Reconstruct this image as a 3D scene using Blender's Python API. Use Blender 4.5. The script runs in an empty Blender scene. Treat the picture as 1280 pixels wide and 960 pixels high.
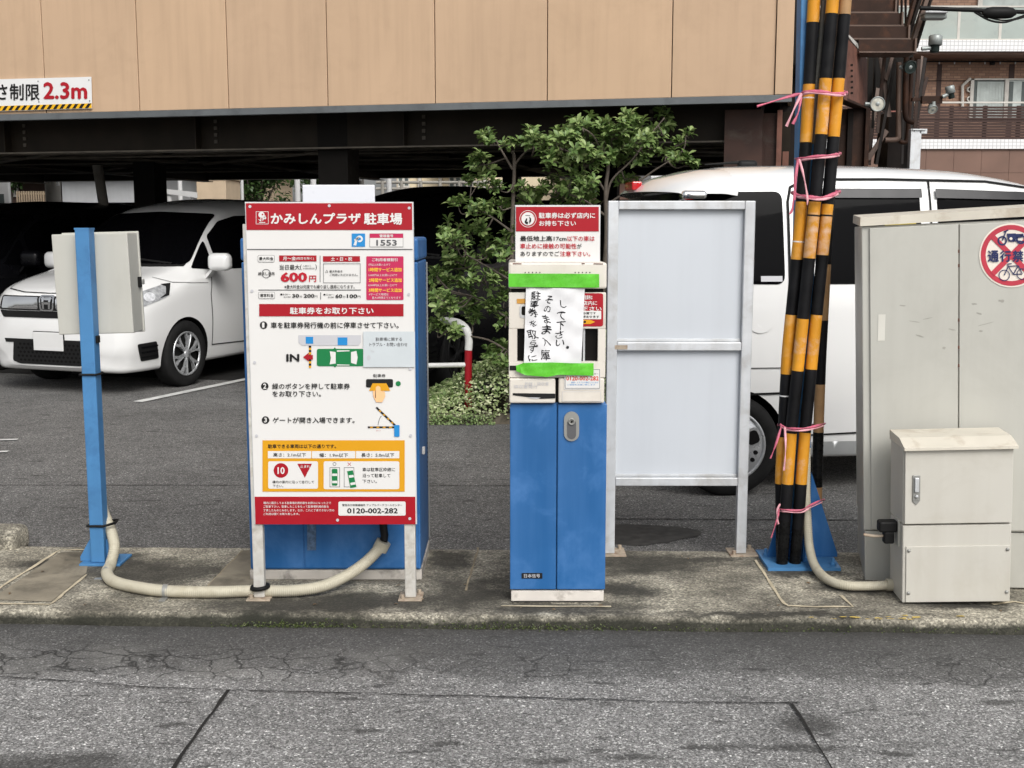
import bpy, bmesh, math, random
from mathutils import Vector, Matrix, Euler
from mathutils.bvhtree import BVHTree
from mathutils.geometry import delaunay_2d_cdt, intersect_point_line
R = math.radians
rnd = random.Random(7)
scene = bpy.context.scene
COL = scene.collection

# ---------------------------------------------------------------- camera
FPX, HOR, ZC = 1450.0, 285.0, 1.48
PITCH = math.atan((480 - HOR) / FPX)
CP, SP = math.cos(PITCH), math.sin(PITCH)
CAM = Vector((0, 0, ZC))
ZI = 0.05                                    # top of the concrete island

def ray(px, py):
    u = (px - 640) / FPX; v = (480 - py) / FPX
    return Vector((u, CP + v * SP, -SP + v * CP))
def at(px, py, Y):
    d = ray(px, py); return CAM + d * (Y / d.y)
def gr(px, py, z=0.0):
    d = ray(px, py); return CAM + d * ((z - ZC) / d.z)

cd = bpy.data.cameras.new('camera'); co = bpy.data.objects.new('camera', cd); COL.objects.link(co)
co.location = CAM; co.rotation_euler = (R(90) - PITCH, 0, 0)
cd.sensor_width = 36; cd.lens = 36 * FPX / 1280; cd.clip_end = 3000; cd.clip_start = 0.05
scene.camera = co

# ---------------------------------------------------------------- materials
def lin(c):
    c /= 255.0
    return c / 12.92 if c <= 0.04045 else ((c + 0.055) / 1.055) ** 2.4
def rgb(r, g, b, k=1.0):
    return (lin(r) * k, lin(g) * k, lin(b) * k, 1)

class NT:
    def __init__(s, m):
        s.t = m.node_tree; s.n = s.t.nodes; s.l = s.t.links
    def new(s, typ, **kw):
        nd = s.n.new(typ)
        for k, v in kw.items():
            if k in ('inputs',):
                for a, b in v.items(): nd.inputs[a].default_value = b
            else: setattr(nd, k, v)
        return nd
    def link(s, a, b): s.l.new(a, b)
    def coord(s, scale=(1, 1, 1), out='Object'):
        tc = s.new('ShaderNodeTexCoord'); mp = s.new('ShaderNodeMapping')
        mp.inputs['Scale'].default_value = scale
        s.link(tc.outputs[out], mp.inputs['Vector']); return mp.outputs['Vector']
    def noise(s, vec, scale, detail=4, rough=0.55, dist=0.0):
        n = s.new('ShaderNodeTexNoise'); n.inputs['Scale'].default_value = scale
        n.inputs['Detail'].default_value = detail; n.inputs['Roughness'].default_value = rough
        n.inputs['Distortion'].default_value = dist
        s.link(vec, n.inputs['Vector']); return n.outputs['Fac']
    def ramp(s, fac, stops, interp='LINEAR'):
        r = s.new('ShaderNodeValToRGB'); r.color_ramp.interpolation = interp
        e = r.color_ramp.elements
        while len(e) < len(stops): e.new(0.5)
        for i, (p, c) in enumerate(stops):
            e[i].position = p
            e[i].color = c if isinstance(c, tuple) else (c, c, c, 1)
        s.link(fac, r.inputs['Fac']); return r.outputs['Color']
    def mix(s, fac, a, b, mode='MIX'):
        m = s.new('ShaderNodeMix', data_type='RGBA', blend_type=mode)
        for sock, v in ((m.inputs[0], fac), (m.inputs[6], a), (m.inputs[7], b)):
            if isinstance(v, (int, float)): sock.default_value = v
            elif isinstance(v, tuple): sock.default_value = v
            else: s.link(v, sock)
        return m.outputs[2]
    def math(s, op, a, b=None, clamp=False):
        m = s.new('ShaderNodeMath', operation=op, use_clamp=clamp)
        for i, v in enumerate((a, b)):
            if v is None: continue
            if isinstance(v, (int, float)): m.inputs[i].default_value = v
            else: s.link(v, m.inputs[i])
        return m.outputs[0]
    def bump(s, h, strength, dist=0.01):
        b = s.new('ShaderNodeBump'); b.inputs['Strength'].default_value = strength
        b.inputs['Distance'].default_value = dist
        s.link(h, b.inputs['Height']); return b.outputs['Normal']

MATS = {}
def new_mat(name):
    m = bpy.data.materials.new(name); m.use_nodes = True
    t = NT(m); b = t.n['Principled BSDF']; return m, t, b

def mat(name, col, rough=0.5, metal=0.0, var=0.06, vs=3.0, dirt=0.0, dcol=None, ds=5.0, streak=0.0,
        bump=0.0, bs=120.0, coat=0.0, spec=None, alpha=1.0, trans=0.0):
    if name in MATS: return MATS[name]
    if spec is None: spec = .12 if max(col[:3]) < .035 else .35
    m, t, b = new_mat(name)
    vec = t.coord()
    n1 = t.noise(vec, vs, 5)
    lo = tuple(c * (1 - var * 2) for c in col[:3]) + (1,); hi = tuple(min(1, c * (1 + var * 2)) for c in col[:3]) + (1,)
    c = t.ramp(n1, [(0.25, lo), (0.75, hi)])
    if streak:
        n2 = t.noise(t.coord((1, 1, 0.06)), 14, 4)
        f = t.ramp(n2, [(0.45, 0.0), (0.75, 1.0)])
        dc = dcol or tuple(x * 0.45 for x in col[:3]) + (1,)
        c = t.mix(t.math('MULTIPLY', f, streak), c, dc)
    if dirt:
        n3 = t.noise(vec, ds, 8, 0.65, 0.4)
        f = t.ramp(n3, [(0.5, 0.0), (0.68, 1.0)])
        dc = dcol or tuple(x * 0.4 for x in col[:3]) + (1,)
        c = t.mix(t.math('MULTIPLY', f, dirt), c, dc)
    t.link(c, b.inputs['Base Color'])
    b.inputs['Roughness'].default_value = rough
    b.inputs['Metallic'].default_value = metal
    b.inputs['Coat Weight'].default_value = coat
    b.inputs['Coat Roughness'].default_value = 0.04
    b.inputs['Specular IOR Level'].default_value = spec
    b.inputs['Alpha'].default_value = alpha
    b.inputs['Transmission Weight'].default_value = trans
    rr = t.noise(vec, vs * 4, 4)
    t.link(t.math('ADD', t.math('MULTIPLY', t.math('SUBTRACT', rr, 0.5), 0.25), rough, True), b.inputs['Roughness'])
    if bump:
        t.link(t.bump(t.noise(vec, bs, 5), bump, 0.004), b.inputs['Normal'])
    MATS[name] = m; return m

# ---------------------------------------------------------------- mesh builder
TXT = {}
def text_mesh(s, bold):
    k = (s, bold)
    if k in TXT: return TXT[k]
    c = bpy.data.curves.new('glyphs', 'FONT'); c.body = s; c.offset = bold; c.resolution_u = 2
    o = bpy.data.objects.new('glyphs', c); COL.objects.link(o)
    dg = bpy.context.evaluated_depsgraph_get()
    me = bpy.data.meshes.new_from_object(o.evaluated_get(dg))
    vs = [v.co.copy() for v in me.vertices]; fs = [tuple(p.vertices) for p in me.polygons]
    bpy.data.objects.remove(o); bpy.data.curves.remove(c); bpy.data.meshes.remove(me)
    xs = [v.x for v in vs] or [0]; ys = [v.y for v in vs] or [0]
    TXT[k] = (vs, fs, min(xs), max(xs), min(ys), max(ys)); return TXT[k]

class MB:
    def __init__(s): s.v = []; s.f = []; s.m = []; s.sm = []; s.mats = []
    def mi(s, m):
        if m not in s.mats: s.mats.append(m)
        return s.mats.index(m)
    def add(s, vs, fs, m, smooth=False):
        b = len(s.v); k = s.mi(m); s.v.extend(Vector(v) for v in vs)
        for f in fs: s.f.append(tuple(i + b for i in f)); s.m.append(k); s.sm.append(smooth)
        return b
    def bm(s, bm, m, M=None, smooth=False):
        bm.verts.index_update()
        vs = [(M @ v.co if M else v.co.copy()) for v in bm.verts]
        s.add(vs, [tuple(v.index for v in f.verts) for f in bm.faces], m, smooth); bm.free()
    def box(s, c, size, m, bev=0.0, M=None, seg=2, smooth=False):
        bm = bmesh.new(); bmesh.ops.create_cube(bm, size=1)
        for v in bm.verts: v.co = Vector((v.co.x * size[0], v.co.y * size[1], v.co.z * size[2]))
        if bev: bmesh.ops.bevel(bm, geom=bm.edges[:] , offset=bev, segments=seg, affect='EDGES', profile=0.5)
        T = Matrix.Translation(Vector(c)); s.bm(bm, m, (M @ T) if M else T, smooth)
    def bb(s, x0, x1, y0, y1, z0, z1, m, bev=0.0, M=None):
        s.box(((x0+x1)/2, (y0+y1)/2, (z0+z1)/2), (abs(x1-x0), abs(y1-y0), abs(z1-z0)), m, bev, M)
    def tube(s, pts, r, m, n=12, caps=True, smooth=True):
        pts = [Vector(p) for p in pts]; N = len(pts); rs = r if isinstance(r, (list, tuple)) else [r] * N
        vs = []; up = None
        for i, p in enumerate(pts):
            d = (pts[min(i+1, N-1)] - pts[max(i-1, 0)]).normalized()
            if up is None:
                up = d.orthogonal().normalized()
            up = (up - d * up.dot(d)).normalized(); w = d.cross(up)
            for k in range(n):
                a = 2 * math.pi * k / n
                vs.append(p + (up * math.cos(a) + w * math.sin(a)) * rs[i])
        fs = [(i*n+k, i*n+(k+1) % n, (i+1)*n+(k+1) % n, (i+1)*n+k) for i in range(N-1) for k in range(n)]
        s.add(vs, fs, m, smooth)
        if caps:
            s.add(vs[:n], [tuple(range(n))[::-1]], m); s.add(vs[-n:], [tuple(range(n))], m)
    def lathe(s, prof, M, m, n=32, smooth=True, a0=0, a1=2*math.pi):
        """prof: (r, h) pairs; axis = local z of M"""
        vs = []; full = abs(a1 - a0 - 2*math.pi) < 1e-6; K = n if full else n + 1
        for r, h in prof:
            for k in range(K):
                a = a0 + (a1 - a0) * k / n
                vs.append(M @ Vector((r * math.cos(a), r * math.sin(a), h)))
        fs = [(i*K+k, i*K+(k+1) % K, (i+1)*K+(k+1) % K, (i+1)*K+k) for i in range(len(prof)-1) for k in range(n)]
        s.add(vs, fs, m, smooth)
    def prism(s, poly, d, m, bev=0):
        """poly: list of 3D points (planar), extruded by vector d"""
        n = len(poly); d = Vector(d); P = [Vector(p) for p in poly]
        vs = P + [p + d for p in P]
        fs = [tuple(range(n)), tuple(range(2*n-1, n-1, -1))] + [(i, i+n, (i+1) % n + n, (i+1) % n) for i in range(n)]
        s.add(vs, fs, m)
    def poly(s, pts, m): s.add(pts, [tuple(range(len(pts)))], m)
    def build(s, name, parent=None, origin=None, smooth_angle=None, kind=None, fixn=False):
        me = bpy.data.meshes.new(name)
        if origin is None:
            p = parent
            while p is not None and p.parent is not None: p = p.parent
            origin = Vector(p['_o']) if p is not None and '_o' in p else Vector((0, 0, 0))
        me.from_pydata([v - origin for v in s.v], [], s.f)
        for m in s.mats: me.materials.append(m)
        me.polygons.foreach_set('material_index', s.m)
        me.polygons.foreach_set('use_smooth', s.sm)
        if smooth_angle: me.set_sharp_from_angle(angle=R(smooth_angle))
        if fixn:
            b = bmesh.new(); b.from_mesh(me); bmesh.ops.recalc_face_normals(b, faces=b.faces); b.to_mesh(me); b.free()
        me.validate(); me.update()
        o = bpy.data.objects.new(name, me); COL.objects.link(o)
        if parent is not None: o.parent = parent
        else: o.location = origin
        if kind: o['kind'] = kind
        return o

def tag(o, label, cat, group=None, kind=None):
    o['label'] = label; o['category'] = cat
    if group: o['group'] = group
    if kind: o['kind'] = kind
    return o
def thing(name, label, cat, loc=(0, 0, 0), rz=0.0, group=None, world=True):
    """an Empty at the thing's base; world=True: its parts are modelled in world coordinates"""
    o = bpy.data.objects.new(name, None); COL.objects.link(o); o.empty_display_size = 0.1
    o.location = loc; o.rotation_euler = (0, 0, rz); tag(o, label, cat, group)
    if world: o['_o'] = tuple(loc)
    return o
def struct(mb, name, origin=None, **kw):
    return mb.build(name, None, Vector(origin or (0, 0, 0)), kind='structure', **kw)

def smooth_path(pts, k=10):
    P = [Vector(p) for p in pts]; out = []
    for i in range(len(P) - 1):
        a = P[max(i-1, 0)]; b = P[i]; c = P[i+1]; d = P[min(i+2, len(P)-1)]
        for j in range(k):
            t = j / k; t2 = t*t; t3 = t2*t
            out.append(0.5 * ((2*b) + (c-a)*t + (2*a-5*b+4*c-d)*t2 + (3*b-a-3*c+d)*t3))
    out.append(P[-1]); return out

class Board:
    """flat graphics on a plane Y = const, laid out by where they stand on the sign; zoomed(x, y) maps the note coordinates"""
    def __init__(s, mb, Y, ox=0, oy=0, k=1.0): s.mb = mb; s.Y = Y; s.ox = ox; s.oy = oy; s.k = k; s.step = 0.0009
    def p(s, x, y, L): return at(s.ox + x / s.k, s.oy + y / s.k, s.Y - 0.0012 - s.step * L)
    def poly(s, pts, m, L=1): s.mb.poly([s.p(x, y, L) for x, y in pts][::-1], m)
    def rect(s, x0, y0, x1, y1, m, L=1): s.poly([(x0, y0), (x1, y0), (x1, y1), (x0, y1)], m, L)
    def rrect(s, x0, y0, x1, y1, r, m, L=1):
        pts = []
        for cx, cy, a in ((x1-r, y0+r, -90), (x1-r, y1-r, 0), (x0+r, y1-r, 90), (x0+r, y0+r, 180)):
            for j in range(5):
                t = R(a + j * 22.5); pts.append((cx + r*math.cos(t), cy + r*math.sin(t)))
        s.poly(pts, m, L)
    def circ(s, x, y, r, m, L=1, n=28, ry=None):
        ry = ry or r
        s.poly([(x + r*math.cos(2*math.pi*i/n), y + ry*math.sin(2*math.pi*i/n)) for i in range(n)], m, L)
    def ring(s, x, y, r0, r1, m, L=1, n=32, a0=0, a1=360):
        for i in range(n):
            a = R(a0 + (a1-a0)*i/n); b = R(a0 + (a1-a0)*(i+1)/n)
            s.poly([(x+r0*math.cos(a), y+r0*math.sin(a)), (x+r1*math.cos(a), y+r1*math.sin(a)),
                    (x+r1*math.cos(b), y+r1*math.sin(b)), (x+r0*math.cos(b), y+r0*math.sin(b))], m, L)
    def line(s, x0, y0, x1, y1, w, m, L=1):
        d = Vector((x1-x0, y1-y0)); d.normalize(); nx, ny = -d.y*w/2, d.x*w/2
        s.poly([(x0+nx, y0+ny), (x1+nx, y1+ny), (x1-nx, y1-ny), (x0-nx, y0-ny)], m, L)
    def frame(s, x0, y0, x1, y1, w, m, L=1):
        s.rect(x0, y0, x1, y0+w, m, L); s.rect(x0, y1-w, x1, y1, m, L); s.rect(x0, y0+w, x0+w, y1-w, m, L); s.rect(x1-w, y0+w, x1, y1-w, m, L)
    def text(s, t, x0, y0, x1, y1, m, bold=0.012, L=2, rot=0, wob=0, skew=0):
        vs, fs, a, b, c, d = text_mesh(t, 0)
        cx, cy = (x0+x1)/2, (y0+y1)/2; ca, sa = math.cos(rot), math.sin(rot)
        copies = [(0, 0)] if bold < .006 else [(-bold, 0), (bold, 0), (0, bold), (0, -bold)]   # heavier weights: the glyph laid over itself
        for ci, (ox_, oy_) in enumerate(copies):
          out = []
          for v in vs:
            u = (v.x+ox_-a+bold)/max(b-a+2*bold, 1e-6); w = (v.y+oy_-c+bold)/max(d-c+2*bold, 1e-6)
            X = x0 + (x1-x0)*u + skew*(w-.5)*(y1-y0); Y = y1 + (y0-y1)*w
            if wob:
                X += wob*math.sin(Y*0.055+x0)*1.6 + wob*math.sin(Y*.21+x0)*.5; Y += wob*math.sin(X*0.06+y0)*1.6
            X, Y = cx + (X-cx)*ca - (Y-cy)*sa, cy + (X-cx)*sa + (Y-cy)*ca
            out.append(s.p(X, Y, L + ci*.09))
          s.mb.add(out, fs, m)
# ---------------------------------------------------------------- world and light
w = bpy.data.worlds.new('World'); scene.world = w; w.use_nodes = True
wt = w.node_tree; bg = wt.nodes['Background']
sky = wt.nodes.new('ShaderNodeTexSky'); sky.sky_type = 'NISHITA'; sky.sun_disc = False
SUN_EL, SUN_AZ = R(42), R(158)               # azimuth measured from +Y clockwise: behind the camera, a little to the right
sky.sun_elevation = SUN_EL; sky.sun_rotation = SUN_AZ; sky.air_density = 1.0; sky.dust_density = 4.0; sky.ozone_density = 1.0
hs = wt.nodes.new('ShaderNodeHueSaturation'); hs.inputs['Saturation'].default_value = 0.18
wt.links.new(sky.outputs[0], hs.inputs['Color']); wt.links.new(hs.outputs[0], bg.inputs['Color'])
bg.inputs['Strength'].default_value = 0.15
sd = bpy.data.lights.new('sun', 'SUN'); so = bpy.data.objects.new('sun', sd); COL.objects.link(so)
sd.energy = 1.5; sd.angle = R(35); sd.color = (1.0, 0.97, 0.93)
sdir = Vector((math.sin(SUN_AZ)*math.cos(SUN_EL), math.cos(SUN_AZ)*math.cos(SUN_EL), math.sin(SUN_EL)))
so.rotation_euler = sdir.to_track_quat('Z', 'Y').to_euler()
vs_ = scene.view_settings
scene.display_settings.display_device = 'sRGB'
vs_.view_transform = 'Standard'; vs_.look = 'None'; vs_.gamma = 1; vs_.exposure = 0.12
vs_.use_curve_mapping = False
scene.cycles.max_bounces = 6; scene.cycles.use_denoising = True
scene.cycles.caustics_reflective = False; scene.cycles.caustics_refractive = False

# ---------------------------------------------------------------- ground
def asphalt(name, base, front=False, dark=1.0):
    m, t, b = new_mat(name)
    vec = t.coord()
    vo = t.new('ShaderNodeTexVoronoi'); vo.inputs['Scale'].default_value = 170; t.link(vec, vo.inputs['Vector'])
    sep = t.new('ShaderNodeSeparateColor'); t.link(vo.outputs['Color'], sep.inputs[0])
    g = t.ramp(sep.outputs[0], [(0.0, 0.42), (0.35, 0.76), (0.75, 1.05), (0.90, 1.4), (0.97, 2.0), (1.0, 3.0)])
    vo2 = t.new('ShaderNodeTexVoronoi'); vo2.inputs['Scale'].default_value = 260; t.link(vec, vo2.inputs['Vector'])
    sep2 = t.new('ShaderNodeSeparateColor'); t.link(vo2.outputs['Color'], sep2.inputs[0])
    g2 = t.ramp(sep2.outputs[0], [(0.0, 0.5), (1.0, 1.5)])
    big = t.ramp(t.noise(vec, 0.9, 7, 0.62), [(0.3, 0.78), (0.7, 1.18)])
    mid = t.ramp(t.noise(vec, 7, 6, 0.7), [(0.3, 0.84), (0.7, 1.14)])
    c = t.mix(1.0, base, g, 'MULTIPLY'); c = t.mix(1.0, c, g2, 'MULTIPLY')
    c = t.mix(1.0, c, big, 'MULTIPLY'); c = t.mix(1.0, c, mid, 'MULTIPLY')
    h = t.math('ADD', t.math('MULTIPLY', vo.outputs['Distance'], -0.6), t.noise(vec, 60, 5, 0.7))
    sx = t.new('ShaderNodeSeparateXYZ'); t.link(vec, sx.inputs[0])
    X, Y = sx.outputs[0], sx.outputs[1]
    # dark, short scuffs lying along the driving direction
    sc = t.ramp(t.noise(t.coord((3.4, 12, 1)), 1.5, 6, 0.62, 0.5), [(0.60, 0.0), (0.66, 1.0)])
    c = t.mix(t.math('MULTIPLY', sc, 0.62), c, (0.022, 0.021, 0.020, 1))
    if front:
        # resurfaced strip beside the kerb (settled grime, finer and darker), its edge is the saw-cut joint
        yy = t.math('ADD', t.math('MULTIPLY', X, 0.035), Y)                 # along the kerb
        ny = t.math('ADD', yy, t.math('MULTIPLY', t.math('SUBTRACT', t.noise(vec, 1.7, 6, 0.6), 0.5), 0.42))
        strip = t.ramp(t.math('SUBTRACT', ny, 3.0), [(0.66, 0.0), (0.74, 0.70), (1.0, 1.0)])
        c = t.mix(t.math('MULTIPLY', strip, 0.76), c, (0.042, 0.041, 0.039, 1))
        ny2 = t.math('ADD', yy, t.math('MULTIPLY', t.math('SUBTRACT', t.noise(vec, 2.6, 6, 0.6), 0.5), 0.22))
        silt = t.ramp(t.math('SUBTRACT', ny2, 3.6), [(0.44, 0.0), (0.66, 1.0)])
        c = t.mix(t.math('MULTIPLY', silt, 0.90), c, (0.036, 0.034, 0.031, 1))
        # alligator cracks
        dv = t.new('ShaderNodeVectorMath', operation='ADD')
        nz = t.new('ShaderNodeTexNoise'); nz.inputs['Scale'].default_value = 5; nz.inputs['Detail'].default_value = 5; t.link(vec, nz.inputs['Vector'])
        sv = t.new('ShaderNodeVectorMath', operation='SCALE'); sv.inputs['Scale'].default_value = 0.24; t.link(nz.outputs['Color'], sv.inputs[0])
        t.link(vec, dv.inputs[0]); t.link(sv.outputs[0], dv.inputs[1])
        mp = t.new('ShaderNodeMapping'); mp.inputs['Scale'].default_value = (1, 1.25, 1); t.link(dv.outputs[0], mp.inputs[0])
        ve = t.new('ShaderNodeTexVoronoi', feature='DISTANCE_TO_EDGE'); ve.inputs['Scale'].default_value = 6.4; t.link(mp.outputs[0], ve.inputs['Vector'])
        ck = t.ramp(ve.outputs['Distance'], [(0.0, 1.0), (0.014, 0.75), (0.038, 0.0)])
        band = t.ramp(t.math('SUBTRACT', yy, 3.0), [(0.60, 0.0), (0.68, 1.0), (0.86, 1.0), (1.0, 0.0)])
        xm = t.ramp(t.noise(t.coord((1, 0.3, 1)), 1.3, 3), [(0.42, 0.0), (0.55, 1.0)])
        xleft = t.ramp(t.math('ADD', t.math('MULTIPLY', X, 0.2), 0.5), [(0.36, 1.0), (0.56, 0.0)])
        msk = t.math('MULTIPLY', t.math('MULTIPLY', ck, band), t.math('MAXIMUM', t.math('MULTIPLY', xm, 0.75), xleft))
        pal = t.ramp(t.noise(vec, 3.1, 5), [(0.45, 0.0), (0.6, 1.0)])
        c = t.mix(t.math('MULTIPLY', t.math('MULTIPLY', t.math('MULTIPLY', pal, band), xleft), 0.35), c, (0.24, 0.235, 0.22, 1))
        c = t.mix(t.math('MULTIPLY', msk, 0.8), c, (0.010, 0.010, 0.009, 1))
        h = t.math('SUBTRACT', h, t.math('MULTIPLY', msk, 1.2))
        # damp spots and scuffs where they lie on the road
        nv = t.new('ShaderNodeTexNoise'); nv.inputs['Scale'].default_value = 9; nv.inputs['Detail'].default_value = 7; nv.inputs['Roughness'].default_value = .65; t.link(vec, nv.inputs['Vector'])
        of = t.new('ShaderNodeVectorMath', operation='SCALE'); of.inputs['Scale'].default_value = .10; t.link(nv.outputs['Color'], of.inputs[0])
        wv2 = t.new('ShaderNodeVectorMath', operation='ADD'); t.link(vec, wv2.inputs[0]); t.link(of.outputs[0], wv2.inputs[1])
        acc = None
        for px, py, rx, ry in ((30, 962, .42, .13), (100, 950, .2, .06), (1000, 936, .20, .030), (890, 934, .14, .026), (790, 947, .13, .028), (690, 952, .10, .03), (1010, 905, .12, .10), (460, 912, .06, .02), (215, 908, .06, .02), (1250, 878, .10, .03), (560, 930, .07, .02), (1120, 942, .07, .02)):
            p = gr(px, py, 0); mp2 = t.new('ShaderNodeMapping'); mp2.inputs['Scale'].default_value = (1/rx, 1/ry, 0); mp2.inputs['Location'].default_value = (-(p.x+.05)/rx, -(p.y+.05)/ry, 0); t.link(wv2.outputs[0], mp2.inputs[0])
            ln = t.new('ShaderNodeVectorMath', operation='LENGTH'); t.link(mp2.outputs[0], ln.inputs[0]); f = t.ramp(ln.outputs['Value'], [(.45, 1.0), (1.0, 0.0)])
            acc = f if acc is None else t.math('MAXIMUM', acc, f)
        c = t.mix(t.math('MULTIPLY', acc, .68), c, (0.030, 0.029, 0.027, 1))
    t.link(c, b.inputs['Base Color'])
    b.inputs['Roughness'].default_value = 0.86; b.inputs['Specular IOR Level'].default_value = 0.35
    t.link(t.bump(h, 0.55, 0.006), b.inputs['Normal'])
    return m

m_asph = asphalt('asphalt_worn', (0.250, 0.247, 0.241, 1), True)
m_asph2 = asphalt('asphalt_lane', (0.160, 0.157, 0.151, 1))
m_asph3 = asphalt('asphalt_shade_dark', (0.018, 0.017, 0.016, 1))  # shade under the deck put into the asphalt colour
mb = MB(); S = 420
mb.add([(-S, -S, 0), (S, -S, 0), (S, S, 0), (-S, S, 0)], [(0, 1, 2, 3)], m_asph); struct(mb, 'ground')
# the parking lane behind the island, a sheet above the ground
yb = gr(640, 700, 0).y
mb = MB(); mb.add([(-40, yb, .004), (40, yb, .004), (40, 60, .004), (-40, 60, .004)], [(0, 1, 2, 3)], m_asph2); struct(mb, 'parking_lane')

# building frame: origin at the facade's right end, x along the facade (to the right), y into the building
B0 = gr(990, 118, 2.5); BL = gr(0, 143, 2.5); B0.z = 0; BL.z = 0
ex = (B0 - BL).normalized(); ey = Vector((-ex.y, ex.x, 0))
MBLD = Matrix(((ex.x, ey.x, 0, B0.x), (ex.y, ey.y, 0, B0.y), (0, 0, 1, 0), (0, 0, 0, 1)))
def bld(x, y, z): return MBLD @ Vector((x, y, z))
def bs_(px, py, z): return (MBLD.inverted() @ gr(px, py, z)).x

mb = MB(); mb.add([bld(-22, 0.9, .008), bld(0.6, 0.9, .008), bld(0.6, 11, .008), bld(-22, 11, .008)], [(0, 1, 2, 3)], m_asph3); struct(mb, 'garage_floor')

# painted lines and joints
m_line = mat('road_paint', (0.62, 0.62, 0.60, 1), 0.75, var=0.1, dirt=0.5, dcol=(0.2, 0.2, 0.19, 1), ds=9)
m_joint = mat('joint_tar', (0.026, 0.025, 0.024, 1), 0.7)
def strip(name, pix, wd, m, z=0.012, jit=0.0, flat=None):
    P = [gr(x, y, z) for x, y in pix]; Q = []
    for a, b in zip(P, P[1:]):
        n = max(1, int((b - a).length / 0.06)) if jit else 1
        for i in range(n): Q.append(a.lerp(b, i / n))
    Q.append(P[-1]); vs = []; N = len(Q); pn = None
    for i, p in enumerate(Q):
        d = (Q[min(i+1, N-1)] - Q[max(i-1, 0)]).normalized(); nn = Vector((-d.y, d.x, 0))
        j = nn * rnd.uniform(-jit, jit); ww = wd * (1 + (rnd.uniform(-.5, .3) if jit else 0)) / 2
        vs += [p + j + nn*ww, p + j - nn*ww]
    m_b = MB(); m_b.add(vs, [(2*i, 2*i+1, 2*i+3, 2*i+2) for i in range(N-1)], m); return struct(m_b, name)
# bay line beside the white minivan and lines of the other bays
strip('parking_line', [(172, 502), (330, 469)], 0.10, m_line)
strip('parking_line', [(-60, 551), (22, 549)], 0.05, m_line)
strip('parking_line', [(-60, 566), (10, 564)], 0.05, m_line)
# long saw-cut joints
strip('pavement_joint', [(-40, 842), (180, 858), (285, 862), (520, 868), (860, 877), (1000, 878)], 0.006, m_joint, .006, .004)
strip('pavement_joint', [(286, 862), (258, 900), (195, 990)], 0.0125, m_joint, .006, .002)
strip('pavement_joint', [(988, 879), (1008, 906), (1060, 992)], 0.009, m_joint, .006, .003)
strip('pavement_joint', [(-50, 606), (420, 606.5), (760, 648), ][:2], 0.008, m_joint, .008, .002)
strip('pavement_joint', [(420, 606.5), (700, 607), (1280, 600)][:2], 0.008, m_joint, .008, .002)
strip('pavement_joint', [(700, 648), (900, 649), (1100, 650)], 0.010, m_joint, .008, .002)
strip('pavement_joint', [(530, 583), (640, 585), (800, 587), (1000, 588)], 0.006, m_joint, .008, .003)
# old oil stain
m_oil = mat('oil_stain', (0.055, 0.053, 0.050, 1), 0.7, var=0.25, vs=20)
mb = MB(); c0 = gr(800, 667, .007); pts = []
for i in range(40):
    a = 2*math.pi*i/40; k = 1 + .12*math.sin(3*a+1) + rnd.uniform(-.05, .05)
    pts.append(c0 + Vector((math.cos(a)*0.27*k, math.sin(a)*0.19*k, 0)))
mb.poly(pts, m_oil); struct(mb, 'oil_stain')

# ---------------------------------------------------------------- island
m, t, b = new_mat('island_concrete'); vec = t.coord()
vo = t.new('ShaderNodeTexVoronoi'); vo.inputs['Scale'].default_value = 150; t.link(vec, vo.inputs['Vector'])
sep = t.new('ShaderNodeSeparateColor'); t.link(vo.outputs['Color'], sep.inputs[0])
g = t.ramp(sep.outputs[0], [(0.0, 0.4), (0.4, 0.8), (0.8, 1.15), (1.0, 1.8)])
c = t.ramp(t.noise(vec, 2.2, 6, .6), [(0.3, rgb(142, 136, 121)), (0.7, rgb(192, 186, 169))])
c = t.mix(1.0, c, g, 'MULTIPLY')
st = t.ramp(t.noise(t.coord((1, 1.5, 1)), 1.9, 9, .66, .35), [(0.45, 0.0), (0.56, 1.0)])
c = t.mix(t.math('MULTIPLY', st, .55), c, (0.040, 0.036, 0.029, 1))
st2 = t.ramp(t.noise(vec, 6.5, 8, .7, .4), [(0.50, 0.0), (0.64, 1.0)])
c = t.mix(t.math('MULTIPLY', st2, .45), c, (0.045, 0.041, 0.034, 1))
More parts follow.
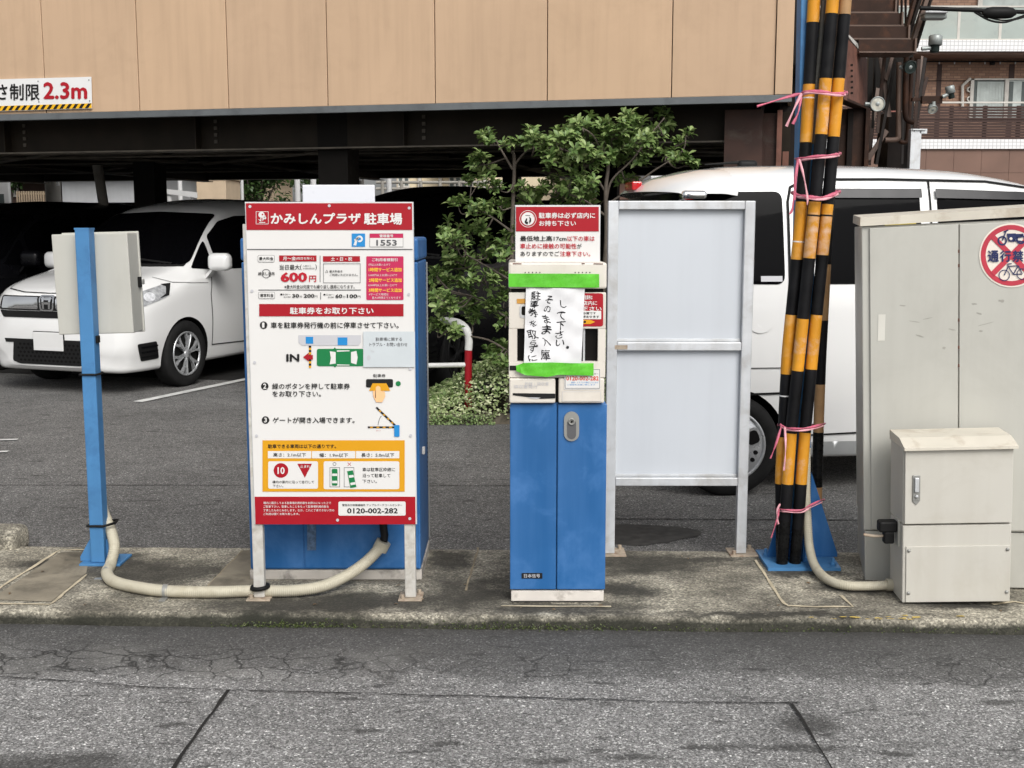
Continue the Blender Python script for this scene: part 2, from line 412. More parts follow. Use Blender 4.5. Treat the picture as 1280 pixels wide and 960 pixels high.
# grime that has gathered round the feet of the cabinets and along the kerb edge
nzv = t.new('ShaderNodeTexNoise'); nzv.inputs['Scale'].default_value = 7; nzv.inputs['Detail'].default_value = 8; nzv.inputs['Roughness'].default_value = .7; t.link(vec, nzv.inputs['Vector'])
off = t.new('ShaderNodeVectorMath', operation='SCALE'); off.inputs['Scale'].default_value = .34; t.link(nzv.outputs['Color'], off.inputs[0])
wv_ = t.new('ShaderNodeVectorMath', operation='ADD'); t.link(vec, wv_.inputs[0]); t.link(off.outputs[0], wv_.inputs[1])
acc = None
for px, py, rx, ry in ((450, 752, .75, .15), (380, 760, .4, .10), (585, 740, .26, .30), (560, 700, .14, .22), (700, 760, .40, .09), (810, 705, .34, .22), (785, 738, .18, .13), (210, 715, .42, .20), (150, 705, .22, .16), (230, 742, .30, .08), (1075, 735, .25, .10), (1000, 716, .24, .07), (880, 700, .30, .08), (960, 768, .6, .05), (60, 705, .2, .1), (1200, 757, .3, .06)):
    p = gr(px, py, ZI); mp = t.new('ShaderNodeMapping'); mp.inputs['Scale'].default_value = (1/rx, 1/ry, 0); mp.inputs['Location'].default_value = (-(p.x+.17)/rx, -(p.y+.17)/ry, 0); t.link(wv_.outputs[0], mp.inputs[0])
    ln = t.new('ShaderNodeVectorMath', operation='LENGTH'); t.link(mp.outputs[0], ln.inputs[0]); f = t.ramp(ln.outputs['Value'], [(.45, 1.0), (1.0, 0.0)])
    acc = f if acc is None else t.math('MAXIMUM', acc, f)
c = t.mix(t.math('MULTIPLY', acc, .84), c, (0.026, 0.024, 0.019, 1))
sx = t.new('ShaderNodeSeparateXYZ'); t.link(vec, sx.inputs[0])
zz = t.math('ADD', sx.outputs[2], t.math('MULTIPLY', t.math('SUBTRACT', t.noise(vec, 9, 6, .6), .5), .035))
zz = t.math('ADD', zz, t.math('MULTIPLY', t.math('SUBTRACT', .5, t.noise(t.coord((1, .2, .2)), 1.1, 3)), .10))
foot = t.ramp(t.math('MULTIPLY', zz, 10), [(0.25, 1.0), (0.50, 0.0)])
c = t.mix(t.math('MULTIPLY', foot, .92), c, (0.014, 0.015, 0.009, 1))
t.link(c, b.inputs['Base Color']); b.inputs['Roughness'].default_value = .9
hh = t.math('ADD', t.math('MULTIPLY', vo.outputs['Distance'], -.5), t.noise(vec, 45, 6, .7))
t.link(t.bump(hh, .6, .006), b.inputs['Normal']); m_conc = m

F0, F1 = gr(0, 762, ZI), gr(1280, 774, ZI); K0, K1 = gr(0, 682, ZI), gr(1280, 691, ZI)
def isl(u, v):                                # u along (0..1 over the frame), v from the front edge to the back edge
    return F0.lerp(F1, u).lerp(K0.lerp(K1, u), v)
mb = MB(); NU = 260; prof = [(-.028, -.02), (-.025, .008), (-.021, .026), (-.015, .040), (-.006, .0475), (.004, .0497)] + [(k, ZI) for k in [i/22 for i in range(1, 22)]] + [(.99, .049), (1.0, .044), (1.008, .03), (1.012, -.01)]
vs = []
for i in range(NU + 1):
    u = -1.2 + 3.4 * i / NU
    for v, z in prof:
        p = isl(u, v); nz = rnd.uniform(-.0012, .0012)
        if v < .02: p.y += rnd.uniform(-.004, .004) + .006*math.sin(u*23+1)
        vs.append((p.x, p.y, z + nz))
n = len(prof)
mb.add(vs, [(i*n+k, (i+1)*n+k, (i+1)*n+k+1, i*n+k+1) for i in range(NU) for k in range(n-1)], m_conc, True)
struct(mb, 'traffic_island')
m_mort = mat('mortar', rgb(196, 184, 158), .9, var=.15, vs=12, dirt=.35, ds=14)
m_mort2 = mat('mortar_dark', rgb(150, 138, 116), .9, var=.2, vs=12, dirt=.5, ds=14)
Z3 = ZI + .0035
strip('mortar_seam', [(-20, 753), (-4, 737), (70, 690), (76, 687), (113, 687)], .014, m_mort, Z3, .003)
strip('mortar_seam', [(-20, 754), (62, 755), (66, 753), (108, 718)], .014, m_mort, Z3, .003)
strip('mortar_seam', [(945, 700), (962, 728), (980, 754)], .012, m_mort, Z3, .003)
strip('mortar_seam', [(978, 753), (985, 757), (1020, 758), (1066, 758), (1052, 744)], .016, m_mort, Z3, .003)
strip('mortar_seam', [(258, 734), (285, 706), (303, 688)], .008, m_mort2, Z3, .002)
strip('mortar_seam', [(582, 738), (590, 712), (598, 684)], .010, m_mort2, Z3, .003)
strip('mortar_seam', [(626, 757), (764, 758)], .012, m_mort, Z3, .002)
strip('mortar_seam', [(1240, 755), (1268, 752), (1300, 757)], .02, m_mort, Z3, .003)
# smooth cement patches
m_patch = mat('cement_patch', rgb(138, 130, 114), .9, var=.18, vs=6, dirt=.7, dcol=(.035, .032, .026, 1), ds=3.5, bump=.3)
for name, pix in (('cement_patch', [(258, 733), (303, 688), (322, 687), (326, 733)]), ('cement_patch', [(-12, 749), (76, 690), (112, 690), (108, 716), (64, 752)])):
    mb = MB(); mb.poly([gr(x, y, ZI + .0025) for x, y in pix], m_patch); struct(mb, name)
# worn yellow paint on the kerb edge
m_yel = mat('worn_yellow_paint', rgb(190, 165, 85), .9, var=.3, vs=30)
for k in range(26):
    x = rnd.gauss(1090, 38); y = rnd.gauss(773, 1.6); c0 = gr(x, y, ZI + .003); r = rnd.uniform(.004, .014); mb = MB() if k == 0 else mb
    mb.poly([c0 + Vector((math.cos(a)*r*rnd.uniform(.7, 1.8), math.sin(a)*r*.45*rnd.uniform(.6, 1.3), rnd.uniform(0, .0006))) for a in [i*.8976 for i in range(7)]], m_yel)
struct(mb, 'paint_remains')
# raised kerb stone at the left edge of the frame
e0 = gr(17, 689, .05)
mb = MB(); mb.box((e0.x - .55, e0.y + .11, .07), (1.10, .18, .13), m_conc, .04, seg=3, smooth=True)
tag(mb.build('kerb_stone', None, Vector((e0.x-.55, e0.y+.11, 0)), smooth_angle=40), 'rough raised concrete kerb stone ending at the island, far left', 'kerb stone')

# ---------------------------------------------------------------- parking building
m_fas = mat('fascia_panel', rgb(194, 165, 136), .62, var=.03, vs=1.1, streak=.16, dcol=rgb(128, 108, 86), dirt=.12, ds=2.2)
nt_ = NT(m_fas); bs0 = nt_.n['Principled BSDF']; src = bs0.inputs['Base Color'].links[0].from_socket
gi = nt_.new('ShaderNodeNewGeometry'); nt_.link(nt_.mix(1.0, src, nt_.ramp(gi.outputs['Random Per Island'], [(0.0, (.94, .94, .95, 1)), (1.0, (1.03, 1.025, 1.01, 1))]), 'MULTIPLY'), bs0.inputs['Base Color'])
m_drip = mat('grey_flashing', rgb(100, 104, 106), .5, metal=.2, var=.08, dirt=.4)
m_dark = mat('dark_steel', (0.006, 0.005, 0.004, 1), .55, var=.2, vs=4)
m_dark2 = mat('dark_brown_steel', (0.020, 0.0155, 0.011, 1), .5, var=.2, vs=4)
m_flange = mat('flange_lit', (0.075, 0.064, 0.050, 1), .5, var=.25, vs=6)  # light caught by flange edges and braces, put into the colour
m_rust = mat('rusty_brown_steel', rgb(62, 42, 35), .6, var=.22, vs=5, dirt=.6, dcol=rgb(92, 84, 76), ds=3)
m_rust2 = mat('rusty_red_steel', rgb(110, 74, 62), .6, var=.2, vs=7, dirt=.5, dcol=rgb(60, 38, 30), ds=6)
pb = thing('parking_building', 'long tan panelled deck of a steel parking garage, dark underneath', 'building', (B0.x, B0.y, 0))
seams = [bs_(x, y, 2.5) for x, y in ((48, 140), (166, 137), (287, 136), (415, 134), (549, 131), (690, 129), (841, 124))]
w0 = seams[1] - seams[0]
edges = [seams[0] - w0*k for k in range(14, 0, -1)] + seams + [bs_(968, 119, 2.5)]
mb = MB()
for a, c_ in zip(edges, edges[1:]): mb.bb(a + .004, c_ - .004, 0, .04, 2.5, 4.9, m_fas, .003, MBLD)
mb.bb(edges[-1] + .003, 0.0, -.02, .04, 2.5, 4.9, m_fas, .004, MBLD)
mb.bb(-.004, -.03, .0, 9, 2.5, 4.9, m_fas, 0, MBLD)
mb.bb(edges[0], -.035, .042, .09, 2.48, 4.9, m_dark2, 0, MBLD)
mb.build('fascia', pb)
mb = MB(); mb.bb(edges[0], 0.0, -.035, .10, 2.449, 2.496, m_drip, .004, MBLD); mb.bb(edges[0], 0.0, -.04, -.036, 2.442, 2.480, m_drip, 0, MBLD); mb.build('flashing', pb)
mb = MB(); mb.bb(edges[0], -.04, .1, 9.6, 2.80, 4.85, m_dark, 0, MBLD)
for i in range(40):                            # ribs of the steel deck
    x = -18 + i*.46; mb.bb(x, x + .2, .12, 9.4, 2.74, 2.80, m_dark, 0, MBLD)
mb.build('deck_slab', pb)
def ibeam(p0, p1, z0, z1, wd, mw=None, mf=None, name='beam', stiff=0):
    """I-beam between two points of the building frame (x, y)"""
    a = Vector((p0[0], p0[1], 0)); c_ = Vector((p1[0], p1[1], 0)); L = (c_ - a).length; ang = math.atan2(c_.y - a.y, c_.x - a.x)
    M = MBLD @ Matrix.Translation(a) @ Matrix.Rotation(ang, 4, 'Z'); m_b = MB()
    m_b.bb(0, L, -.008, .008, z0 + .014, z1 - .014, mw or m_dark2, 0, M)
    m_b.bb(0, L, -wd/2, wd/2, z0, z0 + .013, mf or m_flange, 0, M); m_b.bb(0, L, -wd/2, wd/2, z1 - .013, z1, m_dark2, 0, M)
    for k in range(stiff):
        x = L*(k + .5)/stiff; m_b.bb(x - .006, x + .006, -wd/2 + .005, -.009, z0 + .016, z1 - .016, mw or m_dark2, 0, M)
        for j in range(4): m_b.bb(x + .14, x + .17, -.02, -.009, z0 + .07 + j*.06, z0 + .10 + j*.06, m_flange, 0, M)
    return m_b.build(name, pb)
ibeam((-18, .42), (-.3, .42), 2.17, 2.74, .22, stiff=9)
ibeam((-18, 3.0), (-.3, 3.0), 2.22, 2.74, .2, stiff=6)
ibeam((-18, 5.8), (-.3, 5.8), 2.26, 2.74, .2)
ibeam((-18, 9.2), (-.3, 9.2), 2.30, 2.74, .2)
for x in (-16, -12.9, -9.7, -6.6, -3.4, -.5): ibeam((x, .56), (x, 9.1), 2.26, 2.72, .18)
mb = MB(); mb.bb(-18, -.5, 9.35, 9.5, .01, 1.93, m_dark, 0, MBLD); mb.build('rear_dark_screen', pb)  # added dark screen, blackens the view through under the deck
def rod(p0, p1, z, r=.02, name='brace'):
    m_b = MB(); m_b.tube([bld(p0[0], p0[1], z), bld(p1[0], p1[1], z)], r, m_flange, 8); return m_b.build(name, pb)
for x in (-9.7, -6.6, -3.4):
    rod((x + .1, .6), (x + 3.0, 2.9), 2.24); rod((x + 3.0, .6), (x + .1, 2.9), 2.205)
    rod((x + .1, 3.1), (x + 3.0, 5.7), 2.27); rod((x + 3.0, 3.15), (x + .1, 5.75), 2.30)
rod((-17, 1.4), (-.4, 1.4), 2.20, .014, 'conduit'); rod((-17, 2.2), (-.4, 2.2), 2.28, .02, 'conduit')
def column(px, d, wd, m, name='column', top=2.5, base=True):
    # foot found from where the column stands under the deck
    r = ray(px, 285); P = MBLD.inverted() @ CAM; D = MBLD.inverted().to_3x3() @ r; tt = (d - P.y)/D.y; x = (P + D*tt).x
    m_b = MB(); h = wd/2
    m_b.bb(x-h, x+h, d-h, d-h+.014, .012, top, m, 0, MBLD); m_b.bb(x-h, x+h, d+h-.014, d+h, .012, top, m, 0, MBLD)
    m_b.bb(x-h, x-h+.012, d-h+.015, d+h-.015, .012, top, m, 0, MBLD); m_b.bb(x+h-.012, x+h, d-h+.015, d+h-.015, .012, top, m, 0, MBLD)
    m_b.bb(x-h-.09, x+h+.09, d-h-.09, d+h+.09, .010, .035, m, 0, MBLD)
    return m_b.build(name, pb)
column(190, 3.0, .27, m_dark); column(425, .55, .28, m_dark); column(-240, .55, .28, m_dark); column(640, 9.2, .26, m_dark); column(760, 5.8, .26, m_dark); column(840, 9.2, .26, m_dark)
column(927, .42, .30, m_rust, top=2.42)
# checkered infill plate and corner post beside the rusty column
xk = bs_(952, 128, 2.42); xk2 = bs_(973, 128, 2.42); mb = MB()
mb.bb(xk, xk2, .40, .43, .3, 2.40, m_rust, 0, MBLD); mb.bb(xk2 - .01, xk2 + .03, .36, .45, .012, 2.42, m_rust2, 0, MBLD)
for i in range(22):
    for j in range(5): mb.box((xk + .02 + j*.028 + (i % 2)*.012, .397, 1.9 + i*.023), (.018, .004, .005), m_rust, 0, MBLD)
mb.build('infill_plate', pb)
mb = MB(); mb.bb(xk2 + .04, -.01, .5, .56, .3, 2.1, m_rust2, 0, MBLD); mb.bb(xk2 + .02, .0, .62, .66, .2, 2.43, m_dark2, 0, MBLD); mb.build('corner_panel', pb)

# height limit sign screwed on the fascia
m_white = mat('sign_white', (0.72, 0.72, 0.71, 1), .35, var=.02)
m_red = mat('sign_red', rgb(166, 18, 34), .4, var=.03)
m_black = mat('sign_black', (0.018, 0.018, 0.018, 1), .45, var=.03)
m_yellow = mat('sign_yellow', rgb(232, 178, 28), .4, var=.03)
hs_o = bld(-5, -.02, 2.5)
mb = MB()
def fp(px, py, off):                           # a point on the facade plane pushed out by off
    P = MBLD.inverted() @ CAM; D = MBLD.inverted().to_3x3() @ ray(px, py); tt = (-off - P.y)/D.y; return MBLD @ (P + D*tt)
class FB(Board):
    def p(s, x, y, L): return fp(s.ox + x/s.k, s.oy + y/s.k, .0225 + .002*L)
fb = FB(mb, 0)
c4 = [fp(x, y, .003) for x, y in ((-130, 102.5), (114, 96), (115, 135.5), (-130, 143))]
mb.prism(c4, (fp(0, 100, .022) - fp(0, 100, .003)), m_white)
fb.text('高さ制限', -26, 104.5, 49.5, 125.5, m_black, .018)
fb.text('2.3m', 54, 102.5, 109, 124, m_red, .03)
fb.poly([(-130, 136.5), (114.5, 129), (114.8, 135), (-130, 142.6)], m_yellow, 1)
for i in range(30):
    x = 110 - i*8.0; y0 = 129.3 + (110 - x)*.031
    fb.poly([(x, y0), (x + 4, y0 - .1), (x + .2, y0 + 5.6), (x - 3.8, y0 + 5.7)], m_black, 2)
for x, y in ((111, 100), (112, 126), (47.5, 101.5), (48.5, 127)): fb.circ(x, y, .8, m_drip, 2, 8)
tag(mb.build('height_limit_sign', None, fp(-10, 120, .01)), 'white height limit sign with red figures and striped edge on the tan fascia', 'sign')
# ---------------------------------------------------------------- shared paints
m_blue = mat('blue_cabinet_paint', rgb(38, 94, 150), .42, var=.07, vs=2.2, dirt=.55, dcol=rgb(84, 130, 186), ds=4.2, streak=.30)
m_bluef = mat('faded_blue_paint', rgb(72, 126, 174), .5, var=.07, vs=5, dirt=.45, dcol=rgb(44, 80, 128), ds=7, streak=.15)
m_beige = mat('machine_beige', rgb(214, 208, 198), .45, var=.03, vs=4, dirt=.18, dcol=rgb(150, 136, 116), ds=5, streak=.12)
m_plinth = mat('plinth_white', rgb(214, 208, 200), .55, var=.05, vs=8, dirt=.55, dcol=rgb(90, 76, 62), ds=9)
m_grime = mat('plinth_grimy', rgb(186, 180, 172), .6, var=.08, vs=8, dirt=.9, dcol=rgb(46, 42, 38), ds=7)
m_alu = mat('aluminium', rgb(204, 207, 210), .42, metal=.30, var=.07, vs=9, dirt=.35, dcol=rgb(142, 134, 122), ds=8, streak=.25)
m_steel = mat('stainless', rgb(150, 150, 146), .38, metal=.30, var=.06)
m_leg = mat('galvanised_leg', rgb(196, 194, 188), .5, metal=.1, var=.08, vs=12, dirt=.5, dcol=rgb(138, 126, 108), ds=12)
m_rplate = mat('rusty_plate', rgb(170, 156, 138), .7, var=.15, vs=25, dirt=.9, dcol=rgb(104, 62, 38), ds=16)
m_cream = mat('cream_conduit', rgb(186, 180, 161), .5, var=.04, vs=10, dirt=.3, dcol=rgb(140, 128, 104), ds=12)
m_rubber = mat('black_rubber', (0.012, 0.012, 0.012, 1), .5, var=.1)
m_grey = mat('grey_cabinet_paint', rgb(186, 185, 177), .45, var=.03, vs=1.6, dirt=.22, dcol=rgb(150, 147, 138), ds=2.6, streak=.14)
m_grey2 = mat('grey_box_paint', rgb(194, 191, 182), .45, var=.03, vs=2, dirt=.22, dcol=rgb(150, 142, 124), ds=4, streak=.12)
m_lid = mat('weathered_lid', rgb(206, 200, 186), .55, var=.05, vs=6, dirt=.5, dcol=rgb(152, 132, 108), ds=7)
m_panel = mat('panel_pale_grey', rgb(196, 201, 207), .5, var=.02, vs=1.5, streak=.06)
m_hole = mat('dark_opening', (0.008, 0.007, 0.006, 1), .35)

# ---------------------------------------------------------------- left blue post with a grey box and conduit
PY = gr(122, 704, ZI).y
zt = at(108, 286, PY).z
p0 = at(113, 704, PY - .033); p1 = at(131.5, 704, PY - .033); xw = (p1.x - p0.x)*.93; xc = (p0.x + p1.x)/2
post = thing('blue_post', 'faded blue square steel post on a gusseted base plate, far left', 'post', (xc, PY, ZI))
mb = MB(); mb.bb(xc - xw/2, xc + xw/2, PY - .033, PY + .033, ZI + .012, zt, m_bluef, .004); mb.bb(xc - xw/2 - .001, xc + xw/2 + .001, PY - .034, PY + .034, zt - .004, zt + .004, m_bluef); mb.build('column', post)
mb = MB(); mb.bb(xc - .075, xc + .10, PY - .05, PY + .11, ZI, ZI + .011, m_bluef, .002); mb.build('base_plate', post)
for sx in (-1, 1):
    x = xc + sx*xw/2; mb = MB()
    mb.prism([(x, PY - .004, ZI + .012), (x + sx*.055, PY - .004, ZI + .012), (x + sx*.055, PY - .004, ZI + .03), (x + sx*.012, PY - .004, ZI + .105), (x, PY - .004, ZI + .105)], (0, .008, 0), m_bluef)
    mb.build('gusset', post)
mb = MB(); z = at(120, 655, PY).z
ring = [(xc - xw/2 - .006, PY - .038), (xc + xw/2 + .004, PY - .038), (xc + xw/2 + .045, PY - .012), (xc + xw/2 + .04, PY + .038), (xc - xw/2 - .006, PY + .038), (xc - xw/2 - .006, PY - .038)]
mb.tube([(x, y, z + (.008 if i in (2, 3) else 0)) for i, (x, y) in enumerate(ring)], .006, m_rubber, 6); mb.build('cable_tie', post)
mb = MB(); z = at(118, 467, PY).z
mb.tube([(x - (.035 if i in (2, 3) else 0), y, z) for i, (x, y) in enumerate(ring)], .005, m_rubber, 6)
mb.box((xc + xw/2 + .004, PY, at(126, 424, PY).z), (.012, .03, .03), m_rubber, .002); mb.build('cable_tie', post)

BY = PY + .037
bxl, bxr = at(65, 292, BY).x, at(160, 292, BY).x; bzt, bzb = at(110, 292, BY).z, at(110, 417.5, BY).z
gb = thing('grey_box', 'light grey sheet metal box carried on the back of the blue post', 'box', ((bxl+bxr)/2, BY + .09, bzb))
Mg = Matrix.Translation(((bxl+bxr)/2, BY + .068, (bzt+bzb)/2)) @ Matrix.Rotation(R(-1.4), 4, 'Y')
wx, wz = (bxr - bxl), (bzt - bzb)
mb = MB(); mb.box((0, 0, 0), (wx, .13, wz), m_grey, .004, Mg); mb.build('housing', gb)
mb = MB(); mb.box((0, .068, 0), (wx + .012, .012, wz + .012), m_grey, .003, Mg); mb.build('front_rim', gb)
mb = MB(); mb.box((wx/2 + .006, .04, 0.0), (.014, .018, .045), m_rubber, .003, Mg); mb.box((wx/2 + .014, .055, 0.0), (.012, .02, .022), m_steel, .003, Mg); mb.build('latch', gb)

def corrugated(name, path, r, m, label, cat, pitch=.0075):
    P = smooth_path(path, 14); L = [0]
    for a, b in zip(P, P[1:]): L.append(L[-1] + (b - a).length)
    n = int(L[-1] / (pitch / 3)); Q = []; j = 0
    for i in range(n + 1):
        s = L[-1]*i/n
        while j < len(L) - 2 and L[j+1] < s: j += 1
        Q.append(P[j].lerp(P[j+1], (s - L[j])/max(1e-9, L[j+1] - L[j])))
    rs = [r*(1.0 if i % 3 else .90) for i in range(n + 1)]
    m_b = MB(); m_b.tube(Q, rs, m, 14)
    o = thing(name, label, cat, (path[0][0], path[0][1], ZI)); m_b.build('hose', o); return o
r1 = .0235
zc_ = ZI + r1 + .002
sgY = gr(325, 750, ZI).y; cabY = gr(420, 725, ZI).y
path = [at(122, 600, PY + .062), at(128, 635, PY + .060), at(135.5, 655, PY + .03), at(140, 668, PY + .0), at(143, 685, PY - .03), at(138, 706, PY - .07)] + [gr(x, y, zc_) for x, y in ((133.5, 716), (141, 726), (165, 733), (205, 738.5), (262, 740), (318, 738.5), (362, 738.5))] + [gr(402, 733, zc_ + .012), at(432, 720, cabY - .13), at(458, 702, cabY - .09), at(478, 681, cabY - .05)]
hose = corrugated('conduit_hose', path, r1, m_cream, 'cream corrugated conduit hose lying from the blue post to the blue cabinet', 'hose')
mb = MB(); e = at(478, 681, cabY - .05); mb.tube([e + Vector((-.012, 0, -.02)), e + Vector((.006, 0, .014))], .031, m_cream, 14); mb.tube([e + Vector((.005, 0, .012)), e + Vector((.008, .012, .035)), at(477, 640, cabY - .02)], .016, m_rubber, 10)
mb.build('end_fitting', hose)
mb = MB(); q = gr(206, 738.5, zc_); mb.tube([q + Vector((-.006, 0, 0)), q + Vector((.014, .001, 0))], .0262, m_steel, 14, caps=False); mb.bb(q.x - .008, q.x + .016, q.y - .058, q.y - .018, ZI + .001, ZI + .005, m_steel); mb.build('pipe_clamp', hose)
mb = MB(); q = gr(134.5, 716, zc_); mb.tube([q + Vector((-.004, -.004, -.004)), q + Vector((.004, .008, .006))], .0258, m_steel, 14, caps=False); mb.bb(q.x - .05, q.x - .016, q.y - .02, q.y + .0, ZI + .001, ZI + .005, m_steel); mb.build('pipe_clamp', hose)

# ---------------------------------------------------------------- blue gate cabinet behind the sign
cl, cr = at(312.5, 725, cabY).x, at(527, 725, cabY).x; cz = at(420, 297, cabY).z
cyb = gr(537.5, 686, ZI).y
cab = thing('gate_cabinet', 'wide blue steel cabinet on a grimy white plinth behind the information sign', 'cabinet', ((cl+cr)/2, (cabY+cyb)/2, ZI))
zp = at(420, 712, cabY).z; zl = at(420, 327, cabY).z
mb = MB(); mb.bb(cl + .003, cr - .003, cabY + .004, cyb - .004, zp, zl - .002, m_blue, .006); mb.build('body', cab)
xm = at(380, 680, cabY).x
mb = MB(); mb.bb(cl + .012, xm - .002, cabY, cabY + .02, zp + .006, zl - .01, m_blue, .003); mb.build('door', cab)
mb = MB(); mb.bb(xm + .002, cr - .012, cabY, cabY + .02, zp + .006, zl - .01, m_blue, .003)
fbx = Board(mb, cabY); fbx.rect(384, 655, 395, 688, mat('scratched_label', rgb(90, 112, 140), .4, metal=.5, var=.3, vs=60), 1); mb.build('door', cab)
mb = MB(); mb.bb(cl, cr, cabY + .001, cyb, zl + .002, cz, m_blue, .012); mb.build('lid', cab)
mb = MB(); mb.bb(cl - .001, cr + .001, cabY + .002, cyb, ZI, zp - .003, m_grime, .004); mb.build('plinth', cab)
mb = MB()
for i in range(46):                            # column of round vent holes on the side
    z = zl - .03 - i*.021; mb.lathe([(0, .0012), (.005, .0012), (.005, 0)], Matrix.Translation((cr - .002, cyb - .045, z)) @ Matrix.Rotation(R(90), 4, 'Y'), m_hole, 8)
mb.box((cr + .001, cyb - .02, (zp + zl)/2), (.006, .012, zl - zp - .03), m_steel, .001); mb.build('side_vent', cab)
mb = MB(); z = at(527, 570, cabY).z; mb.box((cr + .004, cabY + .12, z), (.012, .03, .03), m_leg, .003); mb.build('sensor_window', cab)

# blank white plate standing on the cabinet
wpY = cabY + .12
a, c_ = at(378, 231, wpY), at(469.5, 300, wpY)
mb = MB(); mb.box(((a.x+c_.x)/2, wpY, (a.z + cz)/2), (c_.x - a.x, .012, a.z - cz), mat('blank_white', (0.72, 0.73, 0.76, 1), .3, var=.01), .004)
tag(mb.build('blank_plate', None, Vector(((a.x+c_.x)/2, wpY, cz))), 'blank white plate standing up behind the top of the information sign', 'plate')

# ---------------------------------------------------------------- information sign on two legs
m_sw = mat('board_white', (0.70, 0.69, 0.67, 1), .35, var=.012, vs=1.5)
m_sred = mat('board_red', rgb(160, 16, 32), .4, var=.02)
m_pink = mat('board_pink', rgb(186, 40, 84), .4, var=.02)
m_gold = mat('board_gold', rgb(212, 152, 24), .4, var=.02)
m_skyb = mat('board_blue', rgb(36, 132, 196), .4, var=.02)
m_green = mat('board_green', rgb(22, 118, 66), .4, var=.02)
m_lgrey = mat('board_grey', rgb(190, 190, 194), .4, var=.02)
m_dgrey = mat('board_darkgrey', rgb(90, 90, 92), .4, var=.02)
m_ylet = mat('board_yellow_letters', rgb(250, 206, 60), .4, var=.01)
m_skin = mat('board_skin', rgb(240, 190, 140), .4, var=.01)
m_redl = mat('board_red_letters', rgb(178, 22, 42), .4, var=.01)
sg = thing('information_sign', 'tall red and white parking instruction sign on two metal legs', 'sign', (at(419, 745, sgY).x, sgY, ZI))
lp = lambda px: at(px, 700, sgY + .02).x
for px in (325, 513.5):
    x = at(px, 748, sgY + .02).x; mb = MB()
    mb.bb(x - .021, x + .021, sgY + .006, sgY + .040, ZI + .008, at(px, 280, sgY).z, m_leg, .003); leg = mb.build('leg', sg)
    mb = MB(); mb.bb(x - .046, x + .046, sgY - .02, sgY + .085, ZI, ZI + .007, m_rplate, .002)
    for dx, dy in ((-.03, .0), (.03, .065)): mb.tube([(x + dx, sgY + dy, ZI + .006), (x + dx, sgY + dy, ZI + .022)], .008, m_rplate, 6)
    mb.build('base_plate', leg)
mb = MB(); x = at(325, 738, sgY + .02).x; mb.tube([(x + .031*math.cos(a), sgY + .023 + .031*math.sin(a), ZI + .045 + .003*math.cos(a)) for a in [i*.4488 for i in range(15)]], .009, m_rubber, 6); mb.build('rubber_tie', sg)
mb = MB()
corn = [at(308, 253, sgY), at(517, 254.5, sgY), at(519, 655, sgY), at(317.5, 655, sgY)]
zt_, zb_ = corn[0].z, corn[2].z; xl_ = (corn[0].x + corn[3].x)/2; xr_ = (corn[1].x + corn[2].x)/2
mb.bb(xl_, xr_, sgY, sgY + .005, zb_, zt_, m_sw)
mb.bb(xl_ - .003, xr_ + .003, sgY + .0052, sgY + .0085, zb_ - .002, zt_ + .002, m_alu)
A = Board(mb, sgY, 300, 230, 5.3333); Bq = Board(mb, sgY, 300, 400, 5.3333); Cq = Board(mb, sgY, 300, 520, 5.3333)
def wrect(bd, y0, y1, m, L=1):                 # band across the full width of the board
    a, c_ = bd.p(0, y0, L), bd.p(0, y1, L); Y = a.y; mb.add([(xl_ + .002, Y, c_.z), (xr_ - .002, Y, c_.z), (xr_ - .002, Y, a.z), (xl_ + .002, Y, a.z)], [(0, 1, 2, 3)], m)
wrect(A, 128, 306, m_sred)
A.frame(106, 183, 190, 268, 3, m_sw, 2); A.circ(143, 205, 20, m_sw, 2); A.poly([(150, 205), (172, 212), (150, 250)], m_sw, 2); A.circ(166, 226, 9, m_sw, 2); A.rect(136, 222, 142, 250, m_sw, 2); A.poly([(118, 232), (136, 240), (138, 250)], m_sw, 2); A.rect(128, 254, 168, 259, m_sw, 2); A.circ(150, 203, 5, m_sred, 3)
A.text('かみしんプラザ', 204, 192, 806, 268, m_sw, .03); A.text('駐車場', 826, 192, 1082, 272, m_sw, .03)
A.rect(745, 330, 834, 418, m_skyb); A.ring(797, 366, 10, 22, m_sw, 2, 20, -150, 120); A.poly([(776, 352), (788, 356), (774, 410), (756, 408)], m_sw, 2); A.poly([(760, 372), (790, 346), (796, 356), (770, 384)], m_sw, 2)
A.rect(864, 330, 1088, 420, m_dgrey); A.rect(866, 360, 1086, 418, m_sw, 2); A.rect(865, 331, 1087, 360, m_pink, 2); A.text('管理番号', 930, 336, 1022, 356, m_sw, .02, 3); A.text('1553', 908, 372, 1046, 412, m_dgrey, .03, 3)
wrect(A, 433, 439, m_dgrey)
A.rrect(119, 474, 230, 521, 8, m_dgrey); A.rrect(121, 476, 228, 519, 7, m_sw, 2); A.text('最大料金', 127, 486, 222, 509, m_black, .015, 3)
A.rect(261, 476, 510, 516, m_sred); A.text('月～金', 286, 483, 372, 509, m_sw, .02); A.text('(祝日を除く)', 374, 487, 492, 507, m_sw, .01)
A.rect(553, 481, 800, 518, m_sred); A.text('土・日・祝', 606, 487, 748, 513, m_sw, .02)
A.rect(532, 478, 536, 655, m_dgrey)
A.text('当日最大', 264, 538, 398, 572, m_black, .01); A.text('(', 401, 536, 411, 575, m_black, .0); A.text('入庫から', 418, 540, 474, 552, m_black, .0); A.text('24時間迄', 418, 558, 498, 569, m_black, .0); A.text(')', 502, 536, 512, 575, m_black, 0)
A.text('600', 270, 588, 448, 654, m_redl, .045); A.text('円', 460, 610, 508, 654, m_redl, .02)
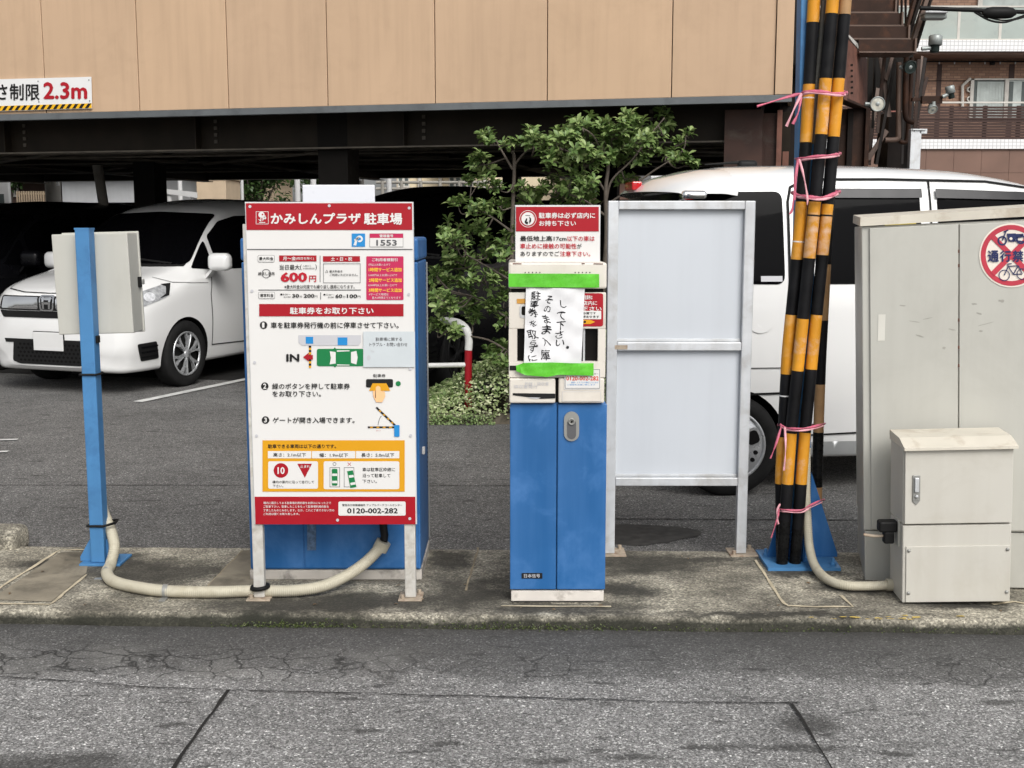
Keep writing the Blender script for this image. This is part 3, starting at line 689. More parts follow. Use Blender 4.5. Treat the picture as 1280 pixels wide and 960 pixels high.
A.ring(174, 597, 26, 30, m_dgrey, 1, 24, 20, 160); A.ring(174, 597, 26, 30, m_dgrey, 1, 24, 200, 340); A.text('繰返し適用', 121, 586, 229, 609, m_black, .012); A.poly([(196, 606), (206, 616), (192, 618)], m_dgrey)
A.frame(555, 530, 803, 660, 3, m_dgrey); A.text('△', 568, 572, 588, 590, m_black, .0); A.text('最大料金を', 596, 574, 684, 590, m_black, .01); A.text('ご利用いただけません。', 598, 597, 786, 614, m_black, .008)
A.text('※最大料金は何度でも繰り返し適用になります。', 296, 672, 764, 698, m_black, .008)
A.rect(122, 704, 806, 709, m_dgrey)
A.rrect(122, 720, 232, 765, 8, m_dgrey); A.rrect(124, 722, 230, 763, 7, m_sw, 2); A.text('通常料金', 132, 731, 224, 755, m_black, .015, 3)
A.text('●8:00～', 268, 730, 338, 742, m_black, 0); A.text('22:00', 290, 748, 338, 758, m_black, 0); A.text('30', 348, 733, 394, 758, m_black, .03); A.text('分', 397, 742, 416, 758, m_black, 0); A.text('200', 424, 733, 496, 758, m_black, .03); A.text('円', 498, 742, 516, 758, m_black, 0)
A.rect(536, 722, 540, 770, m_dgrey)
A.text('●22:00～', 556, 732, 628, 743, m_black, 0); A.text('8:00', 586, 750, 626, 760, m_black, 0); A.text('60', 636, 735, 682, 760, m_black, .03); A.text('分', 685, 744, 704, 760, m_black, 0); A.text('100', 712, 735, 782, 760, m_black, .03); A.text('円', 785, 744, 803, 760, m_black, 0)
A.rrect(842, 482, 1090, 773, 6, m_pink); A.text('ご利用者様割引', 880, 494, 1050, 516, m_sw, .015)
for y, s1, s2 in ((530, '1円以上お買い上げで', '1時間サービス追加'), (600, '5,000円以上お買い上げで', '2時間サービス追加'), (667, '8,000円以上お買い上げで', '3時間サービス追加')):
    A.text(s1, 856, y, 1048 if y > 560 else 1002, y + 16, m_sw, .004); A.text(s2, 858, y + 28, 1078, y + 54, m_ylet, .015)
A.text('※サービス時間は', 858, 728, 990, 744, m_sw, .004); A.text('最大3時間までとなります', 880, 750, 1072, 766, m_sw, .004)
A.rect(128, 800, 1090, 882, m_sred); A.text('駐車券をお取り下さい', 332, 822, 890, 868, m_sw, .025)
# step 1
Bq.circ(157, 34, 25, m_black); Bq.text('1', 147, 17, 163, 51, m_sw, .03)
Bq.text('車を駐車券発行機の前に停車させて下さい。', 205, 14, 1058, 56, m_black, .016)
Bq.poly([(390, 101), (806, 101), (806, 150), (790, 170), (412, 170), (390, 150)], m_lgrey); Bq.rect(438, 112, 488, 158, m_skyb, 2); Bq.rect(651, 116, 716, 168, m_skyb, 2)
Bq.text('IN', 308, 226, 396, 278, m_black, .04)
for i in range(5): Bq.rect(459, 170 + i*30, 475, 185 + i*30, m_black); Bq.rect(459, 185 + i*30, 475, 200 + i*30, m_gold)
Bq.poly([(420, 248), (458, 218), (458, 236), (486, 232), (486, 264), (458, 262), (458, 276)], m_sred, 3)
Bq.rrect(512, 192, 826, 308, 14, m_green); Bq.poly([(598, 208), (638, 214), (638, 290), (598, 296), (606, 252)], m_sw, 2); Bq.poly([(740, 214), (776, 206), (784, 250), (776, 296), (740, 286)], m_sw, 2)
Bq.poly([(646, 202), (730, 202), (730, 208), (646, 212)], m_sw, 2); Bq.poly([(646, 296), (730, 298), (730, 303), (646, 303)], m_sw, 2); Bq.poly([(622, 194), (632, 182), (642, 194)], m_green); Bq.poly([(622, 306), (634, 318), (642, 306)], m_green)
# step 2
Bq.circ(165, 441, 25, m_black); Bq.text('2', 154, 423, 176, 459, m_sw, .03)
Bq.text('緑のボタンを押して駐車券', 214, 422, 733, 462, m_black, .016); Bq.text('をお取り下さい。', 216, 474, 540, 512, m_black, .016)
Bq.text('駐車券', 888, 360, 970, 382, m_black, .01)
Bq.rrect(840, 394, 1020, 450, 10, m_black); Bq.circ(1055, 424, 17, m_green)
Bq.poly([(884, 422), (976, 422), (1002, 472), (860, 472)], m_gold, 2); Bq.poly([(886, 474), (905, 470), (905, 448), (920, 438), (936, 448), (938, 472), (966, 478), (968, 510), (948, 548), (908, 548), (888, 506)], m_skin, 3); Bq.poly([(900, 520), (902, 470), (905, 470), (905, 520)], m_black, 4)
# step 3
Bq.circ(170, 667, 25, m_black); Bq.text('3', 160, 651, 180, 683, m_sw, .03)
Bq.text('ゲートが開き入場できます。', 218, 648, 764, 688, m_black, .016)
Bq.line(908, 582, 1034, 702, 13, m_black); Bq.line(852, 715, 1030, 715, 12, m_black)
for i in range(4):
    a = (i + .5)/4.6; Bq.line(914 + 126*a, 588 + 120*a, 914 + 126*(a + .09), 588 + 120*(a + .09), 9, m_gold, 2); Bq.rect(868 + i*42, 711, 886 + i*42, 720, m_gold, 2)
Bq.rrect(1028, 700, 1064, 778, 6, m_skyb, 3); Bq.ring(1034, 706, 112, 115, m_black, 1, 10, 182, 216); Bq.text('ゲート', 908, 732, 938, 744, m_redl, 0)
# vehicle limits
Cq.rect(150, 162, 1098, 504, m_gold); Cq.text('駐車できる車両は以下の通りです。', 186, 188, 640, 216, m_black, .02)
Cq.rect(186, 234, 1062, 282, m_sw, 2); Cq.rect(475, 234, 479, 282, m_gold, 3); Cq.rect(769, 234, 773, 282, m_gold, 3)
Cq.text('高さ：2.1m以下', 222, 246, 440, 272, m_black, .016, 3); Cq.text('幅：1.9m以下', 530, 248, 720, 274, m_black, .016, 3); Cq.text('長さ：5.0m以下', 808, 248, 1028, 274, m_black, .016, 3)
Cq.rrect(188, 302, 520, 485, 12, m_sw, 2); Cq.rrect(558, 302, 1062, 488, 12, m_sw, 2)
Cq.circ(273, 363, 49, m_sred, 3); Cq.text('10', 250, 340, 298, 388, m_sw, .03, 4)
Cq.poly([(382, 318), (480, 318), (432, 412)], m_sred, 3); Cq.text('止まれ', 402, 326, 466, 346, m_sw, .01, 4)
Cq.text('構内の案内に沿って走行して', 216, 430, 494, 450, m_black, .006, 3); Cq.text('下さい。', 218, 458, 288, 476, m_black, .006, 3)
Cq.ring(630, 320, 9, 12, m_dgrey, 3, 16); Cq.line(718, 310, 740, 332, 3, m_redl, 3); Cq.line(740, 310, 718, 332, 3, m_redl, 3)
Cq.frame(598, 342, 666, 474, 3, m_dgrey, 3); Cq.frame(693, 342, 761, 474, 3, m_dgrey, 3)
Cq.rrect(612, 352, 650, 464, 8, m_green, 4); Cq.rect(614, 384, 648, 400, m_sw, 5); Cq.rect(614, 432, 648, 448, m_sw, 5)
Cq.poly([(714, 368), (752, 362), (776, 474), (736, 480)], m_green, 4); Cq.poly([(724, 396), (756, 392), (760, 408), (727, 412)], m_sw, 5); Cq.poly([(735, 446), (768, 440), (770, 456), (738, 462)], m_sw, 5)
Cq.text('車は駐車区枠線に', 816, 344, 1034, 370, m_black, .01, 3); Cq.text('沿って駐車して', 816, 384, 1002, 410, m_black, .01, 3); Cq.text('下さい。', 816, 424, 912, 448, m_black, .01, 3)
wrect(Cq, 538, 722, m_sred)
for i, (s_, x1) in enumerate((('場内に掲示してある駐車場利用約款をお読みになった上で', 606), ('ご駐車下さい。駐車したことをもって駐車場利用約款を', 592), ('了承したものとみなします。なお、これに了承できない方の', 628), ('ご利用は固くお断り致します。', 396))):
    Cq.text(s_, 156, 571 + i*24.5, x1, 588 + i*24.5, m_sw, .008)
Cq.rrect(656, 570, 1104, 664, 10, m_sw, 2); Cq.text('緊急及び故障連絡先 アップルパークコールセンター', 682, 586, 1082, 602, m_black, .01, 3); Cq.text('0120-002-282', 714, 614, 1052, 650, m_black, .03, 3)
for bd, x, y in ((A, 66, 150), (A, 595, 145), (A, 1128, 160), (A, 80, 713), (A, 1125, 735), (Bq, 97, 283), (Bq, 1135, 326), (Bq, 110, 772), (Bq, 1138, 770), (Cq, 1132, 684), (Cq, 650, 694)): bd.circ(x, y, 10, m_lgrey, 3, 12)
mb.build('sign_board', sg)
mb = MB(); S_ = Board(mb, sgY - .004, 300, 400, 5.3333)
S_.rect(822, 77, 1166, 314, mat('sticker_grey', rgb(196, 203, 206), .35, var=.03, vs=8), 1)
S_.text('駐車場に関する', 904, 116, 1080, 140, m_dgrey, .006); S_.text('トラブル・お問い合わせ', 864, 150, 1116, 176, m_dgrey, .006); S_.text('Tel.', 872, 202, 898, 216, m_lgrey, .0); S_.circ(858, 252, 13, m_lgrey, 2, 16, 18)
mb.build('patch_sticker', sg)

# ---------------------------------------------------------------- ticket machine
TY = gr(696, 754, ZI).y
tl, tr = at(637.5, 752, TY).x, at(756, 752, TY).x; txc = (tl + tr)/2; TD = .42
tm_ = thing('ticket_machine', 'narrow blue and beige ticket machine with dark openings and a paper notice', 'ticket machine', (txc, TY + TD/2, ZI))
z0, z1, z2 = at(696, 737.5, TY).z, at(696, 503, TY).z, at(696, 328, TY).z
mb = MB(); mb.bb(tl + .004, tr - .004, TY + .003, TY + TD, ZI + .006, z0 - .003, m_plinth, .004); mb.bb(tl + .012, tr - .012, TY + .012, TY + TD, ZI - .002, ZI + .007, m_rubber); mb.build('plinth', tm_)
mb = MB(); mb.bb(tl + .003, tr - .003, TY + .012, TY + TD, z0, z1 - .002, m_blue, .004); mb.build('body', tm_)
xs = at(696, 620, TY).x
mb = MB(); mb.bb(tl, xs - .002, TY - .004, TY + .011, z0 + .003, z1 - .006, m_blue, .003)
n_ = Board(mb, TY - .004); n_.rect(652, 716.2, 678, 723.2, m_black); n_.text('日本信号', 655, 717.4, 675, 722.2, m_lgrey, .01)
mb.build('door', tm_)
mb = MB(); mb.bb(xs + .002, tr, TY - .004, TY + .011, z0 + .003, z1 - .006, m_blue, .003); dr = mb.build('door', tm_)
mb = MB(); LB = Board(mb, TY - .007)
def pill(bd, cx, y0, y1, r, m, L, n=10):
    pts = [(cx + r*math.cos(R(180 + 180*i/n)), y0 + r + r*math.sin(R(180 + 180*i/n))) for i in range(n+1)] + [(cx + r*math.cos(R(180*i/n)), y1 - r + r*math.sin(R(180*i/n))) for i in range(n+1)]
    bd.poly(pts, m, L); return pts
pts = pill(LB, 714.5, 514.5, 551.5, 9.5, m_steel, 3); mb.prism([LB.p(x, y, 2.3) for x, y in pts], (0, .012, 0), m_steel)
pill(LB, 714.5, 524, 549, 5.6, m_dgrey, 5); c0 = LB.p(714.5, 527, 5); mb.lathe([(.013, -.004), (.013, .004), (.009, .006), (.009, .003), (0, .003)], Matrix.Translation(c0) @ Matrix.Rotation(R(90), 4, 'X'), m_steel, 20); mb.lathe([(.004, .0062), (0, .0062)], Matrix.Translation(c0) @ Matrix.Rotation(R(90), 4, 'X'), m_hole, 10)
mb.build('lock_handle', dr)
# head: hood, body with openings, two lower flaps
HY = TY - .022; hl, hr = at(635.5, 400, HY).x, at(758, 400, HY).x
zh0 = at(696, 361, HY).z; zh1 = at(696, 365, HY).z
mb = MB(); mb.bb(hl, hr, HY, TY + TD, zh0, z2, m_beige, .008)
hb = Board(mb, HY)
for bx in (656.5, 719):
    for i in range(5):
        for j in range(3): hb.circ(bx + i*4.6, 340.5 + j*4.6, .75, m_hole, 1, 8)
for x0, x1, y in ((641, 652, 329.4), (727, 731, 329.2), (742, 754, 329.6)): hb.line(x0, y, x1, y + .3, 1.1, m_rust2, 1)
mb.build('hood', tm_)
mb = MB(); mb.bb(hl + .01, hr - .01, HY + .03, TY + TD, z1 + .004, zh0 + .004, m_hole); mb.build('inner_case', tm_)
# face plate with the two tall openings cut out: strips around them
mb = MB(); f0, f1 = HY, HY + .035
X = lambda px: at(px, 430, HY).x
Z = lambda py: at(696, py, HY).z
yo0, yo1 = Z(411), Z(452); zb0 = Z(472)
mb.bb(X(636), X(757), f0, f1, yo0, zh1 - .002, m_beige, .003); mb.bb(X(636), X(646.5), f0, f1, yo1, yo0, m_beige); mb.bb(X(747.5), X(757), f0, f1, yo1, yo0, m_beige)
mb.bb(X(636), X(757), f0, f1, zb0, yo1, m_beige, .002)
mb.bb(X(729), X(731.5), f0 + .012, f1, yo1, yo0, m_alu)
fbd = Board(mb, HY)
fbd.rect(646, 373.5, 658, 379.5, mat('tan_label', rgb(192, 140, 62), .5), 1); fbd.rrect(649.5, 381.5, 664, 397.5, 3, m_alu, 1); fbd.rrect(652, 383, 664, 394, 2, m_hole, 2); fbd.rect(637, 457, 646, 463, m_black, 1)
fbd.rrect(700, 366.5, 754, 408, 3, m_sred, 1)
for s_, y in (('駐車券は', 369), ('必ず店内に', 376), ('お持ち下さい', 383)): fbd.text(s_, 752 - 8.3*len(s_) + (12 if len(s_) == 4 else 6 if len(s_) == 5 else 0), y, 740.5 if len(s_) == 4 else 746.5 if len(s_) == 5 else 752, y + 5.6, m_sw, .02)
fbd.rect(703, 388.5, 751.5, 399, m_sw, 2); fbd.text('出庫時に必要です', 712, 390, 745, 393, m_black, .01, 3); fbd.text('料金精算を済ませます', 707, 394.2, 749, 397.6, m_black, .01, 3)
fbd.poly([(722, 399.8), (738, 399.8), (744, 402.4), (738, 405), (722, 405)], m_gold, 2); fbd.circ(731, 402.3, 1.6, m_black, 3, 10)
mb.build('face_plate', tm_)
mb = MB(); mb.bb(X(636.5), X(694.5), HY - .006, HY + .03, z1 + .001, zb0 - .002, m_beige, .006)
fl = Board(mb, HY - .006); fl.text('領収書発行', 642, 481, 672, 485.5, m_lgrey, 0, 1); fl.text('釣銭・領収書', 656, 477.5, 686, 482, m_lgrey, 0, 1); fl.poly([(641, 491.4), (694, 492), (694, 498), (676, 498.6), (664, 497), (641, 494)], m_black, 1); fl.poly([(660, 496.6), (676, 497), (672, 498.6), (664, 498)], m_lgrey, 2)
mb.build('receipt_flap', tm_)
mb = MB(); mb.bb(X(698.5), X(756), HY - .004, HY + .03, z1 + .001, zb0 - .002, m_beige, .006)
fl = Board(mb, HY - .004); fl.rect(702, 488, 752, 502, m_beige, 1); fl.frame(703, 489.5, 751, 501.5, .4, m_lgrey, 2)
mb.build('service_flap', tm_)
mb = MB(); fl = Board(mb, HY - .0052); fl.rect(705.5, 461, 750.5, 487, m_sw, 1); fl.frame(706.3, 461.5, 749.8, 485.6, .5, m_dgrey, 2)
fl.text('お問い合わせコールセンター', 708, 466, 748, 468.6, m_black, .0); fl.text('0120-002-282', 707.8, 470.2, 748.4, 475.6, mat('orange_red', rgb(214, 66, 46), .4), .025)
fl.text('故障・トラブルの際はこちらまで', 714, 477, 748, 479.2, m_skyb, 0); fl.text('ご連絡をお願い致します', 709, 480, 744, 481.8, m_skyb, 0)
mb.build('phone_sticker', tm_)

# small sign standing on the machine
SY = TY + .03
mb = MB(); a, c_ = at(644.5, 257, SY), at(749.5, 327, SY)
mb.bb(a.x, c_.x, SY, SY + .006, z2 + .001, a.z, m_sw); mb.bb(a.x - .002, c_.x + .002, SY + .0065, SY + .011, z2 + .001, a.z + .002, m_alu)
b8 = Board(mb, SY, 620, 240, 8.0)
b8.rect(200, 148, 1028, 394, m_sred); b8.ring(320, 268, 80, 85, m_sw, 2, 36); b8.circ(320, 268, 66, m_sw, 2)
b8.poly([(285, 300), (302, 262), (314, 266), (306, 300), (322, 296), (318, 326), (296, 318)], m_black, 3); b8.poly([(330, 246), (350, 262), (352, 292), (336, 320), (330, 290), (338, 276)], m_black, 3); b8.rect(294, 232, 342, 237, m_black, 3); b8.circ(372, 242, 5, m_sw, 2, 8)
b8.text('駐車券は必ず店内に', 428, 206, 992, 264, m_sw, .025); b8.text('お持ち下さい', 430, 286, 800, 340, m_sw, .025)
b8.text('最低地上高17cm', 242, 438, 706, 492, m_black, .02); b8.text('以下の車は', 712, 440, 986, 492, m_redl, .015)
b8.text('車止めに接触の可能性', 242, 514, 806, 568, m_redl, .018); b8.text('が', 812, 516, 856, 566, m_black, .015)
b8.text('ありますのでご', 244, 592, 634, 642, m_black, .015); b8.text('注意下さい。', 640, 592, 944, 644, m_redl, .015)
tag(mb.build('notice_sign', None, Vector((txc, SY, z2))), 'red and white warning sign standing on top of the ticket machine', 'sign')

# handwritten paper and the tape that holds it
m_paper = mat('crumpled_paper', (0.72, 0.72, 0.73, 1), .75, var=.02, vs=6)
m_ink = mat('ink', (0.02, 0.02, 0.022, 1), .6)
PYp = HY - .010
def paper_y(u, v): return PYp - .003*math.sin(u*7 + v*5) * math.sin(v*9 - u*3) - .004*max(0, math.sin(u*3.1 + 1.2*v)) - .0025*math.sin(v*21 + 4*u)*math.sin(u*15)
def paper_p(u, v, off=0):
    x = (657.5 + (731 - 657.5)*u)*(1 - v) + (654.8 + (726.5 - 654.8)*u)*v; y = 359.5 + (456 - 359.5)*v + 1.2*u*(1-v)
    return at(x, y, paper_y(u, v) - off)
mb = MB(); NU_, NV_ = 26, 34
mb.add([paper_p(i/NU_, j/NV_) for j in range(NV_+1) for i in range(NU_+1)], [(j*(NU_+1)+i, j*(NU_+1)+i+1, (j+1)*(NU_+1)+i+1, (j+1)*(NU_+1)+i) for j in range(NV_) for i in range(NU_)], m_paper, True)
class PB(Board):
    def p(s, x, y, L):
        px, py = s.ox + x/s.k, s.oy + y/s.k; v = (py - 359.5)/(456 - 359.5)
        l, r_ = 657.5*(1-v) + 654.8*v, 731*(1-v) + 726.5*v; u = (px - l)/(r_ - l)
        return at(px, py, paper_y(u, v) - .0012)
hw = PB(mb, 0, 620, 320, 8.0); rr = random.Random(3)
def hand(chars, boxes):
    for ch, (x0, y0, x1, y1) in zip(chars, boxes): hw.text(ch, x0, y0, x1, y1, m_ink, .007, 2, rot=rr.uniform(-.2, .16), wob=4.0, skew=rr.uniform(-.2, .1))
hand('駐車券を取らずに', [(352, 352, 446, 440), (342, 444, 430, 516), (326, 524, 420, 606), (340, 640, 402, 704), (314, 738, 414, 830), (338, 842, 402, 890), (330, 886, 416, 968), (326, 992, 412, 1050)])
hand('そのまま入庫', [(494, 400, 566, 482), (484, 502, 552, 566), (468, 592, 540, 672), (458, 690, 552, 782), (462, 810, 534, 900), (448, 934, 540, 1042)])
hand('して下さい', [(640, 450, 702, 516), (614, 556, 694, 640), (600, 650, 690, 744), (596, 750, 676, 822), (596, 838, 684, 900)])
hw.circ(716, 914, 15, m_ink, 2, 12)
tag(mb.build('paper_notice', None, Vector((txc, PYp, Z(456)))), 'crumpled white paper with handwritten vertical lines taped to the ticket machine', 'paper notice')
m_tape = mat('green_tape', rgb(92, 184, 52), .28, var=.10, vs=14, alpha=1)
def tape(top, bot, Y0, label, wob):
    m_b = MB(); n = 60; vs = []
    for i in range(n+1):
        u = i/n
        def lerp(c):
            k = u*(len(c)-1); j = min(int(k), len(c)-2); f = k - j; return (c[j][0]*(1-f) + c[j+1][0]*f, c[j][1]*(1-f) + c[j+1][1]*f)
        (xa, ya), (xb, yb2) = lerp(top), lerp(bot)
        for k in range(6):
            f = k/5; x = xa + (xb-xa)*f; y = ya + (yb2-ya)*f
            vs.append(at(x, y, Y0 - wob*(math.sin(u*19 + f*4)*math.sin(f*8 - u*5)*.5 + .5)*(1 if .1 < u < .95 else .4)))
    m_b.add(vs, [(i*6+k, i*6+k+1, (i+1)*6+k+1, (i+1)*6+k) for i in range(n) for k in range(5)], m_tape, True)
    return tag(m_b.build('green_tape', None, Vector((txc, Y0, at(696, (top[0][1]+bot[0][1])/2, Y0).z))), label, 'tape', 'strips of green tape on the ticket machine')
tape([(635.8, 342), (690, 342), (749, 342.5)], [(635.8, 358.5), (690, 359.2), (749, 359.5)], HY - .0185, 'straight green tape strip across the hood above the paper notice', .002)
tape([(645, 457), (655, 453.6), (690, 453), (715, 454), (742, 454)], [(645.5, 464), (657, 469), (684, 471.2), (698, 468.5), (742, 469.6)], HY - .0185, 'rumpled green tape strip along the bottom edge of the paper notice', .004)
# ---------------------------------------------------------------- framed board seen from behind
FY = gr(765, 694, ZI).y
fb_ = thing('framed_board', 'back of a sign board, two pale panels in an aluminium frame on two legs', 'sign board', (at(850, 694, FY).x, FY, ZI))
def xat(px, py, Y=FY): return at(px, py, Y).x
tw = .044
xl = (at(760, 252, FY).x + at(758.5, 690, FY).x + .0)/2 ; xl = at(760, 300, FY).x
xr = at(943.5, 300, FY).x
ztop = at(850, 251, FY).z; zb = ZI + .008
railz = [ztop, at(850, 428, FY).z, at(850, 597.5, FY).z]
for k, x in enumerate((xl, xr - tw)):
    mb = MB(); mb.bb(x, x + tw, FY, FY + .04, zb, ztop if k == 0 else ztop, m_alu, .003); leg = mb.build('leg', fb_)
    mb = MB(); mb.bb(x - .03, x + tw + .05, FY - .03, FY + .10, ZI, ZI + .007, m_rplate, .002)
    for dx, dy in ((-.012, -.01), (tw + .03, .08)): mb.tube([(x + dx, FY + dy, ZI + .005), (x + dx, FY + dy, ZI + .024)], .009, m_rplate, 6)
    mb.build('base_plate', leg)
for z in railz:
    mb = MB(); mb.bb(xl + tw + .0005, xr - tw - .0005, FY + .001, FY + .039, z - .036, z, m_alu, .003)
    if z == railz[1]: mb.bb(xl + tw - .01, xl + tw + .045, FY - .001, FY + .0005, z - .030, z - .012, m_rplate)
    mb.build('rail', fb_)
for za, zb2 in ((railz[0] - .037, railz[1] + .001), (railz[1] - .037, railz[2] + .001)):
    mb = MB(); mb.bb(xl + tw + .0005, xr - tw - .0005, FY + .030, FY + .036, zb2, za, m_panel); mb.bb(xl + tw + .0005, xr - tw - .0005, FY + .022, FY + .030, zb2, zb2 + .012, m_alu, .001)
    mb.build('panel', fb_)

# ---------------------------------------------------------------- gate post with striped poles tied to it
GY = gr(1000, 700, ZI).y
pc = at(999, 700, GY)
gp = thing('gate_post', 'blue steel post with large triangular gussets on a blue base plate', 'post', (pc.x, GY, ZI))
mb = MB(); zt_p = at(1000, -260, GY).z
mb.bb(-.038, .038, -.038, .038, .016, zt_p, m_bluef, .004, Matrix.Translation((pc.x - .006, GY, ZI)) @ Matrix.Rotation(R(-.85), 4, 'Y'))
mb.tube([(pc.x - .042, GY - .043, at(1000, 88, GY).z)] + [(pc.x + dx, GY + dy, at(1000, 88, GY).z) for dx, dy in ((.042, -.043), (.042, .043), (-.042, .043), (-.042, -.043))], .004, m_rubber, 6)
mb.build('column', gp)
q = [gr(944.5, 691, ZI), gr(960, 714, ZI), gr(1051, 714, ZI), gr(1035, 691, ZI)]
mb = MB(); mb.prism([(p.x, p.y, ZI + .001) for p in q], (0, 0, .014), m_bluef)
mb.build('base_plate', gp)
zg = at(1000, 590, GY).z
for sx, wd in ((-1, .10), (1, .125)):
    mb = MB(); x = pc.x + sx*.0385
    mb.prism([(x, GY - .005, ZI + .016), (x + sx*wd, GY - .005, ZI + .016), (x + sx*wd, GY - .005, ZI + .03), (x, GY - .005, zg)], (0, .01, 0), m_blue); mb.build('gusset', gp)
mb = MB(); mb.prism([(pc.x - .005, GY - .0385, ZI + .016), (pc.x - .005, GY - .085, ZI + .016), (pc.x - .005, GY - .085, ZI + .03), (pc.x - .005, GY - .0385, zg - .1)], (.01, 0, 0), m_blue); mb.build('gusset', gp)
mb = MB()
for px, py in ((1041, 706), (957, 694)):
    p = gr(px, py, ZI + .016); mb.tube([p, p + Vector((0, 0, .012))], .013, m_bluef, 6); mb.tube([p + Vector((0, 0, .012)), p + Vector((0, 0, .03))], .007, m_bluef, 8)
mb.build('anchor_bolt', gp)

m_py = mat('pole_yellow', rgb(208, 142, 34), .5, var=.06, vs=14, dirt=.5, dcol=rgb(216, 176, 120), ds=15)
m_pw = mat('pole_worn_yellow', rgb(206, 142, 36), .6, var=.1, vs=10, dirt=.95, dcol=rgb(206, 172, 146), ds=13)
m_pb = mat('pole_black', (0.009, 0.009, 0.010, 1), .5, var=.3, vs=10, dirt=.35, dcol=(.025, .024, .022, 1), ds=9)
m_pb2 = mat('pole_tape_black', (0.008, 0.008, 0.008, 1), .28, var=.3, vs=18, bump=.4, bs=40)
m_tan = mat('pole_bare_tan', rgb(168, 132, 92), .65, var=.12, vs=12, dirt=.4, ds=12)
def pole(pix, Y, r, segs, label, group='striped barrier poles tied to the blue gate post', Ys=None):
    """pix: centre line points; segs: (material, end y) from the top down"""
    P = [at(x, y, Y if Ys is None else Ys[i]) for i, (x, y) in enumerate(pix)]
    ys = [y for _, y in pix]
    def pt(y):
        for i in range(len(ys)-1):
            if ys[i] <= y <= ys[i+1] or i == len(ys)-2:
                f = (y - ys[i])/(ys[i+1] - ys[i]); return P[i].lerp(P[i+1], f)
    m_b = MB(); y = ys[0]
    for j, (m_, ye) in enumerate(segs):
        k = 4; rr_ = r*(1.0 + (.018 if j % 2 else 0)) 
        m_b.tube([pt(y + (ye - y)*i/k) for i in range(k+1)], rr_, m_, 16); y = ye
    o = thing('striped_pole', label, 'pole', tuple(pt(ys[-1])), group=group); m_b.build('shaft', o)
    return o, m_b, pt
Yp = GY - .065
y_, k_, w_ = m_py, m_pb, m_pw
oA, _, ptA = pole([(1041, -300), (1017.5, 0), (1007.5, 178), (999.5, 290), (984.5, 440), (976, 600), (977.5, 704)], Yp + .012, .0248,
     [(k_, -250), (y_, -150), (k_, -60), (y_, 28), (k_, 105), (y_, 178), (k_, 252), (y_, 324), (k_, 393), (y_, 467), (k_, 545), (y_, 604), (k_, 650), (m_pb2, 706)], 'black and clean yellow striped pole, outermost of the tied bundle beside the framed board')
oB, _, ptB = pole([(1067, -300), (1041, 0), (1020, 240), (1001.5, 420), (988.5, 543), (977, 708)], Yp - .035, .0248,
     [(k_, -240), (w_, -70), (w_, 17), (k_, 97), (w_, 167), (k_, 252), (w_, 322), (k_, 398), (w_, 463), (k_, 541), (w_, 604), (k_, 650), (m_pb2, 710)], 'black and worn yellow striped pole in the middle of the tied bundle')
oC, _, ptC = pole([(1079, -300), (1057, 0), (1036, 240), (1018, 420), (1006, 543), (993.5, 709)], Yp - .028, .0242,
     [(k_, -240), (w_, -70), (m_tan, 18), (k_, 97), (y_, 170), (k_, 255), (w_, 318), (k_, 393), (w_, 461), (k_, 540), (w_, 604), (k_, 660), (m_pb2, 711)], 'black and peeling yellow striped pole with taped foot, beside the conduit hose')
oD, _, ptD = pole([(1062, -300), (1045, 100), (1031.5, 345), (1026, 450), (1023, 540), (1020, 664)], GY + .07, .0225,
     [(m_tan, 100), (k_, 330), (m_tan, 400), (k_, 480), (m_tan, 540), (m_pb2, 608), (m_tan, 700)], 'bare tan pole with black bands standing behind the other poles')
# small white bands and a ribbed grey hose between the poles
mb = MB()
for pt, y, r in ((ptA, 302, .0256), (ptA, 494, .0256), (ptA, 122, .0256)): mb.tube([pt(y - .8), pt(y + .8)], r, m_white, 14)
mb.build('white_band', oA)
mb = MB(); mb.tube([pt_ + Vector((0, 0, 0)) for pt_ in [ptB(268), ptB(270)]], .0258, m_rubber, 14); mb.tube([ptC(268), ptC(270)], .0252, m_rubber, 14); mb.build('thin_tie', oB)
hp = smooth_path([at(1043, -300, Yp + .03), at(1029.5, 0, Yp + .02), at(1020, 110, Yp + .01), at(1014, 180, Yp + .02)], 40)
mb = MB(); mb.tube(hp, [.0125*(1 if i % 3 else .88) for i in range(len(hp))], mat('grey_hose', rgb(92, 90, 84), .5), 10)
tag(mb.build('grey_hose', None, hp[-1]), 'thin ribbed grey hose hanging between the striped poles', 'hose')

# pink tape ties
m_ptape = mat('pink_tape', rgb(196, 100, 122), .45, var=.14, vs=30)
m_ptape2 = mat('pink_tape_faded', rgb(218, 160, 168), .45, var=.14, vs=30)
def ribbon(m_b, pts, wd, m_, seed=0):
    P = smooth_path(pts, 8); vs = []; N = len(P); q = random.Random(seed)
    for i, p in enumerate(P):
        d = (P[min(i+1, N-1)] - P[max(i-1, 0)]).normalized(); s = d.cross(Vector((0, 1, 0)))
        s = s.normalized() if s.length > .05 else Vector((0, 0, 1)); tw_ = .5*math.sin(i*.35 + seed); s = (s*math.cos(tw_) + d.cross(s)*math.sin(tw_)).normalized()
        ww = wd*(.7 + .3*math.sin(i*.5 + seed) + q.uniform(-.1, .1)); nn = d.cross(s)*.0012
        vs += [p + s*ww/2 + nn, p + nn*2.2, p - s*ww/2 + nn, p - s*ww/2 - nn, p - nn*.4, p + s*ww/2 - nn]
    m_b.add(vs, [(i*6+k, i*6+(k+1) % 6, (i+1)*6+(k+1) % 6, (i+1)*6+k) for i in range(N-1) for k in range(6)], m_, True)
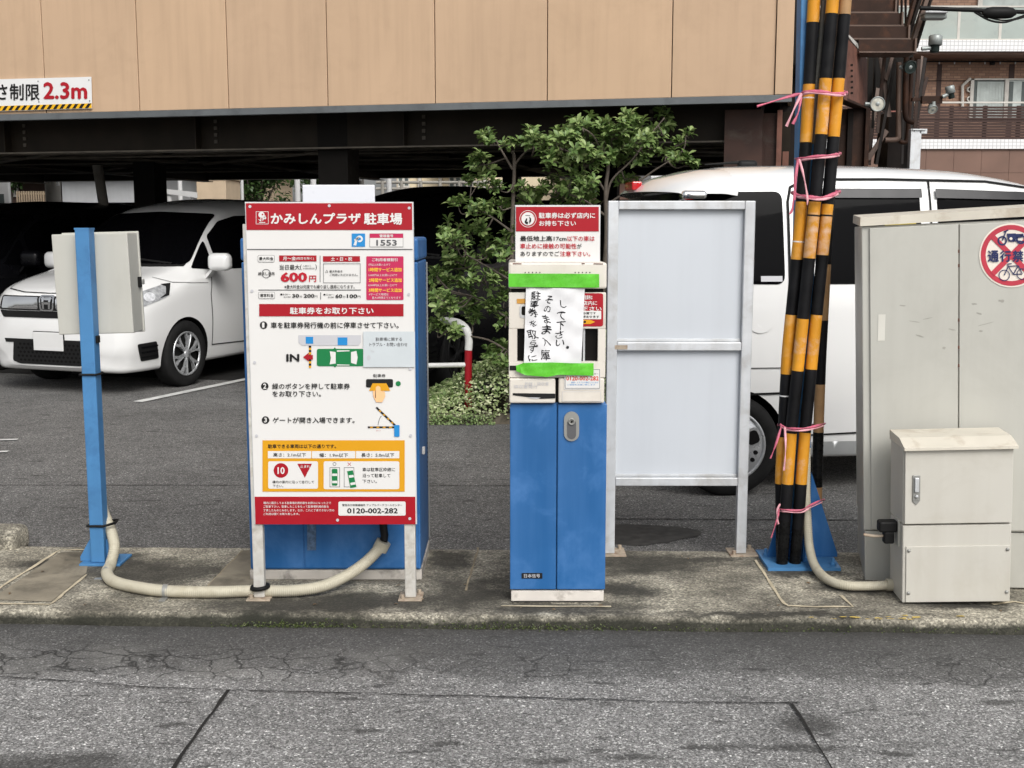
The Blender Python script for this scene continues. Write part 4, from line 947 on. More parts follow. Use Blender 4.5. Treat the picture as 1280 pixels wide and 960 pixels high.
def tie(pxs, Yf, tails, label, wd=.022, m_=None):
    wd *= .72
    m_ = m_ or m_ptape; m_b = MB()
    front = [at(x, y, Yf + dy) for x, y, dy in pxs]
    back = [at(x, y - 1, GY + .10) for x, y, _ in (pxs[-1], pxs[len(pxs)//2], pxs[0])]
    ribbon(m_b, front + [at(pxs[-1][0] + 3, pxs[-1][1], GY + .03)] + back + [at(pxs[0][0] - 3, pxs[0][1], GY + .02), front[0]], wd, m_, 1)
    ribbon(m_b, [p + Vector((.002, -.004, -.008)) for p in front], wd*.7, m_ptape2, 4)
    for i, tl_ in enumerate(tails): ribbon(m_b, [at(x, y, Yf - .012 + (d_[0] if d_ else 0)) for x, y, *d_ in tl_], wd*.85, m_ if i % 2 == 0 else m_ptape2, 5 + i)
    o = thing('pink_tape_tie', label, 'tape', tuple(front[0])); m_b.build('strand', o); return o
Yt = Yp - .068
tie([(1001, 118, .055), (1008, 114, .02), (1030, 115, -.012), (1050, 117, -.006), (1056, 116, .01)], Yt, [[(1001, 117, .05), (985, 121, .05), (946, 133, .0)], [(1002, 117, .03), (994, 133, .0), (983, 158, .0)], [(1001, 120, .03), (998, 140, .01), (991, 155, .01)]], 'topmost pink tape tie on the poles, with a tail pointing out sideways', .022)
tie([(997, 199, .055), (1006, 197, .02), (1025, 195, -.012), (1044, 193, -.008), (1048, 192, .01)], Yt, [[(998, 199, .03), (994, 222, .0), (991, 258, .0), (987, 268, .0)], [(999, 199, .03), (1005, 222, .0), (1009, 245, -.01), (1009, 256, -.01)], [(997, 200, .03), (995, 230, .01), (993, 250, .01)]], 'pink tape tied round the poles level with the van roof, ends hanging', .018)
tie([(992, 242, .055), (1000, 244, .02), (1018, 247, -.012), (1036, 245, -.008), (1047, 240, .01)], Yt, [], 'thick pink tape wrap round the poles just under the van roof line', .024)
tie([(975, 531, .055), (984, 535, .02), (996, 536, -.012), (1014, 534, -.008), (1028, 530, .05)], Yt, [[(977, 532, .03), (970, 555, .0), (963, 573, .0)], [(981, 534, .03), (982, 560, -.02), (980, 588, -.02)]], 'pink tape tied round the poles in front of the van wheel', .017)
tie([(972, 636, .055), (980, 637, .0), (1000, 638, -.012), (1012, 632, .0), (1027, 625, .05)], Yt, [[(974, 636, .03), (971, 650, .0), (964, 672, .0)], [(975, 630, .03), (971, 640, .0), (973, 655, .0)]], 'pink tape tied round the black pole feet, lowest of the ties', .015)

# hose from the post to the grey box
path2 = [at(1008, 560, Yp + .01), at(1007.5, 610, Yp + .0), at(1009, 650, Yp - .02), at(1012, 685, Yp - .05)] + [gr(1019, 708, zc_ + .01), gr(1034, 724, zc_), gr(1056, 731.5, zc_), gr(1084, 732.5, zc_), gr(1116, 731, zc_ + .004)]
hose2 = corrugated('conduit_hose', path2, .019, m_cream, 'cream corrugated conduit hose curving from the gate post to the grey box', 'hose')
e = gr(1113, 731, zc_ + .004); mb = MB(); mb.tube([e + Vector((-.016, 0, 0)), e + Vector((.012, 0, 0))], .0245, m_cream, 14); mb.build('end_fitting', hose2)

# ---------------------------------------------------------------- large grey cabinet
cb = gr(1080, 725, ZI)
gc = thing('control_cabinet', 'large grey street cabinet with a round no entry sign, leaning slightly', 'cabinet', tuple(cb))
MC = Matrix.Translation(cb) @ Matrix.Rotation(R(13), 4, 'Z').inverted() @ Matrix.Rotation(R(-2.6), 4, 'Y')
CW, CD = 1.05, .46
P = MC.inverted() @ at(1080, 283, cb.y); ch = P.z
zpl = .205
mb = MB(); mb.bb(0, CW, 0, CD, zpl + .004, ch, m_grey, .004, MC); mb.build('body', gc)
mb = MB(); mb.bb(.004, CW - .004, .004, CD - .004, -.02, zpl, m_grey, .003, MC); mb.build('plinth', gc)
mb = MB(); mb.prism([MC @ Vector(p) for p in ((-.006, -.014, ch + .001), (CW + .006, -.014, ch + .018), (CW + .006, CD + .006, ch + .034), (-.006, CD + .006, ch + .016))], (0, 0, .034), m_lid)
mb.build('lid', gc)
xseam = None
def cfp(px, py, off=.0):                       # point on the cabinet front
    I = MC.inverted(); Pc = I @ CAM; D = I.to_3x3() @ ray(px, py); tt = (-off - Pc.y)/D.y; return MC @ (Pc + D*tt)
sx_ = (MC.inverted() @ cfp(1198, 400)).x
mb = MB(); mb.bb(.03, sx_ - .0025, -.010, .0, zpl + .012, ch - .008, m_grey, .002, MC)
bq = [cfp(x, y, .0112) for x, y in ((1098, 393), (1107, 393), (1106, 426), (1097, 426))]; mb.poly(bq, mat('faded_label', rgb(208, 206, 197), .5))
mb.build('door', gc)
mb = MB(); mb.bb(sx_ + .0025, CW - .03, -.010, .0, zpl + .012, ch - .008, m_grey, .002, MC); mb.build('door', gc)
m_scuff = mat('cabinet_scuff', rgb(158, 156, 148), .6, var=.05)
mb = MB(); q_ = random.Random(4)
for px, py, w_, h_, an in ((1232, 405, 26, 1.0, -.25), (1218, 380, 7, 3, 0), (1224, 392, 9, 3, .3), (1252, 376, 9, 4, .1), (1226, 414, 6, 3, 0), (1128, 382, 10, 2, .1), (1150, 420, 12, 2, .3), (1190, 412, 9, 2, .2), (1180, 435, 5, 4, 0), (1143, 402, 16, 1.2, .15), (1160, 398, 14, 1.2, -.2)):
    pts = []
    for i in range(12):
        a = 2*math.pi*i/12; x = math.cos(a)*w_/2*q_.uniform(.7, 1.1); y = math.sin(a)*h_/2*q_.uniform(.6, 1.1); pts.append(cfp(px + x*math.cos(an) - y*math.sin(an), py + x*math.sin(an) + y*math.cos(an), .0106))
    mb.poly(pts, m_scuff)
for py in (312, 330, 398, 432, 455): mb.poly([cfp(x, y, .0108) for x, y in ((1197.6, py), (1199.4, py), (1199.4, py + 4), (1197.6, py + 4))], m_rust2)
mb.build('scuff_marks', gc)
class CB(Board):
    def p(s, x, y, L): return cfp(s.ox + x/s.k, s.oy + y/s.k, .0112 + .0012*L)
mb = MB(); r8 = CB(mb, 0, 1180, 240, 4.8)
cx, cy = 404, 380; m_navy = mat('sign_navy', rgb(40, 48, 92), .45, var=.05); m_sred2 = mat('sign_faded_red', rgb(186, 58, 74), .45, var=.06, vs=8); m_off = mat('sign_offwhite', rgb(232, 222, 210), .45, var=.02)
r8.circ(cx, cy, 193, m_off, 1, 56); r8.ring(cx, cy, 154, 183, m_sred2, 2, 56)
r8.line(cx-112, cy-112, cx+112, cy+112, 32, m_sred2, 3); r8.line(cx-112, cy+112, cx+112, cy-112, 32, m_sred2, 3.4)
for i, ch_ in enumerate('通行禁止'): r8.text(ch_, 262 + i*74, 350, 330 + i*74, 420, m_navy, .03, 4)
r8.ring(350, 292, 19, 29, m_navy, 4, 24); r8.ring(462, 284, 19, 29, m_navy, 4, 24); r8.poly([(376, 250), (430, 248), (436, 276), (420, 300), (388, 296)], m_navy, 4); r8.poly([(424, 252), (478, 250), (470, 272), (436, 276)], m_navy, 4)
r8.line(350, 292, 372, 236, 7, m_navy, 4); r8.line(358, 240, 386, 228, 7, m_navy, 4); r8.line(410, 290, 490, 300, 8, m_navy, 4); r8.circ(402, 280, 9, m_off, 5, 12)
r8.ring(362, 500, 29, 34, m_navy, 4, 28); r8.ring(470, 492, 29, 34, m_navy, 4, 28)
for a_ in (((362, 500), (386, 446)), ((386, 446), (446, 442)), ((390, 452), (416, 494)), ((416, 494), (446, 442)), ((446, 442), (470, 492)), ((416, 494), (470, 492)), ((380, 432), (406, 430)), ((386, 446), (382, 432))): r8.line(*a_[0], *a_[1], 6, m_navy, 4)
mb.build('round_sign', gc)

# ---------------------------------------------------------------- two part grey box in front of it
b0 = gr(1127.5, 755, ZI); BYf = b0.y
MB2 = Matrix.Translation(b0) @ Matrix.Rotation(R(-2.0), 4, 'Y') @ Matrix.Rotation(R(-4), 4, 'Z')
bw = (at(1261, 752, BYf).x - b0.x)*.985
I2 = MB2.inverted()
zs = (I2 @ at(1127, 656, BYf)).z; zt2 = (I2 @ at(1127, 560, BYf)).z; zt3 = (I2 @ at(1118, 544, BYf + .1)).z
sb = thing('meter_box', 'beige grey two part meter box with a sloped hood in front of the large cabinet', 'box', tuple(b0)); DB = .19
mb = MB(); mb.bb(0, bw, 0, DB, .004, zs - .003, m_grey2, .005, MB2); mb.build('lower_case', sb)
mb = MB(); mb.bb(.012, bw - .004, -.006, -.0005, .008, (I2 @ at(1127, 683, BYf)).z, m_grey2, .002, MB2)
for x in (.022, bw - .016):
    for z in (.045, (I2 @ at(1127, 688, BYf)).z): mb.lathe([(.007, 0), (.006, .004), (0, .005)], MB2 @ Matrix.Translation((x, -.006, z)) @ Matrix.Rotation(R(90), 4, 'X'), m_steel, 12)
mb.build('cover_plate', sb)
mb = MB(); mb.bb(0, bw, .004, DB, zs, zt2 - .002, m_grey2, .004, MB2); mb.build('upper_case', sb)
mb = MB(); mb.bb(.004, bw - .003, -.010, .003, zs + .004, zt2 - .006, m_grey2, .003, MB2); mb.build('door', sb)
mb = MB(); hb_ = [MB2 @ Vector(p) for p in ((-.004, -.030, zt2 - .006), (-.004, -.030, zt2 + .004), (-.004, .05, zt2 + .030), (-.004, DB + .004, zt2 + .036), (-.004, DB + .004, zt2 - .001), (-.004, .006, zt2 - .001))]
mb.prism(hb_, (MB2.to_3x3() @ Vector((bw + .012, 0, 0))), m_lid); mb.build('hood', sb)
mb = MB(); hx = (I2 @ at(1144, 610, BYf)).x; hz0 = (I2 @ at(1144, 628, BYf)).z; hz1 = (I2 @ at(1144, 593, BYf)).z
mb.bb(hx - .014, hx + .014, -.016, -.010, hz0 + .01, hz1, m_steel, .002, MB2); mb.bb(hx - .008, hx + .008, -.024, -.016, (hz0+hz1)/2 - .01, hz1 - .008, m_alu, .003, MB2); mb.lathe([(.006, 0), (.006, .006), (0, .006)], MB2 @ Matrix.Translation((hx, -.016, hz0 + .028)) @ Matrix.Rotation(R(90), 4, 'X'), m_alu, 12)
mb.prism([MB2 @ Vector(p) for p in ((hx - .014, -.014, hz0 + .01), (hx + .014, -.014, hz0 + .01), (hx, -.014, hz0 - .006))], MB2.to_3x3() @ Vector((0, .006, 0)), m_steel)
mb.build('door_handle', sb)
mb = MB(); gx = -.038
pz = (I2 @ at(1104, 664, BYf)).z
mb.bb(-.075, -.004, .05, .10, pz - .022, pz + .022, m_rubber, .008, MB2); mb.bb(-.055, -.016, .055, .095, pz - .068, pz - .020, m_rubber, .006, MB2); mb.bb(-.006, .002, .04, .11, pz - .075, pz + .03, m_grey, .002, MB2)
mb.tube([MB2 @ Vector(p) for p in ((-.05, .075, pz - .04), (-.09, .08, pz - .042), (-.125, .09, pz - .038))], .006, m_rplate, 8)
mb.build('cable_connector', sb)
# ---------------------------------------------------------------- cars
m_paint = mat('car_paint_white', (0.78, 0.78, 0.77, 1), .22, var=.008, vs=2, coat=1.0)
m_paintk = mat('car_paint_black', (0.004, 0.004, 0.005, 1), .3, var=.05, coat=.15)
m_glass = mat('car_glass_dark', (0.002, 0.002, 0.0025, 1), .05, var=.02, spec=.04)
m_seam = mat('car_seam', (0.012, 0.012, 0.012, 1), .6)
m_plast = mat('car_black_plastic', (0.014, 0.014, 0.014, 1), .5, var=.1)
m_chrome = mat('car_chrome', (0.80, 0.80, 0.80, 1), .10, metal=1.0, var=.01)
m_lamp = mat('car_lamp_clear', (0.42, 0.43, 0.44, 1), .12, metal=.15, var=.25, vs=22, coat=1.0)
m_lampr = mat('car_lamp_red', rgb(190, 20, 28), .15, var=.15, vs=60, coat=1.0)
m_tyre = mat('tyre', (0.016, 0.016, 0.016, 1), .75, var=.12, vs=20)
m_rim = mat('rim_silver', rgb(188, 190, 192), .28, metal=.55, var=.03, coat=.6)
m_well = mat('wheel_well', (0.006, 0.006, 0.006, 1), .8)

def pchip(xs, ys, x):
    n = len(xs)
    if x <= xs[0]: return ys[0]
    if x >= xs[-1]: return ys[-1]
    i = max(j for j in range(n - 1) if xs[j] <= x)
    h = [xs[j+1] - xs[j] for j in range(n-1)]; d = [(ys[j+1] - ys[j])/h[j] for j in range(n-1)]
    def m(j):
        if j == 0: return d[0]
        if j == n-1: return d[-1]
        if d[j-1]*d[j] <= 0: return 0
        a, b = 2*h[j] + h[j-1], h[j] + 2*h[j-1]; return (a + b)/(a/d[j-1] + b/d[j])
    t = (x - xs[i])/h[i]; t2 = t*t; t3 = t2*t
    return (2*t3-3*t2+1)*ys[i] + (t3-2*t2+t)*h[i]*m(i) + (-2*t3+3*t2)*ys[i+1] + (t3-t2)*h[i]*m(i+1)

class Car:
    def __init__(s, root, st, paint, scale_z=1.0):
        s.root = root; s.paint = paint
        st = sorted(st); xs = [a[0] for a in st]; s.xs = xs
        mb = MB(); rings = []; L = xs[0]; x = xs[0]; X = []
        while x < xs[-1] - 1e-6:
            X.append(x); x += .03 if (x - xs[0] > .25 and xs[-1] - x > .3) else .012
        X.append(xs[-1])
        for x in X:
            zb, zs, ze, zt, wb, wm, ws, wt = [pchip(xs, [a[k] for a in st], x)*(scale_z if k in (2, 3, 4) and False else 1) for k in range(1, 9)]
            P = [(0, zb), (wb - .10, zb), (wb - .01, zb + .015), (wb + .01, zb + .09), (wm, zb + (zs - zb)*.45), (wm, zb + (zs - zb)*.72), (ws, zs), (ws*.55 + wt*.45 + .006, zs*.55 + ze*.45), (wt + .012, ze - .035), (wt - .06, ze + (zt-ze)*.45), (wt*.55, zt - .006), (0, zt)]
            P = [Vector(p) for p in P]
            for _ in range(3):
                Q = [P[0]]
                for a, b in zip(P, P[1:]): Q += [a.lerp(b, .25), a.lerp(b, .75)]
                Q.append(P[-1]); P = Q
            rings.append([Vector((x, p.x, p.y)) for p in P] + [Vector((x, -p.x, p.y)) for p in P[-2:0:-1]])
        n = len(rings[0]); vs = [v for r_ in rings for v in r_]
        fs = [(i*n+k, i*n+(k+1) % n, (i+1)*n+(k+1) % n, (i+1)*n+k) for i in range(len(rings)-1) for k in range(n)]
        mb.add(vs, fs, paint, True)
        mb.add(rings[0], [tuple(range(n))], paint, True); mb.add(rings[-1], [tuple(range(n))[::-1]], paint, True)
        s.n = n; s.mb = mb
        bm = bmesh.new()
        V = [bm.verts.new(v) for v in mb.v]
        for f in mb.f: bm.faces.new([V[i] for i in f])
        bmesh.ops.remove_doubles(bm, verts=bm.verts, dist=1e-5); bmesh.ops.recalc_face_normals(bm, faces=bm.faces)
        me = bpy.data.meshes.new('body'); bm.to_mesh(me); s.bvh = BVHTree.FromBMesh(bm); bm.free()
        me.materials.append(paint)
        for p in me.polygons: p.use_smooth = True
        s.body = bpy.data.objects.new('body', me); COL.objects.link(s.body)
    def wells(s, centers, r, depth=.30, wmax=.9):
        for cx, cz in centers:
            for sy in (-1, 1):
                m_b = MB(); M = Matrix.Translation((cx, sy*(wmax + .3), cz)) @ Matrix.Rotation(R(90*sy), 4, 'X')
                m_b.lathe([(0, 0), (r, 0), (r, .3 + depth), (0, .3 + depth)], M, m_well, 48)
                o = m_b.build('cutter', None, Vector((0, 0, 0)))
                b = bmesh.new(); b.from_mesh(o.data); bmesh.ops.remove_doubles(b, verts=b.verts, dist=1e-5); bmesh.ops.recalc_face_normals(b, faces=b.faces); b.to_mesh(o.data); b.free()
                md = s.body.modifiers.new('b', 'BOOLEAN'); md.operation = 'DIFFERENCE'; md.solver = 'EXACT'; md.object = o; md.material_mode = 'TRANSFER'
                dg = bpy.context.evaluated_depsgraph_get(); me = bpy.data.meshes.new_from_object(s.body.evaluated_get(dg))
                s.body.modifiers.clear(); s.body.data = me; me.name = 'body'
                bpy.data.objects.remove(o)
        s.body.data.set_sharp_from_angle(angle=R(42))
        s.body.parent = s.root
    def patch(s, name, poly, mode, m, off=.004, res=.035, parent=None, r=0.0, mb=None, sm=True):
        D = {'left': ((1, 0, 0), (0, 0, 1), (0, -1, 0)), 'right': ((1, 0, 0), (0, 0, 1), (0, 1, 0)), 'front': ((0, 1, 0), (0, 0, 1), (-1, 0, 0)),
             'rear': ((0, 1, 0), (0, 0, 1), (1, 0, 0)), 'top': ((1, 0, 0), (0, 1, 0), (0, 0, -1)),
             'diagl': ((-.7071, .7071, 0), (0, 0, 1), (-.7071, -.7071, 0)), 'diagr': ((.7071, .7071, 0), (0, 0, 1), (-.7071, .7071, 0)),
             'rdiagr': ((-.7071, .7071, 0), (0, 0, 1), (.7071, .7071, 0)), 'rdiagl': ((.7071, .7071, 0), (0, 0, 1), (.7071, -.7071, 0))}[mode]
        U, V, W = [Vector(v) for v in D]
        P = [Vector(p) for p in poly]
        if r:
            Q = []
            for i in range(len(P)):
                a, b, c = P[i-1], P[i], P[(i+1) % len(P)]
                ra = min(r, (a-b).length*.45); rc = min(r, (c-b).length*.45)
                p0 = b + (a-b).normalized()*ra; p2 = b + (c-b).normalized()*rc
                for k in range(6):
                    t = k/5; Q.append(p0*(1-t)**2 + b*2*t*(1-t) + p2*t*t)
            P = Q
        O = []
        for i in range(len(P)):
            a, b = P[i], P[(i+1) % len(P)]; k = max(1, int((b-a).length/res))
            O += [a.lerp(b, j/k) for j in range(k)]
        def inside(q):
            c = False
            for i in range(len(O)):
                a, b = O[i-1], O[i]
                if (a.y > q.y) != (b.y > q.y) and q.x < (b.x-a.x)*(q.y-a.y)/(b.y-a.y) + a.x: c = not c
            return c
        x0, x1 = min(p.x for p in O), max(p.x for p in O); y0, y1 = min(p.y for p in O), max(p.y for p in O); I = []
        y = y0 + res*.5
        while y < y1:
            x = x0 + res*.5
            while x < x1:
                q = Vector((x, y))
                if inside(q) and min((q - o).length for o in O) > res*.4: I.append(q)
                x += res
            y += res
        n = len(O)
        res_ = delaunay_2d_cdt(O + I, [(i, (i+1) % n) for i in range(n)], [], 1, 1e-6)
        vs = []
        for v in res_[0]:
            o = U*v.x + V*v.y - W*4.0
            loc, nor, _, _ = s.bvh.ray_cast(o, W)
            if loc is None: loc, nor, _, _ = s.bvh.find_nearest(o + W*3.3)
            if nor.dot(W) > 0: nor = -nor
            vs.append(loc + nor*off)
        own = mb is None
        if own: mb = MB()
        mb.add(vs, [tuple(f) for f in res_[2]], m, sm)
        if own: return mb.build(name, parent or s.root, Vector((0, 0, 0)))
    def line(s, name, pts, w, mode, m, off=.006, mb=None):
        """a thin band following pts (2D)"""
        own = mb is None
        if own: mb = MB()
        for a, b in zip(pts, pts[1:]):
            a, b = Vector(a), Vector(b); d = (b-a).normalized(); nn = Vector((-d.y, d.x))*w/2; e = d*w*.2
            s.patch(None, [a - e + nn, b + e + nn, b + e - nn, a - e - nn], mode, m, off, .025, mb=mb)
        if own: return mb.build(name, s.root, Vector((0, 0, 0)))
    def wheel(s, cx, y, cz, r, w, style, rr=.66):
        m_rim = MATS['rim_silver'] if s.paint is m_paint else m_plast  # black cars: garage shade put into the rim colour
        sy = 1 if y > 0 else -1
        M = Matrix.Translation((cx, y, cz)) @ Matrix.Rotation(R(-90*sy), 4, 'X')      # local z points outward
        m_b = MB(); m_b.lathe([(r*rr - .01, -w), (r*.9, -w), (r, -w*.86), (r, -.03), (r*.985, -.012), (r*.94, 0), (r*.80, .004), (r*rr + .004, -.004), (r*rr - .006, -.02)], M, m_tyre, 56)
        o = m_b.build('wheel', s.root, Vector((0, 0, 0)))
        m_b = MB(); R0 = r*rr
        m_b.lathe([(R0 + .004, -.012), (R0 + .002, .002), (R0 - .010, .003), (R0 - .016, -.010)], M, m_rim, 56)
        if style == 'spoke':
            m_b.lathe([(R0 - .012, -.035), (0, -.04)], M, m_plast, 40); m_b.lathe([(.045, -.004), (.04, .008), (0, .010)], M, m_rim, 24)
            for k in range(6):
                A = M @ Matrix.Rotation(2*math.pi*k/6 + .3, 4, 'Z')
                for sgn in (-1, 1):
                    pl = [(.03, sgn*.008, .004), (R0*.6, sgn*.022, .006), (R0 - .008, sgn*.062, -.004), (R0 - .006, sgn*.028, -.004), (R0*.62, sgn*.004, .004), (.03, 0, .004)]
                    m_b.prism([A @ Vector(p) for p in pl], A.to_3x3() @ Vector((0, 0, -.025)), m_rim)
                pl = [(.03, -.016, .001), (R0*.55, -.014, .002), (R0*.7, 0, .001), (R0*.55, .014, .002), (.03, .016, .001)]
                m_b.prism([A @ Vector(p) for p in pl], A.to_3x3() @ Vector((0, 0, -.02)), m_rim)
        else:
            m_b.lathe([(R0 - .014, -.008), (R0*.86, .006), (R0*.55, .014), (R0*.3, .016), (R0*.26, .022), (0, .024)], M, m_rim, 56)
            for k in range(8):
                A = M @ Matrix.Rotation(2*math.pi*(k + .5)/8, 4, 'Z')
                big = k % 2 == 0
                if big:
                    for L_, m_, h_ in ((.042, m_rim, .0155), (.030, m_well, .0185)):
                        pts = [(R0*.66 + (L_*1.15)*math.copysign(abs(math.cos(t_))**.6, math.cos(t_)), L_*1.25*math.copysign(abs(math.sin(t_))**.6, math.sin(t_)), h_ - .004*0) for t_ in [j*math.pi/12 for j in range(24)]]
                        m_b.prism([A @ Vector(p) for p in pts], A.to_3x3() @ Vector((0, 0, -.02)), m_)
                else:
                    for q in (-.022, .022):
                        pts = [(R0*.72 + .014*math.cos(t_), q + .012*math.sin(t_), .0125) for t_ in [j*math.pi/8 for j in range(16)]]
                        m_b.prism([A @ Vector(p) for p in pts], A.to_3x3() @ Vector((0, 0, -.02)), m_well)
        m_b.build('rim', o)
        return o

def minivan(name, label, loc, rz, paint, group=None, detail=True):
    m_chrome, m_lamp, m_white = (MATS['car_chrome'], MATS['car_lamp_clear'], MATS['sign_white']) if paint is m_paint else (m_paintk, m_glass, m_plast)  # black cars: deep shade put into trim, lamp and plate colours
    root = thing(name, label, 'car', loc, rz, group, world=False)
    S = [(0.00, .25, .58, .80, .85, .46, .56, .56, .44), (-.05, .21, .62, .86, .905, .62, .70, .69, .56), (-.18, .19, .70, .93, .965, .74, .80, .785, .66), (-.40, .19, .79, .99, 1.03, .79, .835, .825, .70),
         (-.70, .19, .88, 1.05, 1.09, .80, .845, .84, .72), (-.92, .19, .95, 1.10, 1.15, .80, .848, .842, .725), (-1.35, .19, .99, 1.40, 1.445, .80, .848, .842, .69), (-1.66, .19, 1.01, 1.575, 1.645, .80, .848, .842, .66),
         (-1.9, .19, 1.02, 1.63, 1.72, .80, .848, .842, .65), (-2.5, .19, 1.03, 1.67, 1.79, .80, .848, .842, .645), (-3.4, .20, 1.03, 1.67, 1.79, .80, .848, .84, .64), (-3.95, .21, 1.02, 1.62, 1.74, .79, .84, .825, .62),
         (-4.10, .24, 1.0, 1.48, 1.60, .75, .81, .79, .59), (-4.20, .32, .95, 1.2, 1.3, .66, .72, .70, .52)]
    c = Car(root, S, paint)
    WX, RX, WR = -.86, -3.36, .312
    c.wells([(WX, .305), (RX, .305)], .352)
    for x in (WX, RX):
        for y in (.838, -.838): c.wheel(x, y, .312, WR, .19, 'spoke')
    c.patch('windshield', [(-.735, 1.135), (.735, 1.135), (.70, 1.30), (.615, 1.615), (0, 1.64), (-.615, 1.615), (-.70, 1.30)], 'front', m_glass, .007, .03, r=.05)
    for sd, q in (('left', 1), ('right', -1)):
        c.patch('quarter_window', [(-1.06, 1.10), (-1.36, 1.08), (-1.36, 1.36), (-1.30, 1.32)], sd, m_glass, .004, .04, r=.03)
        c.patch('side_window', [(-1.42, 1.08), (-1.42, 1.40), (-1.66, 1.545), (-1.95, 1.60), (-2.36, 1.61), (-2.36, 1.08)], sd, m_glass, .004, .05, r=.04)
        c.patch('side_window', [(-2.42, 1.08), (-2.42, 1.61), (-3.1, 1.60), (-3.1, 1.08)], sd, m_glass, .004, .05, r=.04)
        c.patch('side_window', [(-3.16, 1.10), (-3.16, 1.60), (-3.7, 1.57), (-3.9, 1.2)], sd, m_glass, .004, .05, r=.05)
        mb = MB(); c.line('s', [(-1.30, 1.06), (-1.25, .85), (-1.27, .36), (-2.38, .33), (-2.39, 1.06)], .010, sd, m_seam, mb=mb); c.line('s', [(-.60, 1.03), (-.75, .98), (-1.22, .96)], .004, sd, m_seam, mb=mb); c.line('s', [(-2.4, .33), (-3.05, .36)], .010, sd, m_seam, mb=mb)
        mb.build('panel_gaps', c.root, Vector((0, 0, 0)))
        dg = 'diagl' if q > 0 else 'diagr'
        k = 1 if q > 0 else -1
        # headlight: outline given in the diagonal view
        hl = [(.575, .755), (.72, .765), (1.02, .86), (1.055, .965), (.98, .965), (.78, .915), (.60, .875)]
        o = c.patch('headlight', [(k*a, b) for a, b in hl], dg, m_lamp, .006, .03, r=.03)
        c.patch('lamp_bezel', [(k*a, b) for a, b in ((.93, .845), (1.03, .87), (1.06, .975), (.96, .968), (1.01, .945), (1.0, .885))], dg, m_plast, .008, .03, parent=o)
        c.patch('reflector_bowl', [(k*(.84 + .055*math.cos(a)), .862 + .04*math.sin(a)) for a in [i*.52 for i in range(12)]], dg, mat('lamp_reflector', (.62, .63, .65, 1), .2, var=.2, vs=30, coat=1) if paint is m_paint else m_plast, .010, .03, parent=o)
        mb = MB(); c.patch(None, [(k*a, b) for a, b in ((.70, .46), (.885, .47), (.905, .31), (.73, .30))], dg, m_plast, .006, .03, mb=mb, r=.02)
        for i in range(3): c.patch(None, [(k*a, b) for a, b in ((.73, .435 - i*.045), (.89, .44 - i*.045), (.892, .425 - i*.045), (.735, .42 - i*.045))], dg, m_paintk, .014, .03, mb=mb)
        mb.build('fog_lamp_grille', c.root, Vector((0, 0, 0)))
        mb = MB(); M = Matrix.Translation((-1.22, q*.985, 1.16)) @ Matrix.Rotation(q*R(12), 4, 'Z'); mb.box((0, 0, 0), (.15, .22, .17), c.paint, .055, M, seg=4, smooth=True)
        mb.prism([Vector((-1.25, q*.93, 1.09)), Vector((-1.19, q*.93, 1.09)), Vector((-1.20, q*.83, 1.0)), Vector((-1.28, q*.83, 1.0))], (0, 0, .035), c.paint); mb.build('wing_mirror', root, Vector((0, 0, 0)))
    mb = MB(); c.patch(None, [(-.40, .475), (.40, .475), (.42, .29), (.34, .265), (-.34, .265), (-.42, .29)], 'front', m_plast, .006, .04, mb=mb, r=.02)
    c.patch(None, [(-.50, .492), (.50, .492), (.49, .458), (-.49, .458)], 'front', m_plast, .007, .05, mb=mb)
    for i in range(5):
        for j in range(17):
            y = -.37 + j*.046 + (i % 2)*.023; z = .445 - i*.036
            if abs(y) < .37: c.patch(None, [(y - .017, z), (y, z + .013), (y + .017, z), (y, z - .013)], 'front', m_well, .0085, .05, mb=mb)
    mb.build('lower_grille', root, Vector((0, 0, 0)))
    mb = MB(); c.patch(None, [(-.56, .745), (.56, .745), (.50, .685), (-.50, .685)], 'front', m_plast, .006, .04, mb=mb, r=.02)
    c.patch(None, [(-.56, .875), (.56, .875), (.57, .75), (-.57, .75)], 'front', m_plast, .006, .04, mb=mb, r=.02); mb.build('grille', root, Vector((0, 0, 0)))
    for a, b in ((-.53, -.10), (.10, .53)):
        c.patch('chrome_bar', [(a, .862), (b, .862), (b, .762), (a, .762)], 'front', m_chrome, .012, .04, r=.015)
    mb = MB(); z0, z1 = .745, .88
    c.patch(None, [(-.085, z1), (.085, z1), (.075, z0), (-.075, z0)], 'front', m_chrome, .014, .03, mb=mb, r=.03); c.patch(None, [(-.068, z1 - .014), (.068, z1 - .014), (.058, z0 + .014), (-.058, z0 + .014)], 'front', m_plast, .016, .03, mb=mb, r=.025)
    for q in (-1, 1): c.patch(None, [(q*.052, z1 - .02), (q*.028, z1 - .02), (q*.022, z0 + .02), (q*.042, z0 + .02)], 'front', m_chrome, .019, .03, mb=mb)
    c.patch(None, [(-.03, .826), (.03, .826), (.03, .806), (-.03, .806)], 'front', m_chrome, .019, .03, mb=mb); mb.build('emblem', root, Vector((0, 0, 0)))
    mb = MB(); mb.box((.012, 0, .475), (.012, .33, .165), m_white, .004); mb.box((.004, 0, .475), (.012, .345, .18), m_plast, .004); mb.build('number_plate', root, Vector((0, 0, 0)))
    mb = MB(); c.line('s', [(-.60, 1.02), (-.54, .93), (-.30, .905), (0, .90), (.30, .905), (.54, .93), (.60, 1.02)], .006, 'front', m_seam, mb=mb); mb.build('hood_gap', root, Vector((0, 0, 0)))
    mb = MB()
    c.patch(None, [(-.72, 1.15), (.72, 1.15), (.72, 1.118), (-.72, 1.118)], 'front', m_plast, .006, .05, mb=mb)
    for a, b in (((.62, 1.14), (-.02, 1.20)), ((-.02, 1.14), (-.55, 1.19))): c.line('s', [a, b], .014, 'front', m_plast, .014, mb=mb)
